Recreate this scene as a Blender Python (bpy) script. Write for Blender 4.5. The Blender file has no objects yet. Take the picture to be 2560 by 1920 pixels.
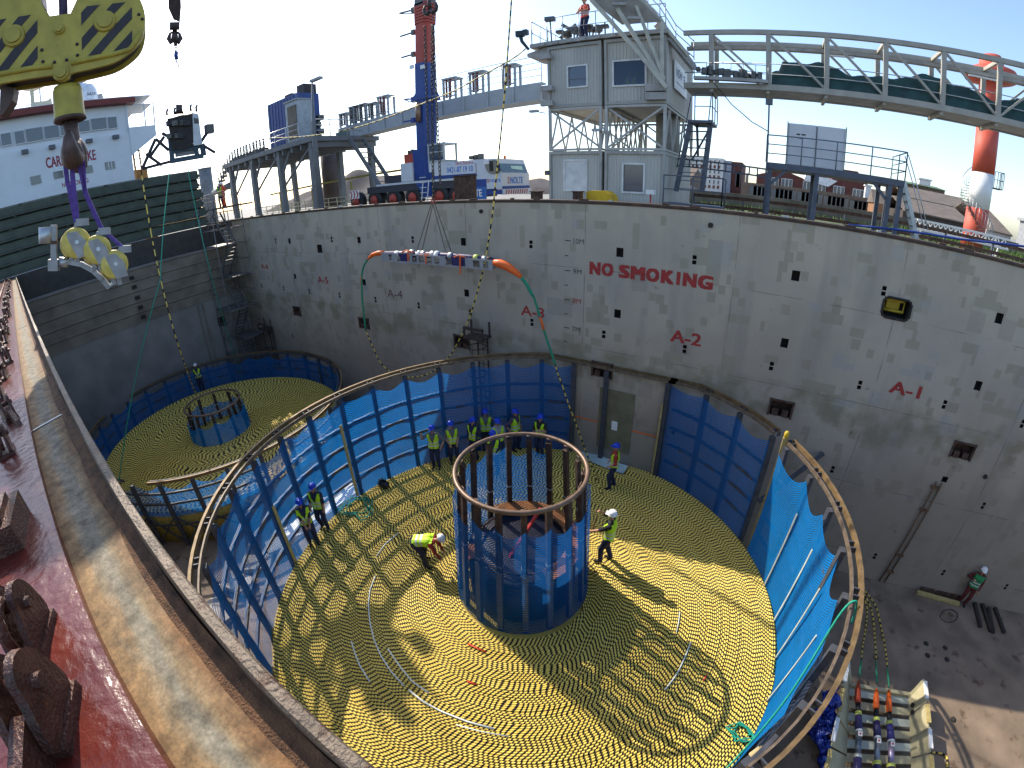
import bpy, bmesh, math, random
import numpy as np
from mathutils import Vector, Matrix
random.seed(7)
R = math.radians
sc = bpy.context.scene
COL = sc.collection
# ------------------------------------------------------------------ camera (wide action-camera lens)
CZ, YAW, PITCH, ROLL = 11.896, R(-32.18), R(-25.31), R(-1.58)
LF, LA, LB = 1129.4, 0.0469, 0.0096          # pixels (2560 wide): r = LF*t*(1+LA t^2+LB t^4)
HW, HT = 13.528, 11.26                        # far hold wall (y) and its top (z)
_f = np.array([math.sin(YAW)*math.cos(PITCH), math.cos(YAW)*math.cos(PITCH), math.sin(PITCH)])
_r = np.array([math.cos(YAW), -math.sin(YAW), 0.0]); _u = np.cross(_r, _f)
_r, _u = math.cos(ROLL)*_r+math.sin(ROLL)*_u, -math.sin(ROLL)*_r+math.cos(ROLL)*_u
_TH = np.linspace(0, 1.6, 3000); _RR = LF*_TH*(1+LA*_TH**2+LB*_TH**4)
def ray(x, y):
    dx, dy = x-1280, 960-y; q = math.hypot(dx, dy); t = float(np.interp(q, _RR, _TH))
    return Vector(_f*math.cos(t)+math.sin(t)*(_r*dx+_u*dy)/max(q, 1e-9))
CP = Vector((0, 0, CZ))
def onz(x, y, z): d = ray(x, y); return CP+d*((z-CZ)/d.z)
def ony(x, y, Y=HW): d = ray(x, y); return CP+d*(Y/d.y)
def onx(x, y, X): d = ray(x, y); return CP+d*(X/d.x)
def atd(x, y, D): return CP+ray(x, y)*D
cam = bpy.data.cameras.new('camera'); camo = bpy.data.objects.new('camera', cam); COL.objects.link(camo)
m3 = Matrix((_r, _u, -_f)).transposed()
camo.matrix_world = Matrix.Translation(CP) @ m3.to_4x4()
cam.type = 'PANO'; cam.clip_start = 0.02; cam.clip_end = 3000
cam.sensor_fit = 'HORIZONTAL'; cam.sensor_width = 36; cam.sensor_height = 27
_q = _TH <= 1.45; _mm = _RR[_q]*36/2560
_k = np.linalg.lstsq(np.stack([_mm, _mm**2, _mm**3, _mm**4], 1), _TH[_q], rcond=None)[0]
cam.panorama_type = 'FISHEYE_LENS_POLYNOMIAL'; cam.fisheye_fov = 3.1
cam.fisheye_polynomial_k0 = 0
cam.fisheye_polynomial_k1, cam.fisheye_polynomial_k2, cam.fisheye_polynomial_k3, cam.fisheye_polynomial_k4 = [-float(v) for v in _k]
sc.camera = camo
# ------------------------------------------------------------------ sky and sun
SUN_EL = R(39.0); SUN_AZ = math.atan2(-0.95, 0.313)       # towards the sun, from +Y clockwise
w = bpy.data.worlds.new('World'); sc.world = w; w.use_nodes = True
nt = w.node_tree; bg = nt.nodes['Background']
sky = nt.nodes.new('ShaderNodeTexSky'); sky.sky_type = 'NISHITA'; sky.sun_disc = False
sky.sun_elevation = SUN_EL; sky.sun_rotation = SUN_AZ % (2*math.pi); sky.altitude = 0
sky.air_density = 1.0; sky.dust_density = 1.3; sky.ozone_density = 2.2
nt.links.new(sky.outputs[0], bg.inputs[0]); bg.inputs[1].default_value = 0.15
sl = bpy.data.lights.new('sun', 'SUN'); sl.energy = 3.4; sl.angle = R(0.5); sl.color = (1, .91, .76)
so = bpy.data.objects.new('sun', sl); COL.objects.link(so)
sd = Vector((math.sin(SUN_AZ)*math.cos(SUN_EL), math.cos(SUN_AZ)*math.cos(SUN_EL), math.sin(SUN_EL)))
so.rotation_euler = sd.to_track_quat('Z', 'Y').to_euler(); so.location = (-40, 15, 45)
sc.view_settings.view_transform = 'Standard'; sc.view_settings.look = 'None'; sc.view_settings.gamma = 1
sc.view_settings.use_curve_mapping = False; sc.view_settings.exposure = 1.05
sc.cycles.max_bounces = 6; sc.cycles.transparent_max_bounces = 24; sc.cycles.diffuse_bounces = 3
# ------------------------------------------------------------------ materials
def srgb(r, g, b):
    return tuple(((c/255)/12.92 if c/255 <= .04045 else ((c/255+.055)/1.055)**2.4) for c in (r, g, b))
_mats = {}
def nn(nt, t, **k):
    n = nt.nodes.new(t)
    for a, v in k.items(): setattr(n, a, v)
    return n
def mat(name, col, rough=.6, metal=0., var=.18, scale=2.5, rust=0., bump=.0, rcol=(.13, .055, .025), spec=.4, streak=False):
    if name in _mats: return _mats[name]
    m = bpy.data.materials.new(name); m.use_nodes = True; t = m.node_tree; L = t.links.new
    p = t.nodes['Principled BSDF']; p.inputs['Roughness'].default_value = rough; p.inputs['Metallic'].default_value = metal
    p.inputs['Specular IOR Level'].default_value = spec
    g = nn(t, 'ShaderNodeNewGeometry'); src = g.outputs['Position']
    if streak:
        mp = nn(t, 'ShaderNodeMapping'); mp.inputs['Scale'].default_value = (1, 1, .18); L(src, mp.inputs[0]); src = mp.outputs[0]
    n = nn(t, 'ShaderNodeTexNoise'); n.inputs['Scale'].default_value = scale; n.inputs['Detail'].default_value = 6; L(src, n.inputs['Vector'])
    r = nn(t, 'ShaderNodeValToRGB'); L(n.outputs[0], r.inputs[0])
    r.color_ramp.elements[0].position = .3; r.color_ramp.elements[1].position = .72
    r.color_ramp.elements[0].color = (*[c*(1-var) for c in col], 1); r.color_ramp.elements[1].color = (*[min(1, c*(1+var)) for c in col], 1)
    out = r.outputs[0]
    if rust > 0:
        n2 = nn(t, 'ShaderNodeTexNoise'); n2.inputs['Scale'].default_value = scale*1.7; n2.inputs['Detail'].default_value = 9; n2.inputs['Roughness'].default_value = .65; L(src, n2.inputs['Vector'])
        r2 = nn(t, 'ShaderNodeValToRGB'); L(n2.outputs[0], r2.inputs[0]); th = .72-.42*rust
        r2.color_ramp.elements[0].position = th; r2.color_ramp.elements[1].position = min(1, th+.09)
        mx = nn(t, 'ShaderNodeMixRGB'); L(r2.outputs[0], mx.inputs[0]); L(out, mx.inputs[1]); mx.inputs[2].default_value = (*rcol, 1); out = mx.outputs[0]
    L(out, p.inputs['Base Color'])
    if bump > 0:
        n3 = nn(t, 'ShaderNodeTexNoise'); n3.inputs['Scale'].default_value = scale*8; n3.inputs['Detail'].default_value = 5; L(g.outputs['Position'], n3.inputs['Vector'])
        bp = nn(t, 'ShaderNodeBump'); bp.inputs['Strength'].default_value = bump; bp.inputs['Distance'].default_value = .02; L(n3.outputs[0], bp.inputs['Height']); L(bp.outputs[0], p.inputs['Normal'])
    _mats[name] = m; return m
# ------------------------------------------------------------------ mesh builder
class B:
    def __init__(s): s.v = []; s.f = []; s.sm = []; s.mi = []; s.cur = 0; s.cuts = []
    def add(s, v, f, smooth=False):
        o = len(s.v); s.cuts.append((o, len(s.f))); s.v += [tuple(p) for p in v]; s.f += [tuple(i+o for i in q) for q in f]; s.sm += [smooth]*len(f); s.mi += [s.cur]*len(f); return s
    def box(s, c, d, rz=0., m=None):
        x, y, z = d[0]/2, d[1]/2, d[2]/2
        M = m if m is not None else Matrix.Rotation(rz, 3, 'Z'); c = Vector(c)
        v = [c+M @ Vector((a*x, b*y, e*z)) for e in (-1, 1) for b in (-1, 1) for a in (-1, 1)]
        return s.add(v, [(0, 2, 3, 1), (4, 5, 7, 6), (0, 1, 5, 4), (2, 6, 7, 3), (0, 4, 6, 2), (1, 3, 7, 5)])
    def b2(s, x0, x1, y0, y1, z0, z1): return s.box(((x0+x1)/2, (y0+y1)/2, (z0+z1)/2), (x1-x0, y1-y0, z1-z0))
    def bar(s, p, q, wd, ht=None, up=(0, 0, 1)):
        p, q = Vector(p), Vector(q); ht = wd if ht is None else ht; d = q-p; l = d.length; d.normalize(); up = Vector(up)
        x = d.cross(up)
        if x.length < 1e-4: x = d.cross(Vector((1, 0, 0)))
        x.normalize(); z = x.cross(d); return s.box((p+q)/2, (wd, l, ht), m=Matrix((x, d, z)).transposed())
    def tube(s, p, q, r, r2=None, n=8, cap=True):
        return s.path([p, q], [r, r if r2 is None else r2], n, cap=cap)
    def path(s, pts, r, n=6, closed=False, cap=True, smooth=True):
        P = [Vector(p) for p in pts]; k = len(P); rs = r if isinstance(r, (list, tuple)) else [r]*k
        v = []; prev = None
        for i, p in enumerate(P):
            a = P[(i-1) % k] if (i or closed) else P[i]; b = P[(i+1) % k] if (i < k-1 or closed) else P[i]
            d = (b-a).normalized()
            if prev is None:
                x = d.cross(Vector((0, 0, 1)))
                if x.length < .05: x = d.cross(Vector((1, 0, 0)))
            else: x = prev-d*prev.dot(d)
            x.normalize(); prev = x; y = d.cross(x)
            for j in range(n):
                t = 2*math.pi*j/n; v.append(p+(x*math.cos(t)+y*math.sin(t))*rs[i])
        f = []
        for i in range(k if closed else k-1):
            for j in range(n):
                a, b = i*n, ((i+1) % k)*n; f.append((a+j, a+(j+1) % n, b+(j+1) % n, b+j))
        s.add(v, f, smooth)
        if cap and not closed:
            o = len(s.v)-len(v); s.f += [tuple(o+j for j in reversed(range(n))), tuple(o+(k-1)*n+j for j in range(n))]; s.sm += [False]*2; s.mi += [s.cur]*2
        return s
    def ring(s, c, Rd, r, a0=0., a1=360., n=64, m=8):
        full = abs(a1-a0) >= 359.9; k = n if full else n+1
        pts = [(c[0]+Rd*math.cos(R(a0+(a1-a0)*i/n)), c[1]+Rd*math.sin(R(a0+(a1-a0)*i/n)), c[2]) for i in range(k)]
        return s.path(pts, r, m, closed=full)
    def arcbar(s, c, R0, R1, z0, z1, a0, a1, n, ymax=None):
        v = []
        for i in range(n+1):
            t = R(a0+(a1-a0)*i/n)
            for rr, z in ((R0, z0), (R1, z0), (R1, z1), (R0, z1)):
                y = c[1]+rr*math.sin(t)
                if ymax is not None: y = min(y, ymax-(R1-rr)*.5)
                v.append((c[0]+rr*math.cos(t), y, z))
        f = [(i*4+j, i*4+(j+1) % 4, i*4+4+(j+1) % 4, i*4+4+j) for i in range(n) for j in range(4)]
        f += [(3, 2, 1, 0), (n*4, n*4+1, n*4+2, n*4+3)]
        return s.add(v, f)
    def lathe(s, prof, n=24, c=(0, 0, 0), ax=None, smooth=True):
        M = Matrix.Identity(3) if ax is None else Vector(ax).to_track_quat('Z', 'Y').to_matrix(); c = Vector(c)
        v = [c+M @ Vector((r*math.cos(2*math.pi*j/n), r*math.sin(2*math.pi*j/n), z)) for r, z in prof for j in range(n)]
        f = [(i*n+j, i*n+(j+1) % n, (i+1)*n+(j+1) % n, (i+1)*n+j) for i in range(len(prof)-1) for j in range(n)]
        f += [tuple(reversed(range(n))), tuple((len(prof)-1)*n+j for j in range(n))]
        return s.add(v, f, smooth)
    def ball(s, c, r, n=12, k=8, m=None):
        r = (r, r, r) if isinstance(r, (int, float)) else r; M = m or Matrix.Identity(3); c = Vector(c)
        v = [c+M @ Vector((r[0]*math.sin(math.pi*i/k)*math.cos(2*math.pi*j/n), r[1]*math.sin(math.pi*i/k)*math.sin(2*math.pi*j/n), r[2]*math.cos(math.pi*i/k))) for i in range(k+1) for j in range(n)]
        f = [(i*n+j, (i+1)*n+j, (i+1)*n+(j+1) % n, i*n+(j+1) % n) for i in range(k) for j in range(n)]
        return s.add(v, f, True)
    def prism(s, poly, fn, t0, t1):
        n = len(poly); v = [fn(a, b, t0) for a, b in poly]+[fn(a, b, t1) for a, b in poly]
        f = [tuple(range(n)), tuple(reversed(range(n, 2*n)))]+[(i, (i+1) % n, n+(i+1) % n, n+i) for i in range(n)]
        return s.add(v, f)
    def grid(s, fn, nu, nv, smooth=True):
        v = [fn(i/nu, j/nv) for j in range(nv+1) for i in range(nu+1)]; w_ = nu+1
        return s.add(v, [(j*w_+i, j*w_+i+1, (j+1)*w_+i+1, (j+1)*w_+i) for j in range(nv) for i in range(nu)], smooth)
    def mesh(s, name, mats):
        me = bpy.data.meshes.new(name); me.from_pydata(s.v, [], s.f)
        if any(s.sm): me.polygons.foreach_set('use_smooth', s.sm)
        for m in (mats if isinstance(mats, (list, tuple)) else [mats]): me.materials.append(m)
        if any(s.mi): me.polygons.foreach_set('material_index', s.mi)
        bm = bmesh.new(); bm.from_mesh(me); bmesh.ops.recalc_face_normals(bm, faces=bm.faces); bm.to_mesh(me); bm.free()
        return me
def link(name, data, parent=None, local=False):
    o = bpy.data.objects.new(name, data); COL.objects.link(o)
    if parent is not None:
        o.parent = parent
        if not local: o.matrix_parent_inverse = parent_world(parent).inverted()
    return o
def parent_world(p):
    M = Matrix.Translation(p.location) @ p.rotation_euler.to_matrix().to_4x4() @ Matrix.Diagonal((*p.scale, 1))
    return M if p.parent is None else parent_world(p.parent) @ p.matrix_parent_inverse @ M
def pieces(b):
    """the touching groups of a builder's shapes, each as a builder of its own"""
    n = len(b.cuts); V = np.array(b.v); lim = [(b.cuts[i], b.cuts[i+1] if i+1 < n else (len(b.v), len(b.f))) for i in range(n)]
    lo = np.array([V[a[0]:c[0]].min(0) for a, c in lim])-.006; hi = np.array([V[a[0]:c[0]].max(0) for a, c in lim])+.006
    up = list(range(n))
    def root(i):
        while up[i] != i: up[i] = up[up[i]]; i = up[i]
        return i
    for i in range(n):
        for j in np.nonzero(((lo[i+1:] <= hi[i]) & (hi[i+1:] >= lo[i])).all(1))[0]: up[root(i+1+int(j))] = root(i)
    gr = {}
    for i in range(n): gr.setdefault(root(i), []).append(i)
    out = []
    for ids in gr.values():
        c = B()
        for i in ids:
            (v0, f0), (v1, f1) = lim[i]; o = len(c.v); c.v += b.v[v0:v1]; c.f += [tuple(k-v0+o for k in q) for q in b.f[f0:f1]]; c.sm += b.sm[f0:f1]; c.mi += b.mi[f0:f1]
        out.append(c)
    return out
def obj(name, b, mats, parent=None, local=False):
    if parent is not None and len(b.cuts) > 1:
        ps = pieces(b)
        if 1 < len(ps) <= 90: return [link(name, c.mesh(name, mats), parent, local) for c in ps][0]
    return link(name, b.mesh(name, mats), parent, local)
def tag(o, label, cat, group=None, kind=None):
    if label: o['label'] = label
    if cat: o['category'] = cat
    if group: o['group'] = group
    if kind: o['kind'] = kind
    return o
def thing(name, label, cat, loc=(0, 0, 0), rz=0., group=None):
    o = bpy.data.objects.new(name, None); o.empty_display_size = .2; COL.objects.link(o); o.location = loc; o.rotation_euler = (0, 0, rz)
    return tag(o, label, cat, group)
def single(name, b, mats, label, cat, group=None): return tag(obj(name, b, mats), label, cat, group)
def struct(name, b, mats): return tag(obj(name, b, mats), None, None, None, 'structure')
def dup(root, loc, rz=None, label=None):
    r = root.copy(); COL.objects.link(r); r.location = loc
    if rz is not None: r.rotation_euler = (0, 0, rz)
    if label: r['label'] = label
    for ch in list(root.children):
        c = ch.copy(); COL.objects.link(c); c.parent = r
        for g in ch.children:
            d = g.copy(); COL.objects.link(d); d.parent = c
    return r
def text(s, mt, parent, o, xd, ud, width=None, height=None, bold=.012, name='lettering', lift=.004):
    cu = bpy.data.curves.new('t', 'FONT'); cu.body = s; cu.size = 1; cu.align_x = 'LEFT'; cu.offset = bold if bold <= .02 else .0; cu.resolution_u = 3
    t = bpy.data.objects.new('t', cu); COL.objects.link(t)
    me = bpy.data.meshes.new_from_object(t.evaluated_get(bpy.context.evaluated_depsgraph_get())); bpy.data.objects.remove(t); bpy.data.curves.remove(cu)
    a = np.zeros(len(me.vertices)*3); me.vertices.foreach_get('co', a); a = a.reshape(-1, 3)
    mn, mx = a.min(0), a.max(0); sx = width/(mx[0]-mn[0]) if width else None; sy = height/(mx[1]-mn[1]) if height else None
    sx = sx or sy; sy = sy or sx
    xd, ud = Vector(xd).normalized(), Vector(ud).normalized(); nd = xd.cross(ud); o = Vector(o)
    for v, q in zip(me.vertices, a): v.co = o+xd*((q[0]-mn[0])*sx)+ud*((q[1]-mn[1])*sy)+nd*lift
    if bold > .02:                                       # heavy lettering: the strokes spread to both sides
        bm = bmesh.new(); bm.from_mesh(me); k = 0
        for dx, dy in ((-1, -.6), (1, -.6), (-1, .6), (1, .6), (-1, 0), (1, 0)):
            k += 1; g = bmesh.ops.duplicate(bm, geom=[f for f in bm.faces if f.index < len(me.polygons) and f.index >= 0][:len(me.polygons)])
            for v in {v for e in g['geom'] if isinstance(e, bmesh.types.BMFace) for v in e.verts}: v.co += xd*(dx*bold*sx)+ud*(dy*bold*sy)+nd*(.0007*k)
            bm.faces.index_update()
        bm.to_mesh(me); bm.free()
    me.materials.clear(); me.materials.append(mt); me.name = name
    return link(name, me, parent)
def rail(parent, pts, h, mt, r=.025, posts=1.2, levels=3, name='railing', up=Vector((0, 0, 1))):
    """handrail along pts; posts and bars in one railing part"""
    b = B(); P = [Vector(p) for p in pts]
    for k in range(levels):
        z = h*(k+1)/levels
        for a, c in zip(P, P[1:]): b.tube(a+up*z, c+up*z, r if k == levels-1 else r*.8, n=5)
    for a, c in zip(P, P[1:]):
        n = max(1, round((c-a).length/posts))
        for i in range(n+1): q = a.lerp(c, i/n); b.tube(q, q+up*h, r, n=5)
    return obj(name, b, mt, parent)
def round2(P, n=3):                                     # closed outline with its corners rounded
    out = []; k = len(P)
    for i in range(k):
        a, b_, c, d = P[i-1], P[i], P[(i+1) % k], P[(i+2) % k]
        for j in range(n):
            u = j/n; out.append(tuple(.5*(2*b_[q]+(c[q]-a[q])*u+(2*a[q]-5*b_[q]+4*c[q]-d[q])*u*u+(-a[q]+3*b_[q]-3*c[q]+d[q])*u**3) for q in (0, 1)))
    return out
# shared materials
GREY = mat('grey_steel', (.30, .31, .31), .55, .0, .15, 3, .12)
DGREY = mat('dark_grey_steel', (.10, .11, .125), .55, .0, .2, 3, .1)
GALV = mat('galvanised', (.42, .44, .45), .4, .6, .15, 6)
RUSTY = mat('rusty_steel', (.085, .05, .035), .75, .2, .5, 6, .25, .3)
BLACK = mat('black_rubber', (.015, .015, .017), .55, 0, .3, 5)
DARK = mat('dark_recess', (.03, .026, .022), .9, 0, .4, 8)
WHITE = mat('white_paint', (.72, .72, .70), .5, 0, .06, 3)
YEL = mat('yellow_paint', (.58, .40, .03), .5, 0, .18, 5, .12)
REDP = mat('red_paint', (.42, .035, .03), .6, 0, .2, 6)
ORANGE = mat('orange_plastic', (.80, .13, .015), .5, 0, .08, 4)
GREENR = mat('green_rope', (.01, .28, .19), .7, 0, .2, 20)
BLUEP = mat('blue_paint', (.015, .055, .24), .4, 0, .12, 3)
def glass(name, col, rough=.05):
    m = mat(name, col, rough, 0, .1, 2, spec=.9); return m
GLASS = glass('window_glass', (.05, .07, .11))
# ================================================================== the hold
def wall_material():
    m = bpy.data.materials.new('patched_wall_paint'); m.use_nodes = True; t = m.node_tree; L = t.links.new
    p = t.nodes['Principled BSDF']; p.inputs['Roughness'].default_value = .6; p.inputs['Specular IOR Level'].default_value = .3
    g = nn(t, 'ShaderNodeNewGeometry'); P = g.outputs['Position']
    def noise(s, det=5, vec=None, rough=.55):
        n = nn(t, 'ShaderNodeTexNoise'); n.inputs['Scale'].default_value = s; n.inputs['Detail'].default_value = det; n.inputs['Roughness'].default_value = rough; L(vec or P, n.inputs['Vector']); return n.outputs[0]
    def ramp(x, a, b):
        r = nn(t, 'ShaderNodeMapRange'); r.inputs[1].default_value = a; r.inputs[2].default_value = b; L(x, r.inputs[0]); return r.outputs[0]
    def mix(f, a, b):
        x = nn(t, 'ShaderNodeMixRGB')
        (L(f, x.inputs[0]) if not isinstance(f, float) else setattr(x.inputs[0], 'default_value', f))
        for k, c in ((1, a), (2, b)):
            (L(c, x.inputs[k]) if not isinstance(c, tuple) else setattr(x.inputs[k], 'default_value', (*c, 1)))
        return x.outputs[0]
    def mth(op, a, b):
        x = nn(t, 'ShaderNodeMath', operation=op)
        for k, c in ((0, a), (1, b)): (L(c, x.inputs[k]) if not isinstance(c, (int, float)) else setattr(x.inputs[k], 'default_value', c))
        return x.outputs[0]
    def mapping(sx, sy, sz, off=(0, 0, 0)):
        q = nn(t, 'ShaderNodeMapping'); q.inputs['Scale'].default_value = (sx, sy, sz); q.inputs['Location'].default_value = off; L(P, q.inputs[0]); return q.outputs[0]
    base = mix(ramp(noise(.55, 4), .35, .65), (.375, .325, .258), (.445, .385, .30))
    base = mix(ramp(noise(1.3, 6, mapping(1, 1, .12)), .5, .8), base, (.285, .255, .215))          # run-down streaks
    def patch(ix, iz, off, sc_, th):                      # touch-up paint rolled on in squared-off patches
        q = nn(t, 'ShaderNodeVectorMath', operation='SNAP'); q.inputs[1].default_value = (ix, 50, iz); L(mapping(1, 1, 1, off), q.inputs[0])
        return ramp(noise(sc_, 1, q.outputs[0]), th, th+.012)
    base = mix(mth('MULTIPLY', patch(.21, .26, (3, 0, 1), 1.15, .60), .7), base, (.30, .265, .19))
    base = mix(mth('MULTIPLY', patch(.13, .30, (9.3, 0, 4), 1.7, .635), .65), base, (.28, .245, .18))
    base = mix(mth('MULTIPLY', patch(.5, .6, (31, 0, 7), .6, .66), .35), base, (.25, .215, .19))
    base = mix(mth('MULTIPLY', patch(.34, .22, (51, 0, 3), .9, .66), .35), base, (.30, .305, .31))
    sx = nn(t, 'ShaderNodeSeparateXYZ'); L(P, sx.inputs[0])
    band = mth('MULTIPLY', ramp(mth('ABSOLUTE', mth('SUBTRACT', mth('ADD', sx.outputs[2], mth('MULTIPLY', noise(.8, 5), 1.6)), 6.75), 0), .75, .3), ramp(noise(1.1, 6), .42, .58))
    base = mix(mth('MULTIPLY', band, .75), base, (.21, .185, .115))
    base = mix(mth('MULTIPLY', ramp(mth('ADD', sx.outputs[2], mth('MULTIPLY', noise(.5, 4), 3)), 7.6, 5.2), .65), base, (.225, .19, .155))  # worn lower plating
    rust = mth('MULTIPLY', ramp(noise(2.3, 10, None, .75), .63, .70), .8); base = mix(rust, base, (.11, .06, .035))
    # plate joints: thin darker lines
    def joint(ch, per, off, wd):
        return mth('LESS_THAN', mth('ABSOLUTE', mth('SUBTRACT', mth('FRACT', mth('ADD', mth('DIVIDE', sx.outputs[ch], per), off), 0), .5), 0), wd)
    base = mix(mth('MULTIPLY', joint(2, 2.7, .12, .004), mth('MULTIPLY', ramp(noise(1.5, 4), .4, .6), .6)), base, (.09, .08, .07))
    base = mix(mth('MULTIPLY', joint(0, 4.72, .69, .003), mth('MULTIPLY', ramp(noise(1.2, 4), .4, .6), .6)), base, (.09, .07, .06))
    L(base, p.inputs['Base Color'])
    bp = nn(t, 'ShaderNodeBump'); bp.inputs['Strength'].default_value = .25; bp.inputs['Distance'].default_value = .05; L(noise(.9, 3), bp.inputs['Height']); L(bp.outputs[0], p.inputs['Normal'])
    return m
WALLM = wall_material()
FLOORM = mat('hold_floor_paint', (.20, .148, .105), .7, 0, .35, .9, .35, .2, (.10, .062, .04))
b = B(); b.b2(-29.6, 22, -1.2, HW+.01, -.3, 0); struct('hold_floor', b, FLOORM)
wall = thing('hold_wall', 'tall grey patched steel side wall of the hold lettered NO SMOKING in red', 'wall', (-4, HW, 0))
holes = []                                            # (x, z, w, h, kind)
for i in range(-1, 8): holes += [(-24.053+5.485*i, 9.79+s*.075, .125, .118, 'slot_hole') for s in (-1, 1)]
for i in range(-2, 16): holes += [(-24.025+2.738*i, 6.988+s*.075, .12, .118, 'slot_hole') for s in (-1, 1)]
for i in range(0, 9):
    if -14 < -18.53+5.476*i < 1: continue
    holes += [(-24.0+5.476*i, 4.03+s*.07, .11, .11, 'slot_hole') for s in (-1, 1)]
for x in (6.09, 8.86, 11.6): holes += [(x, 1.06+s*.07, .11, .11, 'slot_hole') for s in (-1, 1)]
for x in (-22.53, -16.49, -10.48, -4.44, .84, 6.9, 12.9): holes += [(x, 9.76, .23, .29, 'square_hole'), (x+.02, 7.77, .22, .28, 'square_hole')]
for x in (-22.92, -16.87, -10.86, -4.84, 1.19, 7.25, 13.3): holes.append((x, 5.69, .66, .50, 'lashing_socket'))
holes += [(-19.71, 9.33, .42, .42, 'square_hole'), (3.84, 9.38, .80, .55, 'hatch_opening'), (7.1, 4.62, .2, .2, 'square_hole')]
X0, X1 = -29.6, 22.0
xs = sorted({X0, X1}|{round(h[0]+s*h[2]/2, 4) for h in holes for s in (-1, 1)}); zs = sorted({0., HT}|{round(h[1]+s*h[3]/2, 4) for h in holes for s in (-1, 1)})
def inhole(x, z): return any(abs(x-h[0]) < h[2]/2 and abs(z-h[1]) < h[3]/2 for h in holes)
b = B(); vid = {}
def wv(x, z):
    if (x, z) not in vid: vid[(x, z)] = len(b.v); b.v.append((x, HW, z))
    return vid[(x, z)]
for j in range(len(zs)-1):
    i = 0
    while i < len(xs)-1:
        zc = (zs[j]+zs[j+1])/2
        if inhole((xs[i]+xs[i+1])/2, zc): i += 1; continue
        k = i
        while k+1 < len(xs)-1 and not inhole((xs[k+1]+xs[k+2])/2, zc): k += 1
        b.f.append((wv(xs[i], zs[j]), wv(xs[k+1], zs[j]), wv(xs[k+1], zs[j+1]), wv(xs[i], zs[j+1]))); b.sm.append(False); b.mi.append(0); i = k+1
obj('plating', b, WALLM, wall)
POCK = {}
def pocket(w_, h_, kind):
    k = (round(w_, 3), round(h_, 3), kind)
    if k in POCK: return POCK[k]
    d = .22 if kind != 'hatch_opening' else .5; b = B(); x, z = w_/2, h_/2
    v = [(-x, 0, -z), (x, 0, -z), (x, 0, z), (-x, 0, z), (-x, d, -z), (x, d, -z), (x, d, z), (-x, d, z)]
    b.add(v, [(0, 1, 5, 4), (1, 2, 6, 5), (2, 3, 7, 6), (3, 0, 4, 7), (4, 5, 6, 7)])
    if kind == 'lashing_socket':                       # rusty frame and two lugs inside
        for s in (-1, 1): b.b2(s*.16-.1, s*.16+.1, -.03, d-.01, -z, -.03)
        for s in (-1, 1): b.b2(s*(x+.03)-.03, s*(x+.03)+.03, -.05, -.003, -z-.02, z+.06)
        b.b2(-x-.06, x+.06, -.07, -.003, z, z+.05)
    if kind == 'hatch_opening':
        b.path([(-x-.01, -.01, -z+.1), (-x+.1, -.01, -z-.01), (x-.1, -.01, -z-.01), (x+.01, -.01, -z+.1), (x+.01, -.01, z-.1), (x-.1, -.01, z+.01), (-x+.1, -.01, z+.01), (-x-.01, -.01, z-.1)], .035, 6, closed=True)
    mm = RUSTY if kind == 'lashing_socket' else DARK
    POCK[k] = b.mesh(kind, mm); return POCK[k]
for x, z, w_, h_, kind in holes:
    o = link(kind, pocket(w_, h_, kind), wall); o.location = (x, HW, z)
b = B(); b.path([(3.52, HW+.3, 9.25), (3.52, HW+.3, 9.55), (4.12, HW+.3, 9.55), (4.12, HW+.3, 9.25), (3.52, HW+.3, 9.25)], .05, 5)
b.b2(3.62, 4.02, HW+.4, HW+.45, 9.2, 9.5); obj('yellow_frame', b, YEL, wall)
b = B(); b.b2(X0, X1, HW-.05, HW+.25, HT, HT+.055); b.b2(X0, X1, HW-.02, HW-.001, HT-.05, HT-.003); obj('top_lip', b, mat('brown_lip', (.075, .05, .038), .7, 0, .4, 3, .3, .2), wall)
LET = mat('sign_red', (.33, .035, .03), .7, 0, .22, 9)
for ch, x0_, x1_ in (('N', 0, .365), ('O', .41, .80), ('S', 1.01, 1.33), ('M', 1.39, 1.83), ('O', 1.88, 2.29), ('K', 2.36, 2.74), ('I', 2.83, 2.95), ('N', 3.04, 3.44), ('G', 3.50, 3.93)): text(ch, LET, wall, (-5.41+x0_, HW, 8.98), (1, 0, 0), (0, 0, 1), x1_-x0_-.05, .38, .07 if ch != 'I' else .03, 'letter')
for s_, x, z, h_, bo in (('A-6', -26.4, 8.1, .33, .02), ('A-5', -20.3, 7.52, .36, .02), ('A-4', -14.95, 7.2, .36, .0), ('A-3', -8.05, 7.2, .38, .015), ('A-2', -2.6, 7.17, .38, .03), ('A-1', 4.28, 6.98, .36, .03)):
    text(s_, LET if bo > .005 else mat('dark_red_mark', (.12, .05, .045), .8), wall, (x, HW, z), (1, 0, 0), (0, 0, 1), .95, h_, bo)
MK = mat('draft_mark', (.06, .05, .05), .8)
for z in (10, 9, 8, 7): text('%dM' % z, LET if z == 8 else MK, wall, (-6.02, HW, z-.09), (1, 0, 0), (0, 0, 1), .30 if z < 10 else .36, .17, 0, 'depth_mark')
b = B()
for k in range(8): z = 6.5+k*.5; b.b2(-6.32, -6.12 if k % 2 else -6.2, HW-.006, HW-.003, z-.015, z+.015)
obj('depth_scale', b, MK, wall)
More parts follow.
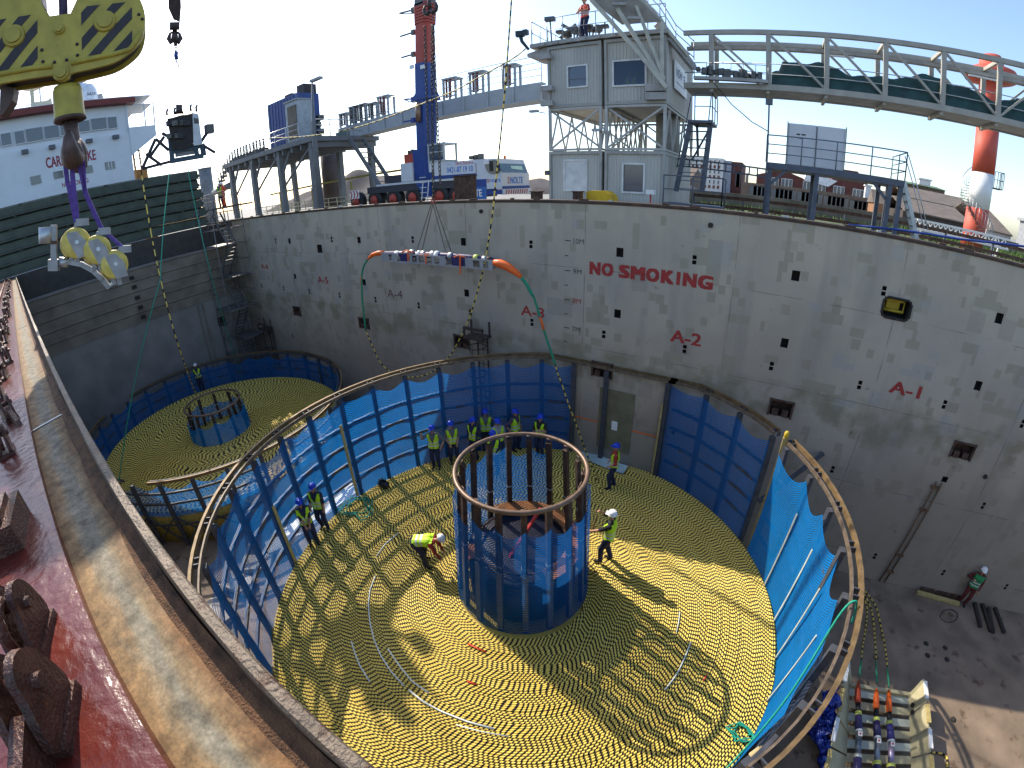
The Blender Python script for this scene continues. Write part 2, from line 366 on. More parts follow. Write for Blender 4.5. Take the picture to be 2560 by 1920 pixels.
# painted-over door panel, ladders, conduit and studs on the wall inside the tank
DOORM = mat('olive_panel', (.17, .155, .09), .7, 0, .2, 3, .1)
b = B(); b.b2(-4.86, -3.58, HW-.03, HW-.003, 2.62, 5.05); obj('door_panel', b, DOORM, wall)
b = B(); b.b2(-5.9, -2.6, HW-.016, HW-.006, 3.62, 3.66); obj('barrier_tape', b, ORANGE, wall)
b = B(); b.b2(-4.32, -4.1, HW-.06, HW-.032, 3.5, 3.85); obj('notice', b, WHITE, wall)
b = B()
for s in (-.1, .1): b.tube((6.83+s, HW-.05, .05), (6.95+s, HW-.05, 4.5), .025, n=6)
for z in (.6, 1.4, 3.4, 4.3): b.box((6.89, HW-.05, z), (.3, .1, .06))
obj('conduit', b, mat('conduit_rust', (.15, .085, .045), .8, 0, .4, 4, .4), wall)
b = B()
for x, z in ((-1.72, 10.85), (8.4, 5.05), (-9.6, 10.9)): b.lathe([(.02, 0), (.075, 0), (.075, .05), (.05, .07), (.02, .07)], 14, (x, HW, z), (0, -1, 0))
obj('pipe_flange', b, DARK, wall)
LADM = mat('ladder_rust', (.06, .042, .034), .75, .1, .4, 5)
def cage_ladder(label, x, y, z0, z1, nx=0, ny=-1, hoops=4):
    t = thing('caged_ladder', label, 'ladder', (x, y, z0)); tx, ty = ny*-1, nx
    b = B()
    for s in (-.23, .23): b.bar((x+tx*s, y, z0), (x+tx*s, y, z1), .05)
    obj('stile', b, LADM, t); b = B(); n = int((z1-z0)/.3)
    for i in range(n): z = z0+.15+i*.3; b.tube((x-tx*.23, y, z), (x+tx*.23, y, z), .014, n=5)
    obj('rung', b, LADM, t)
    for i in range(hoops):
        z = z1-.35-i*(z1-z0-.6)/max(hoops-1, 1); b = B()
        b.path([(x+.36*math.cos(R(q))*1.0, y-.05+ny*(.36+.36*math.sin(R(q))), z) for q in range(-90, 271, 24)], .022, 5); obj('hoop', b, LADM, t)
    b = B()
    for s in (-.3, 0, .3): b.tube((x+s, y+ny*(.4+.28*(1-abs(s)/.3)), z0+.4), (x+s, y+ny*(.4+.28*(1-abs(s)/.3)), z1-.2), .014, n=5)
    obj('cage_bar', b, LADM, t)
    b = B(); b.b2(x-.45, x+.45, y-.62, y-.02, z1-.02, z1+.06); b.b2(x-.45, x+.45, y-.62, y-.52, z1+.35, z1+.45)
    for s in (-.42, .42): b.bar((x+s, y-.57, z1), (x+s, y-.57, z1+.42), .06); b.bar((x+s, y-.1, z1), (x+s, y-.1, z1+.6), .06)
    obj('top_frame', b, LADM, t); return t
cage_ladder('rusty caged ladder on the hold wall behind the near tank', -9.75, HW-.1, 2.15, 6.2)
cage_ladder('rusty caged ladder by the far corner behind the rear tank', -26.6, HW-.1, 1.7, 4.3, hoops=3)
# ------------------------------------------------------------------ end bulkhead
BHX = -29.6
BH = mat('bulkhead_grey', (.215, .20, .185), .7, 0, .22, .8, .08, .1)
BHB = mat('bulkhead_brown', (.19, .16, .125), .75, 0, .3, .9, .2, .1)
bh = thing('end_bulkhead', 'dark shaded end bulkhead of the hold below the green hatch panels', 'wall', (BHX, 6, 0))
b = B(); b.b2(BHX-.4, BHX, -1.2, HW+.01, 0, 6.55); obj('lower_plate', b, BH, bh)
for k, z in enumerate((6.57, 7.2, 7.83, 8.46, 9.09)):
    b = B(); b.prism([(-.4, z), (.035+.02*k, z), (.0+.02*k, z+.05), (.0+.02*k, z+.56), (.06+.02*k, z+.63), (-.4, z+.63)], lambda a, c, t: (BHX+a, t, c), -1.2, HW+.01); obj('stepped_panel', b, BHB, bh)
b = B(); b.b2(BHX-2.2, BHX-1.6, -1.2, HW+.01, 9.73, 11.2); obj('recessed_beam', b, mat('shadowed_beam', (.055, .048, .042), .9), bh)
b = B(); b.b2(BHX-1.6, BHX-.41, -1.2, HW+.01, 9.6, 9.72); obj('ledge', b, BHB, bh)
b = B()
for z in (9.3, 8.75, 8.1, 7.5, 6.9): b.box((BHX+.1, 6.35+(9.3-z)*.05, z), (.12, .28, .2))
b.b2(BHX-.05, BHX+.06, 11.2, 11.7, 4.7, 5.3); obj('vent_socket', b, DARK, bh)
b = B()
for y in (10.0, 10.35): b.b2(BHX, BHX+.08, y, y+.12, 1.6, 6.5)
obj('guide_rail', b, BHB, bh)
b = B(); b.b2(X0-.4, X1, -1.5, -1.2, 0, 10.4); single('near_hold_wall', b, WALLM, 'hold side wall below the rusty coaming, across from the lettered wall', 'wall')
# ------------------------------------------------------------------ green hatch covers stacked beyond the bulkhead
HG = mat('hatch_green', (.045, .062, .046), .5, 0, .3, 1.5, .15, .1, (.05, .035, .025))
HE = mat('hatch_edge', (.06, .052, .042), .6, 0, .3, 3, .3)
GX = -32.0
for k in range(6):
    z0 = 11.22+k*.635; t = thing('hatch_cover', ('lowest', 'second lowest', 'third from the bottom', 'third from the top', 'second highest', 'topmost')[k]+' green hatch cover in the stack before the white bridge', 'hatch cover', (GX, 6, z0), group='stacked green hatch covers')
    y1 = 12.75-.05*k+(.12 if k % 2 else 0)
    b = B(); b.prism([(0, z0+.08), (.06, z0+.02), (.06, z0+.10), (.0, z0+.16), (.0, z0+.54), (-.10, z0+.63), (-2.6, z0+.63), (-2.6, z0+.0), (-.3, z0+.0), (-.3, z0+.08)], lambda a, c, q: (GX+a, q, c), -1.5, y1); obj('panel', b, HG, t)
    b = B(); b.bar((GX+.08, -1.5, z0+.045), (GX+.08, y1, z0+.045), .05, .06); obj('edge_strip', b, HE, t)
    b = B()
    for q in range(5): b.box((GX+.03, .3+2.6*q+.4*k % 1.1, z0+.58), (.14, .22, .05))
    b.prism([(y1, z0+.5), (y1+.28, z0+.26), (y1, z0+.05)], lambda a, c, q: (GX-.3-q, a, c), 0, .12); obj('lug', b, HG, t)
# ------------------------------------------------------------------ scaffold stair tower in the corner
SCF = mat('scaffold_tube', (.16, .15, .145), .55, .4, .3, 8, .2)
st = thing('scaffold_stair', 'tubular scaffold stair tower in the far corner of the hold', 'scaffold', (-28.4, 12.4, 0))
for x in (-29.3, -27.2):
    for y in (11.2, 13.2):
        b = B(); b.tube((x, y, 0), (x, y, 12.4), .03, n=6); obj('standard', b, SCF, st)
for k in range(6):
    z = 1.9+k*2.0
    if z > 12.2: break
    b = B(); b.b2(-29.2, -27.3, 11.9 if k % 2 else 11.3, 13.1 if k % 2 else 12.5, z, z+.05); obj('deck', b, SCF, st)
    b = B()
    for x in (-29.3, -27.2): b.tube((x, 11.2, z), (x, 13.2, z), .024, n=5); b.tube((x, 11.2, z+1), (x, 13.2, z+1), .02, n=5)
    for y in (11.2, 13.2): b.tube((-29.3, y, z), (-27.2, y, z), .024, n=5); b.tube((-29.3, y, z+1), (-27.2, y, z+1), .02, n=5)
    b.tube((-29.3, 11.2, z), (-27.2, 11.2, z+2), .02, n=5); obj('ledger', b, SCF, st)
    if k < 5:
        b = B(); s = 1 if k % 2 else -1
        for y in (12.0, 12.6): b.bar((-28.25-s*.9, y, z+.05), (-28.25+s*.9, y, z+2.0), .05, .14)
        for q in range(8): b.box((-28.25+s*(-.9+1.8*q/8), 12.3, z+.05+1.95*q/8), (.22, .6, .03))
        obj('stair_flight', b, SCF, st)
# ================================================================== cable tanks
def net_material(name, hd, lo, col):
    m = bpy.data.materials.new(name); m.use_nodes = True; t = m.node_tree; L = t.links.new
    for n in list(t.nodes):
        if n.type == 'BSDF_PRINCIPLED': t.nodes.remove(n)
    out = t.nodes['Material Output']; uv = nn(t, 'ShaderNodeUVMap'); sx = nn(t, 'ShaderNodeSeparateXYZ'); L(uv.outputs[0], sx.inputs[0])
    def mth(op, a, b=0.):
        x = nn(t, 'ShaderNodeMath', operation=op)
        for k, c in ((0, a), (1, b)): (L(c, x.inputs[k]) if not isinstance(c, (int, float)) else setattr(x.inputs[k], 'default_value', c))
        return x.outputs[0]
    h = mth('LESS_THAN', mth('FRACT', mth('MULTIPLY', sx.outputs[1], 15.)), hd)      # strands, metres in the uv map
    v = mth('LESS_THAN', mth('FRACT', mth('MULTIPLY', sx.outputs[0], 22.)), .12)
    no = nn(t, 'ShaderNodeTexNoise'); no.inputs['Scale'].default_value = 1.2; no.inputs['Detail'].default_value = 3
    g = nn(t, 'ShaderNodeNewGeometry'); L(g.outputs['Position'], no.inputs['Vector'])
    a = mth('MAXIMUM', h, v); a = mth('MULTIPLY', a, mth('ADD', mth('MULTIPLY', no.outputs[0], .45), lo)); a = mth('MINIMUM', a, 1.)
    d = nn(t, 'ShaderNodeBsdfDiffuse'); d.inputs[0].default_value = (*col, 1); tl = nn(t, 'ShaderNodeBsdfTranslucent'); tl.inputs[0].default_value = (*col, 1)
    ad = nn(t, 'ShaderNodeMixShader'); ad.inputs[0].default_value = .45; L(d.outputs[0], ad.inputs[1]); L(tl.outputs[0], ad.inputs[2])
    tr = nn(t, 'ShaderNodeBsdfTransparent'); mx = nn(t, 'ShaderNodeMixShader'); L(a, mx.inputs[0]); L(tr.outputs[0], mx.inputs[1]); L(ad.outputs[0], mx.inputs[2]); L(mx.outputs[0], out.inputs[0])
    return m
NET = net_material('blue_netting', .56, .62, (.012, .20, .62)); NETD = net_material('dense_blue_netting', .74, .72, (.012, .25, .68)); NETC = net_material('fine_core_netting', .62, .60, (.012, .12, .40))
NBLUE = mat('blue_border', (.012, .10, .42), .6, 0, .2, 8)
def net(name, parent, fn, nu, nv, wid, hei, mt=None):
    b = B(); b.grid(fn, nu, nv); me = bpy.data.meshes.new(name); me.from_pydata(b.v, [], b.f); me.polygons.foreach_set('use_smooth', [True]*len(b.f))
    u = me.uv_layers.new(name='uv'); k = 0; w_ = nu+1
    for p in me.polygons:
        for li in p.loop_indices:
            vi = me.loops[li].vertex_index; u.data[li].uv = ((vi % w_)/nu*wid, (vi//w_)/nv*hei)
    me.materials.append(mt or NET); return link(name, me, parent)
def coil_material(dull):
    m = bpy.data.materials.new('striped_cable_sheath'); m.use_nodes = True; t = m.node_tree; L = t.links.new
    p = t.nodes['Principled BSDF']; p.inputs['Roughness'].default_value = .5; p.inputs['Specular IOR Level'].default_value = .25
    uv = nn(t, 'ShaderNodeUVMap'); sx = nn(t, 'ShaderNodeSeparateXYZ'); L(uv.outputs[0], sx.inputs[0])
    def mth(op, a, b=0.):
        x = nn(t, 'ShaderNodeMath', operation=op)
        for k, c in ((0, a), (1, b)): (L(c, x.inputs[k]) if not isinstance(c, (int, float)) else setattr(x.inputs[k], 'default_value', c))
        return x.outputs[0]
    g = nn(t, 'ShaderNodeNewGeometry'); no = nn(t, 'ShaderNodeTexNoise'); no.inputs['Scale'].default_value = .9; no.inputs['Detail'].default_value = 3; L(g.outputs['Position'], no.inputs['Vector'])
    s = mth('ADD', sx.outputs[0], mth('MULTIPLY', no.outputs[0], 1.1))
    no3 = nn(t, 'ShaderNodeTexNoise'); no3.inputs['Scale'].default_value = 1.9; no3.inputs['Detail'].default_value = 2; L(g.outputs['Position'], no3.inputs['Vector'])
    s = mth('ADD', s, mth('MULTIPLY', no3.outputs[0], 1.0)); s = mth('ADD', s, mth('MULTIPLY', sx.outputs[1], .35))
    st = mth('LESS_THAN', mth('FRACT', s), .42)
    n2 = nn(t, 'ShaderNodeTexNoise'); n2.inputs['Scale'].default_value = 2.2; n2.inputs['Detail'].default_value = 5; L(g.outputs['Position'], n2.inputs['Vector'])
    y = nn(t, 'ShaderNodeMixRGB'); L(n2.outputs[0], y.inputs[0]); y.inputs[1].default_value = (.66*dull, .46*dull, .07, 1); y.inputs[2].default_value = (.82*dull, .65*dull, .16, 1)
    c = nn(t, 'ShaderNodeMixRGB'); L(st, c.inputs[0]); L(y.outputs[0], c.inputs[1]); c.inputs[2].default_value = (.016, .013, .010, 1)
    L(c.outputs[0], p.inputs['Base Color']); return m
STRIPE = coil_material(1.0)
def striped(b_pts, r, name, parent=None, period=.2, n=7):
    """a striped cable along points; the uv map carries its length"""
    P = [Vector(p) for p in b_pts]; b = B(); b.path(P, r, n, cap=False); me = bpy.data.meshes.new(name); me.from_pydata(b.v, [], b.f); me.polygons.foreach_set('use_smooth', [True]*len(b.f))
    cum = [0.]
    for a, c in zip(P, P[1:]): cum.append(cum[-1]+(c-a).length)
    u = me.uv_layers.new(name='uv')
    for p in me.polygons:
        for li in p.loop_indices: vi = me.loops[li].vertex_index; u.data[li].uv = (cum[vi//n]/period, .25)
    me.materials.append(STRIPE); return link(name, me, parent)
def coil_mesh(name, c, R0, R1, zt, pitch, seg, ymax=None, ph=3.012):
    turns = int((R1-R0)/pitch); N = turns*seg; i = np.arange(N+1); th = 2*np.pi*i/seg; rad = R0+pitch*i/seg
    per = 2*np.pi*pitch/ph; s = (rad**2-R0**2)*np.pi/pitch/per; row = i/seg+1.6*np.sin(3*th+.4)+1.1*np.sin(7*th+rad); s = s+.30*4.5*np.abs(2*np.mod(row/9, 1)-1)
    rng = np.random.default_rng(3); rr = rng.normal(0, 1, turns+2)
    wob = np.interp(i/seg, np.arange(turns+2), rr)*.007+.006*np.sin(th*3.1+1)+.012*np.sin(th*2+rad*1.3)+.02*np.exp(-((rad-(R0+R1)/2)/.9)**2)
    K = 5; pr = [(-.5, -.55), (-.40, .18), (0, .42), (.40, .18), (.5, -.55)]
    V = np.zeros((N+1, K, 3))
    for k, (a, z) in enumerate(pr):
        q = rad+a*pitch; V[:, k, 0] = c[0]+q*np.cos(th); V[:, k, 1] = c[1]+q*np.sin(th); V[:, k, 2] = zt+z*pitch+wob-.42*pitch
    if ymax: V[:, :, 1] = np.minimum(V[:, :, 1], ymax)
    a = np.arange(N)[:, None]*K+np.arange(K-1)[None, :]; F = np.stack([a, a+1, a+K+1, a+K], -1).reshape(-1, 4)
    me = bpy.data.meshes.new(name); me.vertices.add(V.shape[0]*K); me.vertices.foreach_set('co', V.reshape(-1))
    nf = len(F); me.loops.add(nf*4); me.polygons.add(nf); me.loops.foreach_set('vertex_index', F.reshape(-1)); me.polygons.foreach_set('loop_start', np.arange(nf)*4)
    me.polygons.foreach_set('use_smooth', np.ones(nf, bool)); me.update(calc_edges=True)
    U = np.zeros((N+1, K, 2)); U[:, :, 0] = s[:, None]; U[:, :, 1] = np.array([q[0] for q in pr])[None, :]
    uv = me.uv_layers.new(name='uv'); uv.data.foreach_set('uv', U.reshape(-1, 2)[F.reshape(-1)].reshape(-1)); me.validate(); return me
TC, TZ = (-4.15, 6.9), 2.15
me = coil_mesh('cable_coil', TC, 1.72, 6.80, TZ, .056, 220, HW-.03); me.materials.append(STRIPE)
co = link('cable_coil', me); tag(co, 'black and yellow striped cable coiled flat in the large near tank', 'cable coil')
b = B(); b.lathe([(1.7, 0), (6.78, 0), (6.78, TZ-.06), (1.7, TZ-.06)], 72, (TC[0], TC[1], 0)); me = b.mesh('lower_layers', STRIPE)
for v in me.vertices: v.co.y = min(v.co.y, HW-.03)
uv = me.uv_layers.new(name='uv')
for p in me.polygons:
    for li in p.loop_indices: v = me.vertices[me.loops[li].vertex_index].co; uv.data[li].uv = (math.atan2(v.y-TC[1], v.x-TC[0])*60, v.z*20)
link('lower_layers', me, co)
# loose ends of tape and white marks on the coil
TAPE = mat('white_tape', (.72, .76, .72), .5, 0, .08, 5); RTAPE = mat('red_tape', (.6, .03, .02), .5)
def tape(px, mt, label, r=.018):
    P = [onz(x, y, TZ+.035) for x, y in px]; b = B(); b.path(P, r, 5); single('cable_marker', b, mt, label, 'marker tape', 'marker tapes on the near coil')
s_ = .2893
tape([(640+x*s_, 1440+y*s_) for x, y in ((1030, 0), (985, 120), (970, 250), (985, 400), (1020, 550), (1080, 690), (1170, 830), (1280, 950))], TAPE, 'long pale marker line curving along the coil beside the stooping worker')
tape([(640+x*s_, 1440+y*s_) for x, y in ((1320, 985), (1450, 1090), (1600, 1170), (1830, 1260), (2060, 1320))], TAPE, 'pale marker line continuing round the coil towards the coaming', .022)
tape([(640+x*s_, 1440+y*s_) for x, y in ((825, 565), (855, 670), (900, 780), (985, 915))], TAPE, 'broken pale marker line outermost on the shaded side of the coil')
tape([(640+x*s_, 1440+y*s_) for x, y in ((1140, 630), (1250, 790), (1350, 910), (1490, 1010))], TAPE, 'thin pale marker line inside the long curving one')
tape([(640+x*s_, 1440+y*s_) for x, y in ((1730, 1285), (1950, 1345), (2180, 1385))], TAPE, 'short pale marker line lowest on the lit front of the coil', .012)
tape([(640+x*s_, 960+y*s_) for x, y in ((1040, 1490), (1120, 1380), (1230, 1290))], TAPE, 'pale marker line leading up to the fence shadow grid')
tape([(1280+x*s_, 1440+y*s_) for x, y in ((1545, 570), (1500, 690), (1440, 820), (1395, 890), (1320, 985))], TAPE, 'dashed white marker line crossing the core shadow')
tape([(1280+x*s_, 1440+y*s_) for x, y in ((1450, 310), (1440, 400), (1420, 490))], TAPE, 'white marker line by the tip of the rope holder shadow', .012)
tape([(640+x*s_, 1440+y*s_) for x, y in ((1830, 585), (1920, 630), (1990, 660))], RTAPE, 'longer red tape mark on the coil before the core')
tape([(640+x*s_, 1440+y*s_) for x, y in ((1825, 910), (1905, 940))], RTAPE, 'shorter red tape mark on the sunlit coil')
tape([(1280+x*s_, 1440+y*s_) for x, y in ((1685, 850), (1655, 905))], RTAPE, 'small red tape mark inside the core shadow')
# ------------------------------------------------------------------ fence of the near tank
POST = mat('fence_post', (.055, .06, .075), .6, .1, .3, 5, .2); RIMM = mat('fence_rim', (.17, .11, .05), .6, .15, .35, 5, .3, 0, (.07, .04, .03)); TIMB = mat('pale_timber', (.42, .33, .13), .7, 0, .25, 7)
RIMD = mat('inner_rim', (.14, .105, .075), .6, .1, .4, 6, .3)
def fence(label, c, Rp, Rr, zc, zr, angles, nets, gaps=(), posts_from=0., ymax=None, levels=(.62, 1.3, 1.98, 2.66), name='tank_fence', braces=True, rim=(0, 360), inner=True):
    t = thing(name, label, 'fence', (c[0], c[1], 0)); h = zr-.1
    pb = B(); pb.b2(-.06, .06, -.08, .08, posts_from, h); pm = pb.mesh('post', POST)
    for a in angles:
        x, y = c[0]+(Rp+.09)*math.cos(R(a)), c[1]+(Rp+.09)*math.sin(R(a))
        if ymax and y > ymax-.1: y = ymax-.1
        o = link('post', pm, t); o.location = (x, y, 0); o.rotation_euler = (0, 0, R(a))
    for a0, a1 in rim if isinstance(rim, list) else [rim]:
        n = max(6, int((a1-a0)/4))
        b = B(); b.arcbar((c[0], c[1]), Rr, Rr+.07, zr-.02, zr+.10, a0, a1, n, ymax); obj('rim', b, RIMM, t)
        b = B(); b.arcbar((c[0], c[1]), Rr-.16, Rr-.12, zr-.05, zr+.05, a0, a1, n, ymax and ymax-.14); obj('inner_rim', b, RIMD if inner else POST, t)
        for a in angles:
            if a0 <= a <= a1 and not (ymax and c[1]+Rr*math.sin(R(a)) > ymax-.2):
                for da in (-.75, .75): b = B(); q = R(a+da); b.bar((c[0]+(Rr-.12)*math.cos(q), c[1]+(Rr-.12)*math.sin(q), zr+.01), (c[0]+Rr*math.cos(q), c[1]+Rr*math.sin(q), zr+.01), .03, .12); obj('rim_bracket', b, POST, t)
    for a0, a1 in zip(angles, angles[1:]):
        if a1-a0 > 14 or a1 <= a0: continue
        if ymax and c[1]+Rp*math.sin(R((a0+a1)/2)) > ymax-.02: continue
        P0 = Vector((c[0]+(Rp+.1)*math.cos(R(a0)), c[1]+(Rp+.1)*math.sin(R(a0)), 0)); P1 = Vector((c[0]+(Rp+.1)*math.cos(R(a1)), c[1]+(Rp+.1)*math.sin(R(a1)), 0))
        b = B()
        for z in levels: b.bar(P0+Vector((0, 0, zc+z)), P1+Vector((0, 0, zc+z)), .075, .085)
        obj('cross_rail', b, POST, t)
        if braces:
            b = B(); b.bar(P0+Vector((0, 0, .1)), P1+Vector((0, 0, zc-.1)), .06); b.bar(P1+Vector((0, 0, .1)), P0+Vector((0, 0, zc-.1)), .06); b.bar(P0+Vector((0, 0, 1.05)), P1+Vector((0, 0, 1.05)), .06); obj('lower_brace', b, POST, t)
        if nets(a0):
            sag = .12+.16*random.random(); z1 = zr-.14-.1*random.random(); bul = .03+.05*random.random(); ph = random.random()*6
            def fn(u, v, a0=a0, a1=a1, sag=sag, z1=z1, bul=bul, ph=ph):
                a = R(a0+(a1-a0)*u); q = Rp+.0+bul*math.sin(math.pi*u)*math.sin(math.pi*min(1, v*1.1))+.012*math.sin(7*v+ph+5*u)
                zt = z1-sag*math.sin(math.pi*u)**1.3; z = zc-.15+(zt-zc+.15)*v
                y = c[1]+q*math.sin(a)
                return (c[0]+q*math.cos(a), min(y, ymax-.05) if ymax else y, z)
            net('net', t, fn, 10, 12, (a1-a0)*Rp*math.pi/180, zr-zc)
    return t
ANG = [38-10.3*k for k in range(0, 8)][::-1]
GA = [-45+0]
left = [94+10.25*k for k in range(0, 20)]                       # round the left side to the front
main_angles = [a for a in left if a < 300]
tf = fence('tall round tank fence of dark posts and blue netting, left of the core', TC, 6.85, 7.1, TZ, 5.85, main_angles, lambda a: True, ymax=HW, rim=(74, 300))
rf = fence('short blue netted fence section standing against the hold wall right of the door panel', TC, 6.85, 7.1, TZ, 5.85, [42, 53.5, 64.5, 76], lambda a: True, ymax=HW, rim=(42, 76), name='fence_section', braces=False)
gf = fence('curved gate section of blue netting with brass coloured rim, standing in full sun', TC, 6.85, 7.15, TZ, 5.85, sorted([37-10.3*k for k in range(0, 8)]), lambda a: False, ymax=HW, rim=(-36, 37.5), name='gate_section', braces=False)
def gatefn(u, v):                                                # one big net slung between ties
    a = 37-62*u; k = u*6; fr = k-math.floor(k); sag = .42*(1-(2*fr-1)**2)*(.5+.5*min(1, u*6)); sag *= (.95 if u < .8 else .6)
    zt = 5.62-sag-1.1*max(0, u-.72); z = TZ-.4+(zt-TZ+.4)*v
    q = 6.78+.25*v*(1-abs(2*u-1))*.4+.05*math.sin(u*22+v*4)*v
    return (TC[0]+q*math.cos(R(a)), TC[1]+q*math.sin(R(a)), z)
net('net', gf, gatefn, 60, 20, 7.4, 3.6, NETD)
b = B(); P = Vector((TC[0]+7.0*math.cos(R(38.5)), TC[1]+7.0*math.sin(R(38.5)), 0)); b.bar(P+Vector((0, 0, 0)), P+Vector((0, 0, 5.95)), .10, .14, (1, 0, 0)); obj('timber_edge', b, TIMB, gf)
b = B(); b.lathe([(.04, 0), (.07, .03), (.07, .16), (.03, .2)], 12, (P.x, P.y, 5.95)); obj('top_knob', b, YEL, gf)
b = B(); P = Vector((TC[0]+6.98*math.cos(R(77)), HW-.12, 0)); b.bar(P+Vector((0, 0, TZ-.3)), P+Vector((0, 0, 5.0)), .10, .06, (1, 0, 0)); obj('timber_edge', b, TIMB, rf)
b = B(); P = Vector((TC[0]+6.80*math.cos(R(178)), TC[1]+6.80*math.sin(R(178)), 0)); b.bar(P+Vector((0, 0, TZ)), P+Vector((0, 0, 5.0)), .09, .05, (1, 0, 0)); obj('timber_post', b, TIMB, tf)
b = B(); P = Vector((TC[0]+6.80*math.cos(R(207)), TC[1]+6.80*math.sin(R(207)), 0)); b.bar(P+Vector((0, 0, TZ-1)), P+Vector((0, 0, 4.3)), .09, .05, (1, 0, 0)); obj('timber_post', b, TIMB, tf)
for (x0, z0, x1, z1, y0) in ((1.2, 3.2, 2.9, 4.55, 12.0), (2.2, 1.6, 2.7, 2.6, 11.6)):
    b = B(); b.bar((x0, y0, z0), (x1, HW-.05, z1), .11, .11); obj('wall_strut', b, POST, gf)
b = B()                                                           # pale welded laths catching the light behind the netting
for a in (25, 14.5, 4.5, -6):
    P = Vector((TC[0]+6.74*math.cos(R(a)), TC[1]+6.74*math.sin(R(a)), 0)); Q_ = Vector((TC[0]+6.80*math.cos(R(a)), TC[1]+6.80*math.sin(R(a)), 0)); b.bar(P+Vector((0, 0, 2.1)), Q_+Vector((0, 0, 4.75)), .06, .015, (math.cos(R(a)), math.sin(R(a)), 0))
obj('pale_lath', b, mat('pale_lath', (.40, .46, .44), .6), gf)
# ------------------------------------------------------------------ core of the near tank
CC = (-4.23, 7.0)
CORE = mat('core_post', (.06, .035, .025), .7, .1, .4, 6, .2); RINGM = mat('core_ring', (.17, .11, .075), .45, .3, .3, 6, .2)
FACE = mat('olive_bounce', (.30, .25, .13), .75, 0, .25, 8); PLATE = mat('core_plate', (.26, .10, .03), .75, 0, .4, 6, .25)
def core(label, c, Rb, Rt, z0, zt, n, plates, nets=True, bulge=0.):
    t = thing('tank_core', label, 'core', (c[0], c[1], z0)); b = B(); b.ring((c[0], c[1], zt), Rt, .055, n=64, m=8); obj('top_ring', b, RINGM, t)
    for k in range(n):
        a = 2*math.pi*(k+.3)/n; ca, sa = math.cos(a), math.sin(a)
        b = B(); p = Vector((c[0]+Rb*ca, c[1]+Rb*sa, z0-.1)); q = Vector((c[0]+(Rt-.09)*ca, c[1]+(Rt-.09)*sa, zt-.10)); b.bar(p, q, .13, .10, (ca, sa, 0)); o = obj('post', b, CORE, t)
        if plates: b = B(); e1 = p.lerp(q, .03)+Vector((ca, sa, 0))*.056; e2 = p.lerp(q, .56)+Vector((ca, sa, 0))*.056; b.bar(e1, e2, .135, .012, (ca, sa, 0)); obj('bounce_strip', b, FACE, o)  # olive strips stand in for light reflected onto the lower posts
        b = B(); m_ = p.lerp(q, .60); b.bar(m_-Vector((0, 0, .02)), m_+Vector((0, 0, .02)), .145, .115, (ca, sa, 0)); obj('joint_plate', b, GREY, o)
        b = B(); b.path([q+Vector((ca*.0, sa*.0, .0))+Vector((-sa, ca, 0))*s*.06+Vector((0, 0, h)) for s, h in ((-1, 0), (-1, .1), (1, .1), (1, 0))], .012, 5); obj('tie_loop', b, RINGM, o)
    for z in plates:
        for k in range(n):
            if math.sin(2*math.pi*(k+.8)/n+.5) < (.1 if k % 5 else -2): continue
            a0, a1 = 2*math.pi*(k+.3)/n, 2*math.pi*(k+1.3)/n; rr = Rb+(Rt-Rb)*(z-z0)/(zt-z0)
            b = B(); v = []
            for zz in (z, z+.03):
                for a, q in ((a0, rr-.45), (a1, rr-.45), (a1, rr-.06), (a0, rr-.06)): v.append((c[0]+q*math.cos(a), c[1]+q*math.sin(a), zz))
            b.add(v, [(3, 2, 1, 0), (4, 5, 6, 7), (0, 1, 5, 4), (1, 2, 6, 5), (2, 3, 7, 6), (3, 0, 4, 7)]); obj('shelf_plate', b, PLATE, t)
        b = B(); b.ring((c[0], c[1], z-.03), rr-.45, .03, n=32, m=6); obj('shelf_ring', b, CORE, t)
    for k in range(n):
        if not nets(k): continue
        a0, a1 = (k+.3)/n, (k+1.3)/n; top = zt-.35-.25*random.random()
        def fn(u, v, a0=a0, a1=a1, top=top):
            a = 2*math.pi*(a0+(a1-a0)*u); f = v; q = (Rb+.10)+(Rt-Rb)*v+bulge*math.sin(math.pi*v); zz = z0+.0+(top-.18*math.sin(math.pi*u)-z0)*v
            return (c[0]+q*math.cos(a), c[1]+q*math.sin(a), zz)
        net('net', t, fn, 6, 12, 2*math.pi*(a1-a0)*Rb, top-z0, NETC if plates else NETD)
    return t
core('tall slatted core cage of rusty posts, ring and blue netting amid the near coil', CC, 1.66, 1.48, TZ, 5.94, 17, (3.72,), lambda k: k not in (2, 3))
# light gear inside the core
b = B(); b.lathe([(.05, 0), (1.38, 0), (1.4, .05), (1.38, 1.35), (1.3, 1.4), (.3, 1.4)], 28, (CC[0], CC[1], TZ+.0)); single('core_drum', b, mat('drum_navy', (.010, .012, .028), .5, 0, .4, 6), 'dark blue drum standing inside the slatted core', 'drum')
b = B(); b.bar((CC[0]-.1, CC[1]-.6, 3.4), (CC[0]+.35, CC[1]+.3, 4.7), .07); single('red_pole', b, REDP, 'red pole leaning inside the slatted core', 'pole')
b = B(); b.box((CC[0]+.75, CC[1]-.75, 3.45), (.9, .35, .06), .6); single('white_board', b, WHITE, 'short white board lying inside the slatted core', 'board')
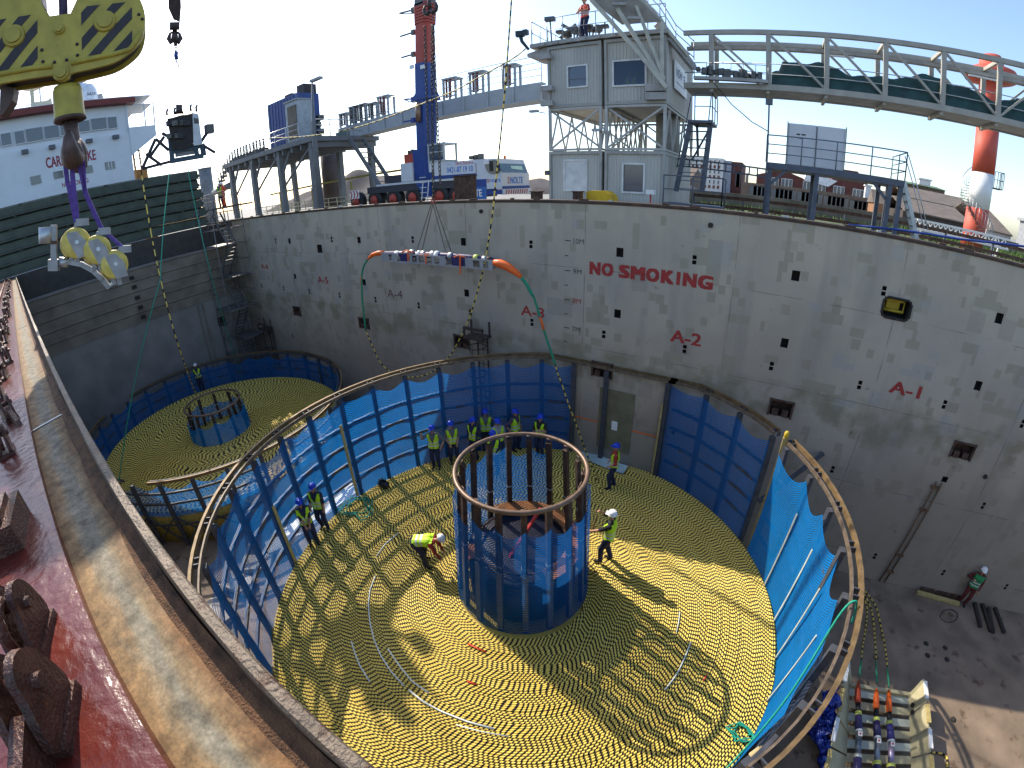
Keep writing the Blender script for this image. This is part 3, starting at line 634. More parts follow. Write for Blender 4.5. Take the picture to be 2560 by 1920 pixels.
# ------------------------------------------------------------------ rear tank
T2, Z2 = (-21.75, 6.8), 1.6
me = coil_mesh('cable_coil', T2, 1.6, 6.5, Z2, .075, 160, None, 2.05); me.materials.append(STRIPE); tag(link('cable_coil', me), 'striped cable coiled in the shaded tank beneath the end bulkhead', 'cable coil')
b = B(); b.lathe([(1.5, 0), (6.48, 0), (6.48, Z2-.08), (1.5, Z2-.08)], 64, (T2[0], T2[1], 0)); single('coil_base', b, mat('coil_side', (.35, .27, .06), .7, 0, .4, 9), 'lower layers of cable under the shaded coil by the end bulkhead', 'cable coil')
fence('low round fence with dark rim round the shaded coil by the end bulkhead', T2, 6.6, 6.72, Z2, 3.12, [12*k+4 for k in range(0, 30)], lambda a: True, ymax=HW, levels=(.5, 1.0), rim=[(-48, 205), (225, 300)], posts_from=0, inner=False)
core('small round core cage of blue netting amid the shaded rear coil', T2, 1.5, 1.45, Z2, 3.15, 10, (), lambda k: True)
# white sheets, bundles and gear
b = B(); P0, P1 = onz(715, 1320, TZ), onz(905, 1195, TZ)
def sheet(c0, c1, w_, z, label):
    c0, c1 = Vector(c0), Vector(c1); d = (c1-c0); rz = math.atan2(d.y, d.x); b = B(); m = (c0+c1)/2
    def fn(u, v): return (m.x+(u-.5)*d.length*math.cos(rz)-(v-.5)*w_*math.sin(rz), m.y+(u-.5)*d.length*math.sin(rz)+(v-.5)*w_*math.cos(rz), z+.05*math.sin(9*u)*math.sin(5*v)+.02*math.sin(23*u))
    b.grid(fn, 24, 8); b.box((m.x, m.y, z-.12), (d.length*.96, w_*.9, .16), rz); return single('white_tabletop', b, mat('white_sheet', (.80, .81, .82), .5, 0, .04, 3), label, 'table')
# ================================================================== people
SKIN = mat('skin', (.42, .22, .14), .55, 0, .1, 30); NAVY = mat('navy_trousers', (.018, .024, .06), .8, 0, .25, 20); BOOT = mat('boot', (.012, .011, .010), .6)
VIS = mat('hi_vis_yellow', (.48, .78, .02), .6, 0, .08, 12); VISO = mat('hi_vis_orange', (.85, .11, .05), .6, 0, .1, 12); VISG = mat('green_vest', (.02, .22, .07), .7, 0, .15, 12)
REFL = mat('reflective_band', (.55, .56, .52), .35); SH = {'black': mat('black_shirt', (.015, .015, .018), .8, 0, .2, 20), 'grey': mat('grey_shirt', (.12, .12, .13), .8, 0, .2, 20), 'red': mat('red_shirt', (.32, .03, .025), .8, 0, .2, 20),
    'navy': NAVY, 'purple': mat('plum_shirt', (.075, .045, .085), .8, 0, .2, 20), 'orange': mat('orange_overall', (.75, .10, .03), .75, 0, .12, 20), 'maroon': mat('maroon_overall', (.10, .018, .018), .8, 0, .2, 20), 'skin': SKIN, 'pale': mat('pale_shirt', (.3, .3, .3), .8, 0, .15, 20)}
HBLUE = mat('blue_helmet', (.01, .05, .48), .3, 0, .05, 5); HWHITE = mat('white_helmet', (.78, .78, .76), .3, 0, .05, 5)
def ik(a, c, l1, l2, hint):
    a, c = Vector(a), Vector(c); d = c-a; L_ = min(d.length, (l1+l2)*.995); d.normalize(); c = a+d*L_
    x = (l1*l1-l2*l2+L_*L_)/(2*L_); h = math.sqrt(max(0, l1*l1-x*x)); hv = Vector(hint); hv = (hv-d*hv.dot(d))
    hv = hv.normalized() if hv.length > 1e-3 else Vector((0, 1, 0)); return a+d*x+hv*h, c
def worker(label, pos, yaw, hands=(None, None), lean=0., shirt='black', sleeves='skin', trousers=None, vest=VIS, helmet=HBLUE, feet=((-.11, .02), (.11, -.03)), turn=0., nod=0., hint=((-.5, -.6, -.3), (.5, -.6, -.3)), crouch=0., group=None, open_vest=True, scale=1., pelvis=None):
    prims = []                                             # (a, b, ra, rb, region)  region: 0 trousers 1 torso 2 skin 3 boot 4 sleeve
    def cap(a, b_, ra, rb, g): prims.append((Vector(a), Vector(b_), ra, rb, g))
    pz = .92-crouch; pel = Vector(pelvis) if pelvis else Vector((0, -.12*math.sin(R(lean)), pz)); sp = Vector((0, math.sin(R(lean)), math.cos(R(lean)))); sf = Vector((0, math.cos(R(lean)), -math.sin(R(lean))))
    ch = pel+sp*.40; nk = pel+sp*.56; X = Vector((1, 0, 0))
    for s, (fx, fy) in zip((-1, 1), feet):
        hip = pel+X*(s*.095); an = Vector((fx, fy, .09)); kn, an = ik(hip, an, .43, .43, (s*.12, 1, 0))
        cap(hip, kn, .112, .082, 0); cap(kn, an, .082, .064, 0); cap(an+Vector((0, -.03, -.035)), an+Vector((s*.02, .15, -.055)), .048, .036, 3)
    for k in (-1, 1): cap(pel+X*(.06*k), pel+X*(.055*k)+sp*.16, .132, .118, 5)
    for k in (-1, 1): cap(pel+X*(.05*k)+sp*.16, ch+X*(.07*k), .122, .136, 1); cap(ch+X*(.07*k), nk+X*(.10*k)-sp*.03, .136, .078, 1)
    cap(nk-sp*.02, nk+sp*.07, .055, .05, 2)
    hd = (Matrix.Rotation(-R(turn), 3, sp) @ (sf*math.cos(R(nod))-sp*math.sin(R(nod)))).normalized(); hu = (sp*math.cos(R(nod))+sf*math.sin(R(nod))).normalized()
    hu = (hu-hd*hu.dot(hd)).normalized(); hx = hd.cross(hu); hc = nk+sp*.075+hu*.10
    cap(hc-hu*.05+hd*.015, hc+hu*.035, .072, .088, 2); cap(hc+hd*.085+hu*.015, hc+hd*.10-hu*.015, .012, .018, 2); cap(hc-hu*.095+hd*.045, hc-hu*.06+hd*.05, .04, .05, 2)
    for k in (-1, 1): cap(hc+hx*(k*.086)+hu*.01, hc+hx*(k*.088)-hu*.02, .016, .013, 2)
    arm_g = {'skin': 2, 'shirt': 4}.get(sleeves, 4)
    for i, s in enumerate((-1, 1)):
        shd = nk-sp*.06+X*(s*.185); tg = hands[i]; tg = Vector(tg) if tg is not None else pel+Vector((s*.27, .06, -.06))
        el, wr = ik(shd, tg, .29, .27, hint[i]); cap(shd, el, .068, .056, 4); cap(shd.lerp(el, .75) if sleeves != 'skin' else shd.lerp(el, .55), el, .056, .05, 4 if sleeves != 'skin' else 2); cap(el, wr, .047, .033, arm_g)
        d = (wr-el).normalized(); px = d.cross(Vector((0, 0, 1)) if abs(d.z) < .9 else Vector((0, 1, 0))).normalized(); pn = px.cross(d)
        cap(wr, wr+d*.07, .03, .034, 2); pm = wr+d*.075
        for q, ln in zip((-.027, -.009, .009, .027), (.06, .072, .068, .052)):
            a = pm+px*q; m_ = a+d*ln*.6-pn*.012; cap(a, m_, .0105, .0095, 2); cap(m_, m_+d*ln*.3-pn*.035, .0095, .008, 2)
        cap(wr+d*.03+px*.03, wr+d*.075+px*.058-pn*.02, .012, .010, 2)
    b = B(); 
    for a, c, ra, rb, g in prims:
        d = c-a; n_ = 3; pts = [a-d.normalized()*ra*.85, a-d.normalized()*ra*.5, a, c, c+d.normalized()*rb*.5, c+d.normalized()*rb*.85]
        b.path(pts, [ra*.45, ra*.86, ra, rb, rb*.86, rb*.45], 10)
    me = b.mesh('person', SKIN); o = bpy.data.objects.new('tmp', me); COL.objects.link(o)
    md = o.modifiers.new('r', 'REMESH'); md.mode = 'VOXEL'; md.voxel_size = .0145; ms = o.modifiers.new('s', 'SMOOTH'); ms.iterations = 2; ms.factor = .4
    dg = bpy.context.evaluated_depsgraph_get(); me2 = bpy.data.meshes.new_from_object(o.evaluated_get(dg)); bpy.data.objects.remove(o)
    n = len(me2.vertices); V = np.zeros(n*3); me2.vertices.foreach_get('co', V); V = V.reshape(-1, 3)
    F = np.zeros(len(me2.polygons)*4, int)
    me2.loops.foreach_get('vertex_index', F); F = F.reshape(-1, 4); C_ = V[F].mean(1)
    D = np.stack([np.linalg.norm(C_-(np.array(a)+np.clip(((C_-np.array(a)) @ np.array(c-a))/max((c-a).length_squared, 1e-9), 0, 1)[:, None]*np.array(c-a)), axis=1)-(ra+rb)/2 for a, c, ra, rb, g in prims], 1)
    G = np.array([p[4] for p in prims])[D.argmin(1)]
    mats_ = [trousers or NAVY, SH[shirt], SKIN, BOOT, SH[shirt], trousers or NAVY]; me2.materials.clear()
    for m_ in mats_: me2.materials.append(m_)
    me2.polygons.foreach_set('material_index', G.astype(np.int32)); me2.polygons.foreach_set('use_smooth', np.ones(len(G), bool)); me2.name = 'person'
    body = link('person', me2); tag(body, label, 'person', group); body.location = pos; body.rotation_euler = (0, 0, -yaw); body.scale = (scale,)*3
    if vest is not None:
        rel = C_-np.array(pel); t_ = rel @ np.array(sp); fr = rel @ np.array(sf); xx = np.abs(C_[:, 0])
        ok = (((G == 1) & (t_ < .545)) | ((G == 5) & (t_ > -.02)) | ((G == 4) & (xx < .2) & (t_ > .38) & (np.abs(fr) < .13))) & (xx < .225)
        if open_vest: ok &= ~((fr > .02) & (xx < .012+.10*np.clip((t_-.22)/.3, 0, 1)))
        ids = np.nonzero(ok)[0]; used = np.unique(F[ids]); mp = np.full(n, -1); mp[used] = np.arange(len(used))
        N = np.zeros(n*3); me2.vertices.foreach_get('normal', N); N = N.reshape(-1, 3)
        vm = bpy.data.meshes.new('vest'); vm.from_pydata((V[used]+N[used]*.014).tolist(), [], mp[F[ids]].tolist()); vm.materials.append(vest); vm.materials.append(REFL)
        bands = ((t_[ids] > .07) & (t_[ids] < .125)) | ((t_[ids] > .20) & (t_[ids] < .255)); vm.polygons.foreach_set('material_index', bands.astype(np.int32)); vm.polygons.foreach_set('use_smooth', np.ones(len(ids), bool)); link('vest', vm, body, True)
    if helmet is not None:
        b = B(); M = Matrix((hx, hd, hu)).transposed(); pr = [(.128, .0), (.13, .008), (.118, .014), (.116, .04), (.10, .085), (.06, .115), (.015, .124)]
        b.lathe(pr, 18, hc+hu*.035, hu); b.box(hc+hd*.135+hu*.037, (.15, .07, .012), m=M); b.bar(hc+hd*.085+hu*.135, hc-hd*.085+hu*.135, .03, .02, hu); link('helmet', b.mesh('helmet', helmet), body, True)
    b = B()
    for k in (-1, 1): b.ball(hc+hd*.083+hx*(k*.033)+hu*.022, .011, 6, 4)
    b.box(hc+hd*.092-hu*.052, (.045, .012, .008), m=Matrix((hx, hd, hu)).transposed())
    for nm, c in zip(('eye', 'eye', 'mouth'), pieces(b)): link(nm, c.mesh(nm, BOOT), body, True)
    return body
def stand(px, py, z, h=1.76, fwd=None):                 # where someone stands whose helmet top is seen at a pixel
    p = onz(px, py, z+h); return Vector((p.x, p.y, z))
CZT = TZ+.005
toC = lambda p: math.atan2(CC[0]-p.x, CC[1]-p.y)
GB = 'workers in blue helmets at the back of the near tank'
def W(label, px, py, da=0., z=CZT, **k):
    p = stand(px, py, z); return worker(label, p, toC(p)+da, **k)
W('worker in blue helmet and yellow vest pointing up with one raised arm', 1079, 1066, .6, shirt='grey', hands=((-.30, .16, 1.02), (.30, .36, 1.62)), hint=((-1, -.3, 0), (.6, .2, -1)), group=GB)
W('worker in blue helmet and grey shirt beside the one pointing up', 1126, 1055, .1, shirt='grey', hands=((-.14, .2, .95), (.14, .22, .98)), group=GB)
W('worker in blue helmet half turned, left of the wall ladder', 1181, 1046, .8, shirt='navy', sleeves='shirt', hands=((-.22, .2, .9), (.25, .05, .82)), group=GB)
W('worker in blue helmet standing right before the caged wall ladder', 1212, 1025, .05, shirt='grey', hands=((-.32, .05, 1.0), (.30, .05, .9)), hint=((-1, -.4, 0), (1, -.5, 0)), group=GB)
W('worker in blue helmet and pale shirt with vest hanging open', 1243, 1049, -.2, shirt='pale', group=GB)
W('worker in blue helmet seen through the core netting', 1231, 1079, .2, shirt='navy', sleeves='shirt', hands=((-.1, .25, 1.05), (.12, .24, 1.08)), group=GB)
W('worker in blue helmet and plum shirt with hand on hip', 1287, 1025, -.9, shirt='purple', hands=((-.26, .08, .86), (.30, -.02, 1.0)), hint=((-1, -.5, 0), (1, -.6, 0)), group=GB)
W('worker in blue helmet and black shirt next to the door panel', 1351, 1038, .45, shirt='black', hands=((-.2, .34, 1.35), (.28, .05, .85)), hint=((-1, 0, -1), (1, -.6, 0)), group=GB)
p = onz(1530, 1218, CZT); worker('worker in blue helmet and red shirt standing alone right of the core', p, R(-110), shirt='red', hands=((-.16, .18, .98), (.2, .16, .98)), feet=((-.12, .1), (.12, -.06)))
p = onz(1515, 1402, CZT); RH = p; worker('worker in white helmet pulling a line up with both hands right of the core', p, R(-95), shirt='black', helmet=HWHITE, hands=((-.12, .50, 1.02), (.10, .34, 1.58)), hint=((-.6, 0, -1), (.8, .1, -.8)), feet=((-.12, .14), (.12, -.08)), open_vest=True, scale=1.06)
p = stand(779, 1212, CZT); worker('taller worker of the pair in blue helmets by the left fence', p, R(150), shirt='navy', hands=((-.22, .12, .86), (.25, .1, .85)))
p = stand(746, 1250, CZT); worker('shorter worker of the pair in blue helmets, hands joined before him', p, R(115), shirt='navy', hands=((-.05, .24, .86), (.05, .24, .86)))
p = onz(1062, 1408, CZT); worker('stooping worker in white helmet bent over the coil beside the core', p+Vector((0, 0, 0)), R(62), lean=82, shirt='red', sleeves='shirt', helmet=HWHITE, hands=((-.12, .62, .34), (.16, .58, .30)), hint=((-.5, -.6, .5), (.5, -.6, .5)), feet=((-.16, -.03), (.16, .08)), nod=-25, open_vest=False, pelvis=(0, -.16, .90))
p = stand(487, 910, Z2+.01, 1.77); worker('lone worker in white helmet on the shaded coil by the end bulkhead', p, R(120), shirt='navy', sleeves='shirt', helmet=HWHITE, hands=((-.05, .22, 1.0), (.05, .22, 1.0)))
p = onz(2402, 1508, 0.005); worker('worker in white helmet, green vest and maroon overalls by the hold wall', p, R(-165), shirt='maroon', sleeves='shirt', trousers=SH['maroon'], vest=VISG, helmet=HWHITE, hands=((-.22, .15, .9), (.22, .18, 1.3)), open_vest=False)
# ================================================================== near coaming, red rail and cleats
def coaming_material():
    m = bpy.data.materials.new('worn_coaming_plate'); m.use_nodes = True; t = m.node_tree; L = t.links.new
    p = t.nodes['Principled BSDF']; p.inputs['Roughness'].default_value = .68; p.inputs['Specular IOR Level'].default_value = .2
    g = nn(t, 'ShaderNodeNewGeometry'); P = g.outputs['Position']; mp = nn(t, 'ShaderNodeMapping'); mp.inputs['Scale'].default_value = (1.6, 9, 4); L(P, mp.inputs[0])
    n = nn(t, 'ShaderNodeTexNoise'); n.inputs['Scale'].default_value = 1.6; n.inputs['Detail'].default_value = 8; n.inputs['Roughness'].default_value = .6; L(mp.outputs[0], n.inputs['Vector'])
    s = nn(t, 'ShaderNodeSeparateXYZ'); L(P, s.inputs[0])
    y = nn(t, 'ShaderNodeMapRange'); L(s.outputs[1], y.inputs[0]); y.inputs[1].default_value = -.18; y.inputs[2].default_value = .04       # wheel track worn bright along the middle
    a = nn(t, 'ShaderNodeMath', operation='MULTIPLY_ADD'); L(n.outputs[0], a.inputs[0]); a.inputs[1].default_value = .55; a.inputs[2].default_value = -.27
    q = nn(t, 'ShaderNodeMath', operation='ADD'); L(y.outputs[0], q.inputs[0]); L(a.outputs[0], q.inputs[1])
    r = nn(t, 'ShaderNodeValToRGB'); L(q.outputs[0], r.inputs[0]); e = r.color_ramp.elements
    e[0].position = 0; e[0].color = (.20, .115, .05, 1); e[1].position = 1; e[1].color = (.11, .05, .022, 1)
    for ps, c in ((.22, (.25, .155, .07)), (.36, (.22, .185, .125)), (.5, (.205, .18, .13)), (.62, (.23, .165, .09)), (.82, (.20, .10, .04))): z = e.new(ps); z.color = (*c, 1)
    n2 = nn(t, 'ShaderNodeTexNoise'); n2.inputs['Scale'].default_value = 26; n2.inputs['Detail'].default_value = 8; L(P, n2.inputs['Vector'])
    v = nn(t, 'ShaderNodeMapRange'); L(n2.outputs[0], v.inputs[0]); v.inputs[1].default_value = .3; v.inputs[2].default_value = .7; v.inputs[3].default_value = .5; v.inputs[4].default_value = 1.3
    mx = nn(t, 'ShaderNodeMixRGB', blend_type='MULTIPLY'); mx.inputs[0].default_value = 1; L(r.outputs[0], mx.inputs[1]); L(v.outputs[0], mx.inputs[2])
    n4 = nn(t, 'ShaderNodeTexNoise'); n4.inputs['Scale'].default_value = 150; n4.inputs['Detail'].default_value = 4; L(P, n4.inputs['Vector']); v4 = nn(t, 'ShaderNodeMapRange'); L(n4.outputs[0], v4.inputs[0]); v4.inputs[1].default_value = .35; v4.inputs[2].default_value = .65; v4.inputs[3].default_value = .72; v4.inputs[4].default_value = 1.12
    mx2 = nn(t, 'ShaderNodeMixRGB', blend_type='MULTIPLY'); mx2.inputs[0].default_value = 1; L(mx.outputs[0], mx2.inputs[1]); L(v4.outputs[0], mx2.inputs[2]); L(mx2.outputs[0], p.inputs['Base Color'])
    bp = nn(t, 'ShaderNodeBump'); bp.inputs['Strength'].default_value = .3; bp.inputs['Distance'].default_value = .004; L(n2.outputs[0], bp.inputs['Height']); L(bp.outputs[0], p.inputs['Normal']); return m
def wet_red():
    m = bpy.data.materials.new('glossy_red_lead'); m.use_nodes = True; t = m.node_tree; L = t.links.new; p = t.nodes['Principled BSDF']
    g = nn(t, 'ShaderNodeNewGeometry'); P = g.outputs['Position']; n = nn(t, 'ShaderNodeTexNoise'); n.inputs['Scale'].default_value = 5; n.inputs['Detail'].default_value = 6; L(P, n.inputs['Vector'])
    r = nn(t, 'ShaderNodeValToRGB'); L(n.outputs[0], r.inputs[0]); r.color_ramp.elements[0].color = (.05, .011, .009, 1); r.color_ramp.elements[1].color = (.155, .022, .013, 1); L(r.outputs[0], p.inputs['Base Color'])
    p.inputs['Roughness'].default_value = .27; p.inputs['Specular IOR Level'].default_value = .55
    n2 = nn(t, 'ShaderNodeTexNoise'); n2.inputs['Scale'].default_value = 22; n2.inputs['Detail'].default_value = 5; L(P, n2.inputs['Vector'])
    bp = nn(t, 'ShaderNodeBump'); bp.inputs['Strength'].default_value = .55; bp.inputs['Distance'].default_value = .012; L(n2.outputs[0], bp.inputs['Height']); L(bp.outputs[0], p.inputs['Normal']); return m
WETRED = wet_red(); COAM = coaming_material()
CLEATM = mat('cleat_rust', (.075, .028, .018), .38, .15, .5, 14, .35, .5, (.17, .06, .02))
BARM = mat('coaming_bar', (.13, .098, .07), .5, .2, .35, 12, .42, .5, (.07, .038, .022))
cm = thing('hatch_coaming', 'worn beige and rust coaming top running along the near side of the hold', 'coaming', (-2, -.1, 10.4))
rng = random.Random(4); n = 150; v = []; xs_ = [-34+ (39.0)*i/n for i in range(n+1)]
def strip(name, prof, mt, jit=.0, x0=-34., x1=5., n=150):
    b = B(); k = len(prof); v = []
    for i in range(n+1):
        t_ = i/n; x = x0+(x1-x0)*(1-(1-t_)**.6*1.0) if False else x1-(x1-x0)*((1-t_)**2.2)
        for (y, z) in prof: v.append((x, y+rng.uniform(-jit, jit), z+rng.uniform(-jit, jit)))
    f = [(i*k+j, i*k+(j+1) % k, i*k+k+(j+1) % k, i*k+k+j) for i in range(n) for j in range(k)]+[tuple(reversed(range(k))), tuple(n*k+j for j in range(k))]
    b.add(v, f); return obj(name, b, mt, cm)
strip('top_plate', [(-.25, 11.05), (-.25, 11.128), (-.08, 11.13), (.036, 11.132), (.036, 11.05)], COAM, .0)
strip('upstand_bar', [(.042, 10.90), (.040, 11.225), (.043, 11.232), (.064, 11.232), (.068, 11.224), (.066, 10.90)], BARM, .0016)
strip('rust_gutter', [(.018, 11.12), (-.008, 11.131), (.005, 11.139), (.02, 11.144), (.0395, 11.15), (.0395, 11.12)], mat('gutter_rust', (.12, .055, .022), .8, 0, .6, 25, .4, .6), .004)
strip('red_rail', [(-1.3, 10.80), (-1.3, 11.165), (-.45, 11.165), (-.20, 11.165), (-.172, 11.164), (-.17, 11.136), (-.17, 10.80)], WETRED, .0012)
b = B(); b.b2(-34, 5, -2.6, -1.31, 9.7, 9.8); b.b2(-34, 5, -1.5, -.02, 10.5, 10.8); obj('side_deck', b, WETRED, cm)
for x in (-2.62, -6.9, -13): b = B(); b.box((x, -.07, 11.1335), (.014, .2, .003), .25); obj('weld_seam', b, GALV, cm)
CL = []
def cleat(label, x, y, rz, s=1., z=11.16, kind=0):
    t = thing('hatch_cleat', label, 'cleat', (x, y, z), rz, 'cleats along the red rail'); t.scale = (s, s, s)
    b = B(); b.b2(-.09, .09, -.065, .065, -.01, .035); link('base', b.mesh('base', CLEATM), t, True)
    out = [(-.075, .0), (-.085, .10), (-.06, .165), (-.015, .19), (.03, .17), (.05, .12), (.085, .06), (.09, .0)]
    for sgn in (-1, 1):
        b = B(); b.prism([(a, max(.0, c)+.03) for a, c in round2(out, 3)], lambda a, c, q, sgn=sgn: (a, sgn*(.028+q), c), 0, .026); link('cheek_plate', b.mesh('cheek_plate', CLEATM), t, True)
    b = B(); b.tube((-.01, -.075, .145), (-.01, .075, .145), .019, n=10); link('pin', b.mesh('pin', CLEATM), t, True)
    if kind == 0: b = B(); b.path([(-.01, 0, .15), (.03, 0, .20), (.085, 0, .19), (.11, 0, .13), (.105, 0, .07)], [.022, .024, .024, .02, .014], 8); link('swing_hook', b.mesh('swing_hook', CLEATM), t, True)
    if kind == 1:
        b = B(); b.prism([(.03, .03), (.05, .12), (.16, .10), (.30, .05), (.34, .0), (.30, -.0), (.06, .0)], lambda a, c, q: (a, q, c), -.02, .02); link('wedge_arm', b.mesh('wedge_arm', CLEATM), t, True)
    return t
cleat('large rusty cleat with a long wedge arm at the end of the red rail', -.80, -.33, R(-28), .85, kind=1)
cleat('rusty cleat with twin cheeks next to the wedge armed one', -1.06, -.31, R(-25), .72)
b = B(); b.box((-1.60, -.36, 11.20), (.22, .20, .10), -.2); b.box((-1.60, -.36, 11.26), (.15, .14, .03), -.2); single('stopper_block', b, CLEATM, 'dark square stopper block on the red rail beyond the twin cheeked cleat', 'stopper')
for k in range(30):
    x = -2.35-.5*k-.012*k*k; cleat('small dark cleat in the long row on the far red rail', x, -.30+.035*math.sin(k*2.1), R(15*math.sin(k*1.7)), .62+.12*math.sin(k*3.3), kind=k % 2 if k % 3 else 0)
b = B(); b.path([(-34, -.55, 11.21), (-20, -.52, 11.22), (-9, -.5, 11.23), (-5, -.48, 11.2)], .03, 6); single('deck_pipe', b, CLEATM, 'dark pipe lying along the red rail behind the small cleats', 'pipe')
# white tank-like winch housing far left behind the row
b = B(); b.lathe([(.1, 0), (.42, .05), (.46, .3), (.46, 1.0), (.38, 1.35), (.1, 1.5)], 16, (-24.5, -1.35, 11)); single('deck_ventilator', b, mat('vent_grey', (.42, .45, .48), .4, .3, .2, 3), 'pale grey mushroom ventilator at the far end of the red rail', 'ventilator')
b = B(); b.lathe([(.1, 0), (.35, .05), (.35, .8), (.28, 1.0), (.05, 1.05)], 14, (-20.5, -1.2, 11)); single('deck_bollard', b, mat('vent_grey'+'2', (.35, .37, .40), .4, .3, .2, 3), 'short grey bollard nearer than the mushroom ventilator', 'bollard')
# ------------------------------------------------------------------ crane hook block hanging before the camera
HB = mat('hook_block_yellow', (.40, .32, .05), .5, 0, .22, 5, .16, .1, (.16, .09, .04)); HBK = mat('hook_block_stripe', (.035, .03, .035), .6, 0, .2, 8); HOOKM = mat('hook_steel', (.095, .06, .05), .55, .2, .35, 6, .25, .2)
PURP = mat('purple_sling', (.10, .055, .26), .8, 0, .25, 25)
HP = atd(165, 150, 6.2); hn = Vector((-HP.x, -HP.y-.9, -.0)).normalized(); hr = Vector((0, 0, 1)).cross(hn).normalized()
def hpt(zx, zy, off=0.):
    d = ray(zx*.28933, zy*.28933); return CP+d*((HP-CP).dot(hn)/d.dot(hn))+hn*off
def hprism(b, pts, o0, o1): return b.prism(pts, lambda a, c, q: hpt(a, c, q), o0, o1)
hb = thing('crane_hook_block', 'big yellow crane hook block with black diagonal stripes hanging close by', 'hook block', (HP.x, HP.y, HP.z-.5))
outl = [(350, -260), (362, 40), (430, 155), (615, 130), (665, 20), (760, -260), (1080, -190), (1190, -30), (1248, 110), (1253, 240), (1215, 370), (1120, 470), (980, 555), (800, 605), (618, 648), (600, 690), (560, 712), (515, 712), (480, 690), (460, 660), (0, 735), (-140, 690), (-230, 560), (-240, 330), (-180, 110), (-90, -60), (60, -220)]
outl = outl[:6]+round2(outl, 3)[18:19*3]+outl[19:20]+round2(outl, 3)[60:] if False else outl[:5]+round2(outl, 4)[20:56]+outl[14:21]+round2(outl, 4)[84:]
b = B(); hprism(b, outl, 0, .05); obj('front_plate', b, HB, hb); b = B(); hprism(b, outl, -.34, -.29); obj('back_plate', b, HB, hb)
b = B(); hprism(b, [(x*.96+20, y*.96-5) for x, y in outl], -.29, 0.); obj('sheave_housing', b, mat('housing_grey', (.05, .045, .05), .6), hb)
b = B(); b.path([hpt(x, y, .055) for x, y in ((0, 655), (300, 600), (460, 585))], .03, 6); b.path([hpt(x, y, .055) for x, y in ((620, 560), (800, 520), (1000, 480), (1130, 440), (1215, 300))], .03, 6); obj('edge_rib', b, HB, hb)
def clip(poly, f):
    out = []
    for (a, c) in zip(poly, poly[1:]+poly[:1]):
        fa, fc = f(a), f(c)
        if fa >= 0: out.append(a)
        if fa*fc < 0: t_ = fa/(fa-fc); out.append((a[0]+(c[0]-a[0])*t_, a[1]+(c[1]-a[1])*t_))
    return out
for Q in (((705, 75), (1140, 30), (1145, 430), (715, 505)), ((-90, 200), (330, 135), (335, 575), (-70, 640))):
    for k in range(4):
        c0 = .12+k*.5; pl = clip(clip([(0, 0), (1, 0), (1, 1), (0, 1)], lambda q: q[0]+q[1]-c0), lambda q: c0+.25-q[0]-q[1])
        if len(pl) < 3: continue
        b = B(); hprism(b, [tuple((1-u)*(1-v_)*Q[0][i]+u*(1-v_)*Q[1][i]+u*v_*Q[2][i]+(1-u)*v_*Q[3][i] for i in (0, 1)) for u, v_ in pl], .0515, .0555); obj('warning_stripe', b, HBK, hb)
for x, y, r_ in ((910, 200, .115), (130, 325, .115), (518, 265, .06), (535, 640, .085)):
    b = B(); b.lathe([(.01, 0), (r_*1.1, 0), (r_, .03), (r_*.75, .035), (r_*.72, .06), (.01, .06)], 18, hpt(x, y, .05), hn, False); obj('pin_cap', b, HB, hb)
for x, y in ((370, 445), (380, 545), (478, 550), (582, 530), (672, 395), (675, 490), (1200, 140), (1230, 180)):
    b = B(); b.lathe([(.005, 0), (.02, 0), (.016, .015), (.005, .018)], 8, hpt(x, y, .05), hn); obj('bolt', b, HBK, hb)
ax = hpt(558, 700, -.15); U = Vector((0, 0, 1))
b = B(); b.lathe([(.02, .03), (.145, .03), (.165, -.02), (.17, -.27), (.178, -.31), (.17, -.35), (.1, -.36)], 22, ax-U*.05); obj('swivel', b, HB, hb)
b = B(); b.lathe([(.165, 0), (.185, .01), (.185, .04), (.165, .05)], 22, ax-U*.41); obj('swivel_collar', b, HOOKM, hb)
hk = ax-U*.40; b = B()
b.path([hk, hk-U*.20, hk-U*.34], [.085, .09, .11], 12)
for s in (-1, 1): b.path([hk-U*.28+hn*(s*.02), hk-U*.42+hn*(s*.09), hk-U*.45+hn*(s*.17), hk-U*.37+hn*(s*.25), hk-U*.23+hn*(s*.25), hk-U*.16+hn*(s*.21)], [.115, .13, .12, .10, .06, .03], 12)
b.ball(hk-U*.35, (.15, .15, .17), 14, 10); obj('ramshorn_hook', b, HOOKM, hb)
b = B(); b.path([hpt(525, -260, -.14), hpt(530, 20, -.14), hpt(530, 130, -.14)], .05, 8); b.path([hpt(530, 60, -.1), hpt(505, 135, -.1)], .02, 6); obj('wire_rope', b, mat('sling_dark', (.06, .045, .09), .7), hb)
b = B(); b.prism([(-20, 720), (105, 735), (85, 850), (0, 975), (-30, 980)], lambda a, c, q: hpt(a, c, q), -.3, -.1); obj('hook_latch', b, HOOKM, hb)
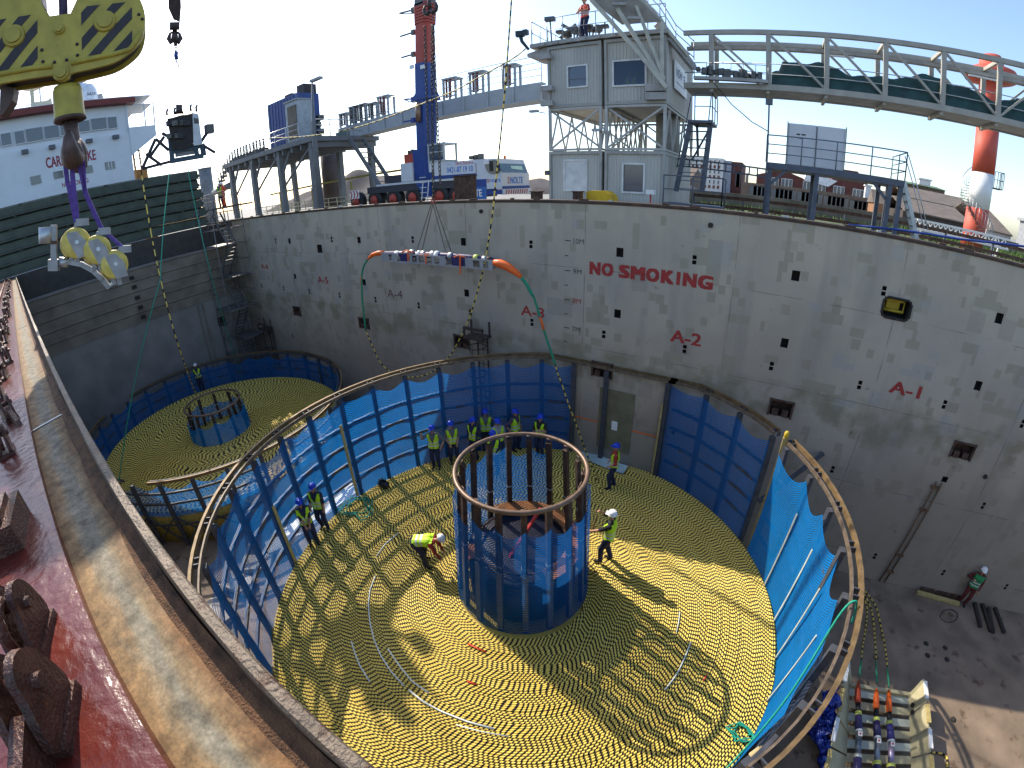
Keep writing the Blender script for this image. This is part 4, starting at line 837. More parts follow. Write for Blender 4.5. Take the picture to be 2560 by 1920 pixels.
# ------------------------------------------------------------------ roller chute slung below
HC = ax; cp = Vector((HC.x, HC.y, 0))
def cpt(zx, zy, off=0.):                                 # pixel of the lower zoom on the vertical plane through the hook
    d = ray(zx*.28933, 480+zy*.28933); return CP+d*((HP-CP).dot(hn)/d.dot(hn))+hn*(off-.15)
rc = thing('roller_chute', 'small roller chute of three yellow wheels on a curved grey arm hung from purple slings', 'roller chute', cpt(640, 640))
ARM = mat('chute_grey', (.27, .27, .28), .45, .4, .2, 8, .08); ROLY = mat('roller_yellow', (.60, .46, .10), .55, 0, .2, 10, .25, 0, (.20, .18, .17))
def rbox(x0, y0, x1, y1, o0=-.03, o1=.03, nm='bracket', m_=None): b = B(); b.prism([(x0, y0), (x1, y0), (x1, y1), (x0, y1)], lambda a, c, q: cpt(a, c, q), o0, o1); return obj(nm, b, m_ or ARM, rc)
tilt = (hn+hr*.35+U*.1).normalized()
for k, (x, y, r_) in enumerate(((632, 452, .17), (818, 512, .163), (970, 640, .163))):
    c = cpt(x, y); b = B(); b.lathe([(.04, -.09), (r_*.93, -.09), (r_, -.07), (r_*.9, 0), (r_, .07), (r_*.93, .09), (.04, .09)], 26, c, tilt); o = obj('wheel', b, ROLY, rc)
    b = B(); b.prism([(-.07, -r_), (.07, -r_), (.10, 0), (.05, r_*.7), (-.06, r_*.7), (-.10, 0)], lambda a, e, q, c=c: c+hr*(a-e*.25)-U*(-e)+tilt*q, .10, .115); obj('guard_plate', b, ARM, o)
    b = B(); b.tube(c-tilt*.13, c+tilt*.13, .025, n=8); obj('axle', b, GALV, o)
    for dx in (-25, 25): b = B(); b.bar(cpt(x+dx-10+k*12, y+95), cpt(x+dx-5+k*20, y+175), .05, .05); obj('leg', b, ARM, rc)
    b = B(); tp = cpt((640, 835, 1020)[k], (265, 345, 505)[k]); b.bar(cpt(x-10, y-90), tp, .06, .03); b.bar(tp, tp+hr*.14-U*.02, .05, .08); obj('hanger_bracket', b, ARM, rc)
b = B(); P = [cpt(x, y) for x, y in ((480, 612), (585, 615), (690, 635), (790, 690), (870, 765), (925, 830))]
for a, c in zip(P, P[1:]): b.bar(a, c+(c-a).normalized()*.02, .05, .10, hn)
obj('curved_arm', b, ARM, rc); b = B(); b.prism([(900, 840), (950, 800), (980, 805), (925, 840)], lambda a, c, q: cpt(a, c, q), -.05, .05); obj('end_lip', b, GALV, rc)
rbox(400, 590, 485, 690, -.07, .07, 'socket_box'); rbox(418, 285, 468, 590, -.035, .035, 'upright'); b = B(); b.tube(cpt(370, 305), cpt(372, 450), .085, n=12); obj('side_tube', b, GALV, rc); rbox(345, 425, 470, 455, -.05, .05, 'clamp', RUSTY)
b = B(); b.tube(cpt(485, 612), cpt(570, 622), .055, n=12); obj('pin_tube', b, GALV, rc)
def sling(pts, label, wd=.05):
    b = B()
    for a, c in zip(pts, pts[1:]): b.bar(a, c+(c-a).normalized()*.015, wd, .022, hn)
    single('web_sling', b, PURP, label, 'sling', 'purple slings under the hook block')
hz = lambda x, y: hpt(x, y, -.12)
sling([hz(600, 1230), hz(612, 1370), hz(610, 1500), hz(625, 1660), cpt(640, 150), cpt(645, 250)], 'thick purple sling running straight down to the first yellow wheel', .055)
sling([hz(545, 1300), hz(545, 1380), hz(565, 1560), hz(590, 1660), cpt(610, 130), cpt(635, 250)], 'purple sling strand on the outer side of the straight one', .05)
sling([hz(640, 1330), hz(690, 1500), hz(725, 1660), cpt(800, 180), cpt(865, 320)], 'purple sling running slanting to the middle yellow wheel', .05)
sling([hz(680, 1250), hz(710, 1420), hz(720, 1655), cpt(800, 200), cpt(880, 330), cpt(1055, 490)], 'purple sling reaching to the farthest yellow wheel', .04)
# ================================================================== quay and what stands on it
QZ = 10.6
CONC = mat('quay_concrete', (.22, .21, .19), .85, 0, .25, .6, .1, .1, (.12, .11, .09))
b = B(); v = [(-600, 15.6), (600, 15.6), (600, 1400), (-600, 1400)]; b.prism(v, lambda a, c, q: (a, c, q), QZ-3, QZ); struct('quay_ground', b, CONC)
b = B(); b.b2(-600, 600, -600, 2000, -9, -7.5); struct('water', b, mat('harbour_water', (.03, .045, .05), .12, 0, .2, .3, bump=.2))
b = B(); b.b2(-34, 22, HW+.26, 14.9, HT-.5, HT+.02); struct('ship_side_deck', b, mat('deck_brown', (.07, .05, .04), .7, 0, .4, 2, .3))
b = B()
for i in range(38): x = -28+i*1.3+.3*math.sin(i*3.1); b.box((x, HW+.05, HT+.08), (.1+.1*(i % 3), .1, .05)); 
for pc in pieces(b): link('lip_fitting', pc.mesh('lip_fitting', RUSTY if random.random() < .7 else GALV), wall)
def pt(px, py, Y): return ony(px, py, Y)
# ------------------------------------------------------------------ container tower
CONT = mat('container_grey', (.46, .445, .40), .6, 0, .12, 1.2, .05, 0, (.2, .13, .08), streak=True); CONTD = mat('container_frame', (.34, .33, .30), .6, 0, .15, 2, .08)
def clear_glass():
    m = bpy.data.materials.new('clear_window_glass'); m.use_nodes = True; t = m.node_tree; L = t.links.new; p = t.nodes['Principled BSDF']; p.inputs['Base Color'].default_value = (.05, .09, .16, 1); p.inputs['Roughness'].default_value = .05
    tr = nn(t, 'ShaderNodeBsdfTransparent'); mx = nn(t, 'ShaderNodeMixShader'); mx.inputs[0].default_value = .45; L(tr.outputs[0], mx.inputs[1]); L(p.outputs[0], mx.inputs[2]); L(mx.outputs[0], t.nodes['Material Output'].inputs[0]); return m
CLEAR = clear_glass()
FRAME = mat('window_frame_white', (.62, .62, .60), .5)
def container(name, label, x0, x1, y0, y1, z0, z1, windows, group=None):
    t = thing(name, label, 'container', ((x0+x1)/2, (y0+y1)/2, z0), group=group); fw = .10
    b = B(); big = [q for q in windows if q[1]-q[0] > 1.0]
    if big:                                                     # room behind the control window
        wx0, wx1, wz0, wz1, _k = big[0]; y = y0+.09
        for q in ((x0+.05, wx0, y, y+.05, z0+.05, z1-.05), (wx1, x1-.05, y, y+.05, z0+.05, z1-.05), (wx0, wx1, y, y+.05, z0+.05, wz0), (wx0, wx1, y, y+.05, wz1, z1-.05),
                  (x0+.05, x0+.1, y+.05, y1-.05, z0+.05, z1-.05), (x1-.1, x1-.05, y+.05, y1-.05, z0+.05, z1-.05), (x0+.1, x1-.1, y+.05, y1-.05, z0+.05, z0+.1), (x0+.1, x1-.1, y+.05, y1-.05, z1-.1, z1-.05), (x0+.1, x1-.1, y+2.2, y+2.3, z0+.1, z1-.1)): b.b2(*q)
    else: b.b2(x0+.05, x1-.05, y0+.09, y1-.05, z0+.05, z1-.05)
    link('shell', b.mesh('shell', CONT), t)
    for x in (x0, x1-fw):
        b = B(); b.b2(x, x+fw, y0, y0+fw, z0, z1); obj('corner_post', b, CONTD, t)
    for z in (z0, z1-.13): b = B(); b.b2(x0+fw, x1-fw, y0+.005, y0+.1, z, z+.13); obj('end_rail', b, CONTD, t)
    for x in (x0+.004, x1-.084):
        for z in (z0+.004, z1-.134): b = B(); b.b2(x, x+.08, y0+.1, y1, z, z+.13); obj('side_rail', b, CONTD, t)
    n = int((x1-x0-2*fw)/.14)                                # corrugation ribs on the end face
    for i in range(n):
        x = x0+fw+.03+i*.14
        sp_ = [(z0+.14, z1-.14)]
        for (wx0, wx1, wz0, wz1, *_r) in windows:
            if wx0-.17 < x+.035 and x < wx1+.13: sp_ = [(a, c) for a, c in ((z0+.14, wz0-.1), (wz1+.1, z1-.14)) if c-a > .05]
        for a, c in sp_: b = B(); b.prism([(0, 0), (.02, -.028), (.06, -.028), (.08, 0)], lambda p_, q, h: (x+p_, y0+.092+q, h), a, c); obj('corrugation', b, CONT, t)
    m = int((y1-y0-.2)/.28)
    for i in range(m):
        y = y0+.16+i*.28
        for sx, xx in ((1, x1-.052),): b = B(); b.prism([(0, 0), (.04, .03), (.12, .03), (.16, 0)], lambda p_, q, h: (xx+q, y+p_, h), z0+.14, z1-.14); obj('corrugation', b, CONT, t)
    for (wx0, wx1, wz0, wz1, kind) in windows:
        b = B(); f = .07; yy = y0+.03
        for q in ((wx0-f, wx1+f, wz1, wz1+f), (wx0-f, wx1+f, wz0-f, wz0), (wx0-f, wx0, wz0, wz1), (wx1, wx1+f, wz0, wz1)): b.b2(q[0], q[1], yy, yy+.08, q[2], q[3])
        o = obj('window_frame', b, FRAME, t); b = B(); b.b2(wx0, wx1, yy+.035, yy+.055, wz0, wz1); obj('shutter' if kind else 'pane', b, mat('shutter_white', (.60, .60, .58), .6) if kind else (CLEAR if wx1-wx0 > 1 else GLASS), t)
        if not kind and wx1-wx0 < 1.0: b = B(); b.b2(wx0, wx1, yy+.02, yy+.03, wz0+.3, wz0+.325); b.b2(wx0, wx0+.03, yy+.02, yy+.03, wz0, wz1); obj('glazing_bar', b, DGREY, t)
    return t
TY = 18.0; xl0, xl1, xr0, xr1 = -9.17, -6.78, -6.66, -4.18; za, zb, zc_, zd = 10.62, 13.2, 15.06, 17.75; TD = 24.0
def wrect(px0, py0, px1, py1): a, c = pt(px0, py1, TY), pt(px1, py0, TY); return (a.x, c.x, a.z, c.z)
container('site_container', 'grey site container with a closed white shutter at the tower foot', xl0, xl1, TY, TD, za, zb, [(*wrect(1411, 402, 1463, 474), 1)], 'tower containers')
container('site_container', 'grey site container with a tall glazed window at the tower foot', xr0, xr1, TY, TD, za, zb, [(*wrect(1557, 412, 1608, 478), 0)], 'tower containers')
container('control_container', 'grey container with a small tilted window in the top storey', xl0, xl1, TY, TD, zc_, zd, [(*wrect(1420, 163, 1464, 217), 0)], 'tower containers')
ctr = container('control_container', 'grey container with a big control window and seated operator in the top storey', xr0, xr1, TY, TD, zc_, zd, [(*wrect(1534, 149, 1611, 213), 0)], 'tower containers')
b = B(); b.b2(xr1-.02+.05, xr1+.07, 19.2, 21.8, 15.9, 17.1); brd = single('company_board', b, WHITE, 'white lettered board on the side of the top storey container', 'sign')
text('NSW', mat('board_blue', (.05, .09, .2), .6), brd, (xr1+.07, 19.5, 16.45), (0, 1, 0), (0, 0, 1), None, .4, .02); b = B()
for k in range(3): b.b2(xr1+.072, xr1+.078, 20.95, 21.3, 16.45+k*.14, 16.52+k*.14)
b.b2(xr1+.072, xr1+.078, 19.5, 21.3, 16.2, 16.23); obj('printed_line', b, mat('board_blue', (.05, .09, .2)), brd)
FR = mat('tower_frame', (.42, .41, .38), .6, 0, .15, 3, .06)
for label, x0, x1 in (('open braced steel frame between the storeys on the left side of the tower', xl0, xl1), ('open braced steel frame between the storeys beside the tower stair', xr0, xr1)):
    t = thing('braced_frame', label, 'frame', ((x0+x1)/2, TY, zb), group='braced tower frames')
    for x in (x0+.06, x1-.06):
        for y in (TY+.06, TD-.06): b = B(); b.bar((x, y, zb+.02), (x, y, zc_-.02), .11); obj('post', b, FR, t)
    for y in (TY+.06, TD-.06):
        for z in (zb+.07, zc_-.07): b = B(); b.bar((x0+.12, y, z), (x1-.12, y, z), .09); obj('beam', b, FR, t)
        b = B(); b.bar((x0+.1, y, zb+.12), (x1-.1, y, zc_-.12), .075); obj('brace', b, FR, t); b = B(); b.bar((x1-.1, y+.08, zb+.12), (x0+.1, y+.08, zc_-.12), .075); obj('brace', b, FR, t)
    for x in (x0+.06, x1-.06):
        for k in range(4):
            ya, yb = TY+.1+k*1.45, TY+.1+(k+1)*1.45; b = B(); b.bar((x, ya, zb+.1), (x, (ya+yb)/2, zc_-.1), .06); b.bar((x, (ya+yb)/2, zc_-.1), (x, yb, zb+.1), .06); obj('brace', b, FR, t)
        for z in (zb+.07, zc_-.07): b = B(); b.bar((x, TY+.12, z), (x, TD-.12, z), .08); obj('beam', b, FR, t)
b = B(); b.lathe([(.3, 0), (.55, 0), (.55, 1.85), (.3, 1.85)], 20, (-4.9, 21.5, zb)); single('round_pillar', b, CONTD, 'thick round pillar between the storeys inside the tower', 'pillar')
for label, P in (('lamp on an arm at the outer corner of the open tower frame', (1335, 278)), ('small lamp under the top storey between the braces', (1492, 325))):
    p = pt(*P, TY-.1); t = thing('flood_lamp', label, 'lamp', p); b = B(); b.box((p.x, p.y, p.z), (.38, .2, .1)); obj('lamp_head', b, mat('lamp_grey', (.35, .36, .36), .5), t); b = B(); b.tube((p.x+.15, p.y, p.z-.03), (p.x+.5, p.y+.1, p.z-.12), .025, n=6); obj('arm', b, FR, t)
b = B(); b.box((pt(1373, 432, TY).x-.05, TY-.1, pt(1373, 432, TY).z), (.16, .16, .2)); single('siren_box', b, DGREY, 'dark round siren box on the shuttered container corner', 'siren')
# roof of the tower
RFM = mat('roof_frame', (.33, .32, .30), .6, 0, .2, 3, .12)
t = thing('tower_roof', 'railed roof deck of the container tower with folded machinery', 'roof deck', (-6.7, 20, zd))
b = B(); b.b2(xl0-.75, xr1+.1, TY-.1, TD, zd+.05, zd+.22); obj('deck', b, RFM, t)
for k in range(9): b = B(); b.b2(xl0-.3+k*.62, xl0-.05+k*.62, TY-.15, TY-.1, zd+.05, zd+.2); obj('rim_block', b, RFM, t)
rail(t, [(xl0-.7, TD, zd+.22), (xl0-.7, TY, zd+.22), (xl0+2.9, TY, zd+.22), (xr1, TY, zd+.22)], 1.05, GALV, .022, .75, 2)
b = B(); b.prism([(-.0, zd+.05), (-.95, zd-.12), (-.95, zd-.25), (0, zd-.5)], lambda a, c, q: (xl0-.05+a, q, c), TY+.1, TY+1.6); obj('bracket_wing', b, RFM, t)
for zz in (zc_+.1, zc_+.75, zd-.55): b = B(); b.b2(xl0-.25, xl0+.25 if zz > 16 else xl0+.3, TY-.22, TY-.02, zz, zz+.22); obj('hinge_block', b, RFM, t)
for zz in (zc_+.12, zc_+.45): b = B(); b.b2(xr1-.78, xr1+.02, TY-.2, TY-.02, zz, zz+.28); obj('hinge_block', b, RFM, t)
MACH = mat('machine_dark', (.10, .10, .095), .5, .3, .4, 9)
for k in range(9):
    q = pt(1400+k*13, 75-k*2+6*math.sin(k*2.2), TY+.5); b = B(); b.box((q.x, q.y+.2*(k % 3), q.z-.1), (.28, .3, .12+.16*(k % 2)), k); b.bar((q.x, q.y+.2*(k % 3), zd+.2), (q.x+.1, q.y+.1, q.z), .06); obj('machine_part', b, MACH, t)
b = B(); a0, a1 = pt(1405, 62, TY+.4), pt(1455, 90, TY+.4); b.bar(a0, a1, .10, .14); b.bar(pt(1400, 95, TY+.4), pt(1440, 60, TY+.4), .08); obj('machine_arm', b, MACH, t)
b = B(); p = pt(1375, 48, TY-.1); b.box((p.x, p.y, p.z), (.42, .26, .16), .2); b.tube((p.x, p.y, p.z), (p.x+.05, p.y, zd+.2), .03, n=6); obj('flood_lamp', b, DGREY, t)
b = B(); p = pt(1300, 85, TY-.1); b.box((p.x, p.y, p.z), (.36, .24, .24), .3); b.box((p.x+.28, p.y, p.z+.02), (.2, .24, .22), .1); b.path([p, p+Vector((.08, 0, -.35)), p+Vector((.35, .1, -.75))], [.1, .08, .06], 8); obj('horn_cluster', b, mat('horn_dark', (.025, .04, .05), .5), t)
pp = pt(1463, 84, TY+.25); worker('person in white helmet and orange vest standing on the tower roof', Vector((pp.x, TY+.25, zd+.225)), R(200), shirt='red', vest=VISO, helmet=HWHITE, trousers=NAVY, hands=((-.08, .22, 1.18), (.08, .24, 1.2)), hint=((-1, -.3, -.4), (1, -.3, -.4)))
po = pt(1577, 178, TY+.6); worker('operator in yellow vest seated behind the big control window', Vector((po.x, TY+.62, po.z-1.28)), R(172), shirt='pale', helmet=None, hands=((-.15, .26, .66), (.15, .26, .66)), crouch=.45, feet=((-.12, .34), (.12, .34)))
# inclined chute truss over the tower
CH = mat('chute_cream', (.45, .43, .36), .6, 0, .15, 3, .05)
t = thing('chute_truss', 'cream steel chute truss slanting over the tower roof with walkway rail', 'truss', (-5, TY, zd))
def seg(b, pa, pb_, w_, h=None, ya=TY-.6, yb=TY-.6): b.bar(pt(*pa, ya), pt(*pb_, yb), w_, h)
for (a, c, w_, ya, yb) in (((1478, 0), (1667, 220), .15, TY-1.0, TY-.35), ((1543, 22), (1660, 212), .15, TY-.8, TY-.32), ((1590, 15), (1660, 200), .12, TY-.6, TY-.3), ((1655, 55), (1655, 195), .12, TY-.3, TY-.3), ((1600, 0), (1720, 140), .13, TY-.6, TY+.6)):
    b = B(); b.bar(pt(*a, ya), pt(*c, yb), w_, w_); obj('strut', b, CH, t)
b = B(); q = [pt(1465, -6, TY-1.1), pt(1592, -6, TY-.8), pt(1655, 55, TY-.2), pt(1555, 62, TY-.4)]; b.add([*q, *[p+Vector((0, 0, .08)) for p in q]], [(0, 1, 2, 3), (7, 6, 5, 4), (0, 4, 5, 1), (1, 5, 6, 2), (2, 6, 7, 3), (3, 7, 4, 0)]); obj('chute_floor', b, RFM, t)
for c in ((1548, 10), (1585, 45)): b = B(); b.box(pt(*c, TY-.95), (.5, .1, .1), .3); obj('floor_rib', b, RFM, t)
up_ = [pt(1620, 14, TY-.2), pt(1650, 45, TY), pt(1690, 110, TY+.8), pt(1735, 150, TY+1.6)]
for k in range(3):
    b = B(); b.path([p+Vector((0, 0, .35*k+.1)) for p in up_], .022, 5); obj('stair_rail', b, GALV, t)
for k, p in enumerate(up_): b = B(); b.tube(p, p+Vector((0, 0, .85)), .02, n=5); obj('rail_post', b, GALV, t)
b = B()
for a, c in (((1605, 0), (1735, 168)), ((1640, 60), (1735, 170))): b.bar(pt(*a, TY+.2), pt(*c, TY+1.2), .16, .2)
obj('side_beam', b, RFM, t)
# outside stair of the tower
SM = mat('stair_blue_grey', (.085, .095, .12), .55, 0, .2, 3)
t = thing('tower_stair', 'dark steel stair with landing climbing the side of the container tower', 'stair', (-3.5, 19, QZ)); Ys = 18.6
for k in range(2):
    b = B(); b.bar(pt(1690+k*65, 478, Ys), pt(1727+k*50, 300, Ys), .06, .2); obj('stringer', b, SM, t)
for k in range(9): u = k/8; a, c = pt(1692, 470, Ys).lerp(pt(1727, 308, Ys), u), pt(1752, 475, Ys).lerp(pt(1775, 308, Ys), u); b = B(); b.bar(a, c, .22, .03); obj('tread', b, SM, t)
b = B(); a, c = pt(1727, 302, Ys), pt(1783, 310, Ys); b.b2(a.x, c.x, Ys-.3, Ys+1.2, a.z-.1, a.z); obj('landing', b, SM, t)
rail(t, [(c.x, Ys+1.2, a.z), (c.x, Ys-.3, a.z), (a.x+.2, Ys-.3, a.z)], 1.05, SM, .022, .7, 2)
for s in (0, 1): b = B(); b.path([pt(1690+s*64, 478, Ys)+Vector((0, 0, .95)), pt(1727+s*50, 302, Ys)+Vector((0, 0, .95))], .022, 5); obj('handrail', b, SM, t)
b = B(); b.bar(pt(1745, 390, Ys+.6), pt(1742, 300, Ys+.6), .09); b.bar(pt(1730, 400, Ys+.6), pt(1775, 320, Ys+.6), .07); obj('support', b, SM, t)
t = thing('railed_landing', 'low grey railed landing at the foot of the tower stair', 'landing', pt(1730, 500, 17)); a, c = pt(1657, 505, 17), pt(1803, 520, 17)
b = B(); b.b2(a.x, c.x, 17, 18, a.z-.12, a.z); obj('deck', b, SM, t); rail(t, [(a.x, 17, a.z), (c.x, 17, a.z), (c.x, 18, a.z)], 1.0, SM, .025, .9, 2)
b = B(); a, c = pt(1690, 396, 20.5), pt(1915, 423, 18.9); b.bar(a, c, .12, .06); b.bar(a-Vector((0, 0, .3)), c-Vector((0, 0, .3)), .12, .06)
for k in range(13): q = a.lerp(c, k/12); b.bar(q, q-Vector((0, 0, .3)), .05)
single('link_girder', b, SM, 'narrow dark latticed girder linking the stair to the railed platform', 'girder')
# ------------------------------------------------------------------ conveyor bridge with green tarpaulin
BR = mat('bridge_cream', (.36, .335, .285), .6, 0, .15, 2, .06); TARP = mat('green_tarp', (.012, .05, .045), .5, 0, .4, 2.5, bump=.4)
t = thing('conveyor_bridge', 'long cream steel truss bridge carrying a green tarpaulin towards the red and white mast', 'bridge', (4, 19.5, 16)); BY0, BY1, bz0, bz1 = 19.0, 20.6, 15.95, 18.1
bx0, bx1 = -3.7, 16.0
for y in (BY0, BY1):
    for z, h in ((bz0, .22), (bz1, .18)): b = B(); b.bar((bx0, y, z), (bx1, y, z), .16, h); obj('chord', b, BR, t)
    for k in range(10):
        x = -.47-2.16+k*2.16
        b = B(); b.b2(x-.09, x+.09, y-.07, y+.07, bz0+.11, bz1-.09); obj('post', b, BR, t)
        if k < 9: b = B(); s = (1, -1) if k < 5 else (-1, 1); b.bar((x+.1, y, bz1-.15 if s[0] > 0 else bz0+.15), (x+2.06, y, bz0+.15 if s[0] > 0 else bz1-.15), .08); obj('diagonal', b, BR, t)
for k in range(10):
    x = -.47-2.16+k*2.16
    for z in (bz0-.16, bz1): b = B(); b.bar((x, BY0, z), (x, BY1, z), .12, .14); obj('cross_beam', b, BR, t)
b = B(); b.b2(bx0, bx1, BY0+.2, BY1-.2, bz0-.08, bz0-.04); obj('floor', b, RFM, t)
for z in (bz0+.55, bz0+.95): b = B(); b.tube((bx0, BY0+.12, z), (bx1, BY0+.12, z), .02, n=5); obj('handrail', b, GALV, t)
b = B(); b.bar((bx0, BY0+.7, bz1-.45), (bx1, BY0+.7, bz1-.45), .25, .12); obj('cable_tray', b, RFM, t)
for k in range(2): b = B(); b.box((2.2+5.5*k, BY0+.5, bz1-.62), (1.1, .08, .06)); obj('tube_light', b, WHITE, t)
def tf_(u, v):
    x = -.35+(bx1+.3)*u; a = math.pi*v; h = .9*(1+.2*math.sin(u*21))*(1 if u > .02 else .6)
    return (x, BY0+.15+.75*v+.04*math.sin(u*70+v*6), bz0+.13+(h+.07*math.sin(u*55+2*v)+.03*math.sin(u*130))*math.sin(a)**.45)
b = B(); b.grid(tf_, 120, 10); single('tarpaulin', b, TARP, 'long dark green tarpaulin bundled along the conveyor bridge', 'tarpaulin')
t = thing('roller_conveyor', 'roller conveyor head where the bridge meets the tower', 'conveyor', pt(1780, 180, 18.8))
for k in range(12): p = pt(1745+k*14, 165+k*1.5, 18.85); b = B(); b.box((p.x, 18.9, p.z-.12-.05*(k % 2)), (.16, .3, .14+.1*(k % 3)), k*.3); obj('roller_unit', b, MACH, t)
b = B(); a, c = pt(1735, 195, 18.8), pt(1920, 205, 18.8); b.bar(a, c, .25, .12); obj('side_plate', b, RFM, t); rail(t, [a+Vector((0, .1, .1)), c+Vector((0, .1, .1))], .55, GALV, .015, .5, 2)
# ------------------------------------------------------------------ railed platform with pale cabinet
t = thing('railed_platform', 'blue grey railed steel platform on legs carrying the pale cabinet', 'platform', (2, 18.5, QZ)); py0, py1 = 18.3, 20.6; a, c = pt(1915, 402, py0), pt(2262, 455, py0); pz_ = (a.z+c.z)/2
b = B(); b.b2(a.x, c.x, py0, py1, pz_-.22, pz_); obj('deck', b, SM, t)
for x in (a.x+.15, c.x-.5, c.x-.1, a.x+1.9):
    for y in (py0+.12, py1-.12): b = B(); b.bar((x, y, QZ), (x, y, pz_-.22), .16); obj('leg', b, SM, t)
for x0, s in ((a.x+.15, 1), (c.x-.5, -1)): b = B(); b.bar((x0, py0+.12, pz_-.85), (x0+s*.6, py0+.12, pz_-.25), .1); obj('knee_brace', b, SM, t)
rail(t, [(a.x, py1, pz_), (a.x, py0+.03, pz_), (c.x, py0+.03, pz_), (c.x, py1, pz_)], 1.0, mat('rail_blue', (.13, .16, .19), .5), .025, 1.15, 3)
t = thing('platform_ladder', 'steep railed stair down from the end of the blue grey platform', 'stair', (c.x+.4, py0, QZ))
for s in (0, .5): b = B(); b.bar((c.x+.05, py0+.3+s, pz_), (c.x+1.05, py0+.3+s, QZ), .06, .14); obj('stringer', b, GALV, t); b = B(); b.path([(c.x+.1, py0+.3+s, pz_+.95), (c.x+1.2, py0+.3+s, QZ+.9)], .02, 5); obj('handrail', b, GALV, t)
for k in range(9): b = B(); u = k/9; b.box((c.x+.1+u, py0+.55, pz_-.15-u*(pz_-QZ)), (.2, .5, .03)); obj('tread', b, SM, t)
t = thing('pale_cabinet', 'pale grey two door cabinet standing on the railed platform', 'cabinet', pt(2040, 410, 18.9)); q0, q1 = pt(1966, 400, 18.9), pt(2117, 285, 18.9); zt_ = pz_+1.58
b = B(); b.b2(q0.x, q1.x, 18.9, 19.7, pz_+.01, zt_); obj('body', b, mat('cabinet_pale', (.60, .60, .60), .6, 0, .06, 3), t); xm = (q0.x+q1.x)/2
for x0, x1 in ((q0.x+.05, xm-.02), (xm+.02, q1.x-.05)): b = B(); b.b2(x0, x1, 18.88, 18.899, pz_+.06, zt_-.05); obj('door', b, mat('cabinet_pale', ()), t)
for x in (q0.x-.02, q1.x+.02, xm): b = B(); b.bar((x, 18.87, pz_), (x, 18.87, zt_+(.06 if x != xm else -.05)), .035); obj('edge_bar', b, DGREY, t)
for dx, dz, w_ in ((.32, .42, .13), (.50, .42, .16), (.40, .55, .2)): b = B(); b.b2(q0.x+dx, q0.x+dx+w_, 18.872, 18.8795, zt_-dz, zt_-dz+.05); obj('faded_stencil', b, BLACK, t)
t = thing('mast_lamp', 'floodlight on a thin post at the corner of the railed platform', 'lamp', (a.x+.05, py0, pz_)); p = pt(1923, 255, py0)
b = B(); b.tube((a.x+.05, py0-.06, QZ), (p.x, py0-.06, p.z-.1), .035, n=6); obj('post', b, SM, t); b = B(); b.box(p, (.26, .2, .2)); obj('lamp_head', b, DGREY, t)
b = B(); P = [pt(1785, 208, 18.6), pt(1830, 262, 18.5), pt(1880, 305, 18.4), pt(1923, 330, 18.25)]; b.path(P, .018, 5); single('stay_wire', b, BLACK, 'dark stay wire running from the bridge down to the platform lamp post', 'wire')
# ------------------------------------------------------------------ red and white mast
MY = 30.0; p = pt(2438, 560, MY); mx_ = p.x; t = thing('banded_mast', 'tall red and white banded steel mast with a red cap and spiral stair', 'mast', (mx_, MY, QZ)); rr = .68
MR = mat('mast_red', (.50, .085, .05), .6, 0, .12, 1.5); MW = mat('mast_white', (.72, .73, .72), .5, 0, .06, 1.5)
zs_ = [QZ, ony(2450, 470+50, MY).z+.05, ony(2475, 432, MY).z, ony(2490, 325, MY).z, ony(2495, 310, MY).z+.1, ony(2500, 240, MY).z]
zs_ = [QZ, pt(2465, 526, MY).z, pt(2470, 437, MY).z, pt(2490, 325, MY).z, pt(2495, 310, MY).z, pt(2500, 195, MY).z]
for k in range(5): b = B(); b.lathe([(rr, zs_[k]), (rr, zs_[k+1])], 32, (mx_, MY, 0)); obj('band', b, (MR, MW, MR, MW, MR)[k], t)
zc2 = zs_[5]; b = B(); b.lathe([(.5, 0), (1.5, .15), (1.62, .35), (1.45, .65), (.75, .95), (.7, 1.25), (.55, 1.55), (.1, 1.65)], 32, (mx_, MY, zc2-.4)); obj('cap', b, MR, t)
b = B(); b.b2(mx_+.6, mx_+1.25, MY-.3, MY+.3, zs_[1]+1.3, zs_[1]+1.35); obj('landing', b, SM, t); rail(t, [(mx_+.65, MY-.3, zs_[1]+1.35), (mx_+1.25, MY-.3, zs_[1]+1.35), (mx_+1.25, MY+.3, zs_[1]+1.35)], .9, SM, .02, .2, 2)
for k in range(22):
    a_ = R(-30-k*11); z = QZ+.5+k*.17; b = B(); b.box((mx_+(rr+.24)*math.cos(a_), MY+(rr+.24)*math.sin(a_), z), (.45, .2, .03), a_); obj('stair_tread', b, SM, t)
b = B(); b.path([(mx_+(rr+.45)*math.cos(R(-30-k*11)), MY+(rr+.45)*math.sin(R(-30-k*11)), QZ+1.4+k*.17) for k in range(22)], .025, 5)
for k in range(22): a_ = R(-30-k*11); x, y = mx_+(rr+.45)*math.cos(a_), MY+(rr+.45)*math.sin(a_); b.tube((x, y, QZ+.5+k*.17), (x, y, QZ+1.4+k*.17), .014, n=4)
obj('stair_rail', b, GALV, t)
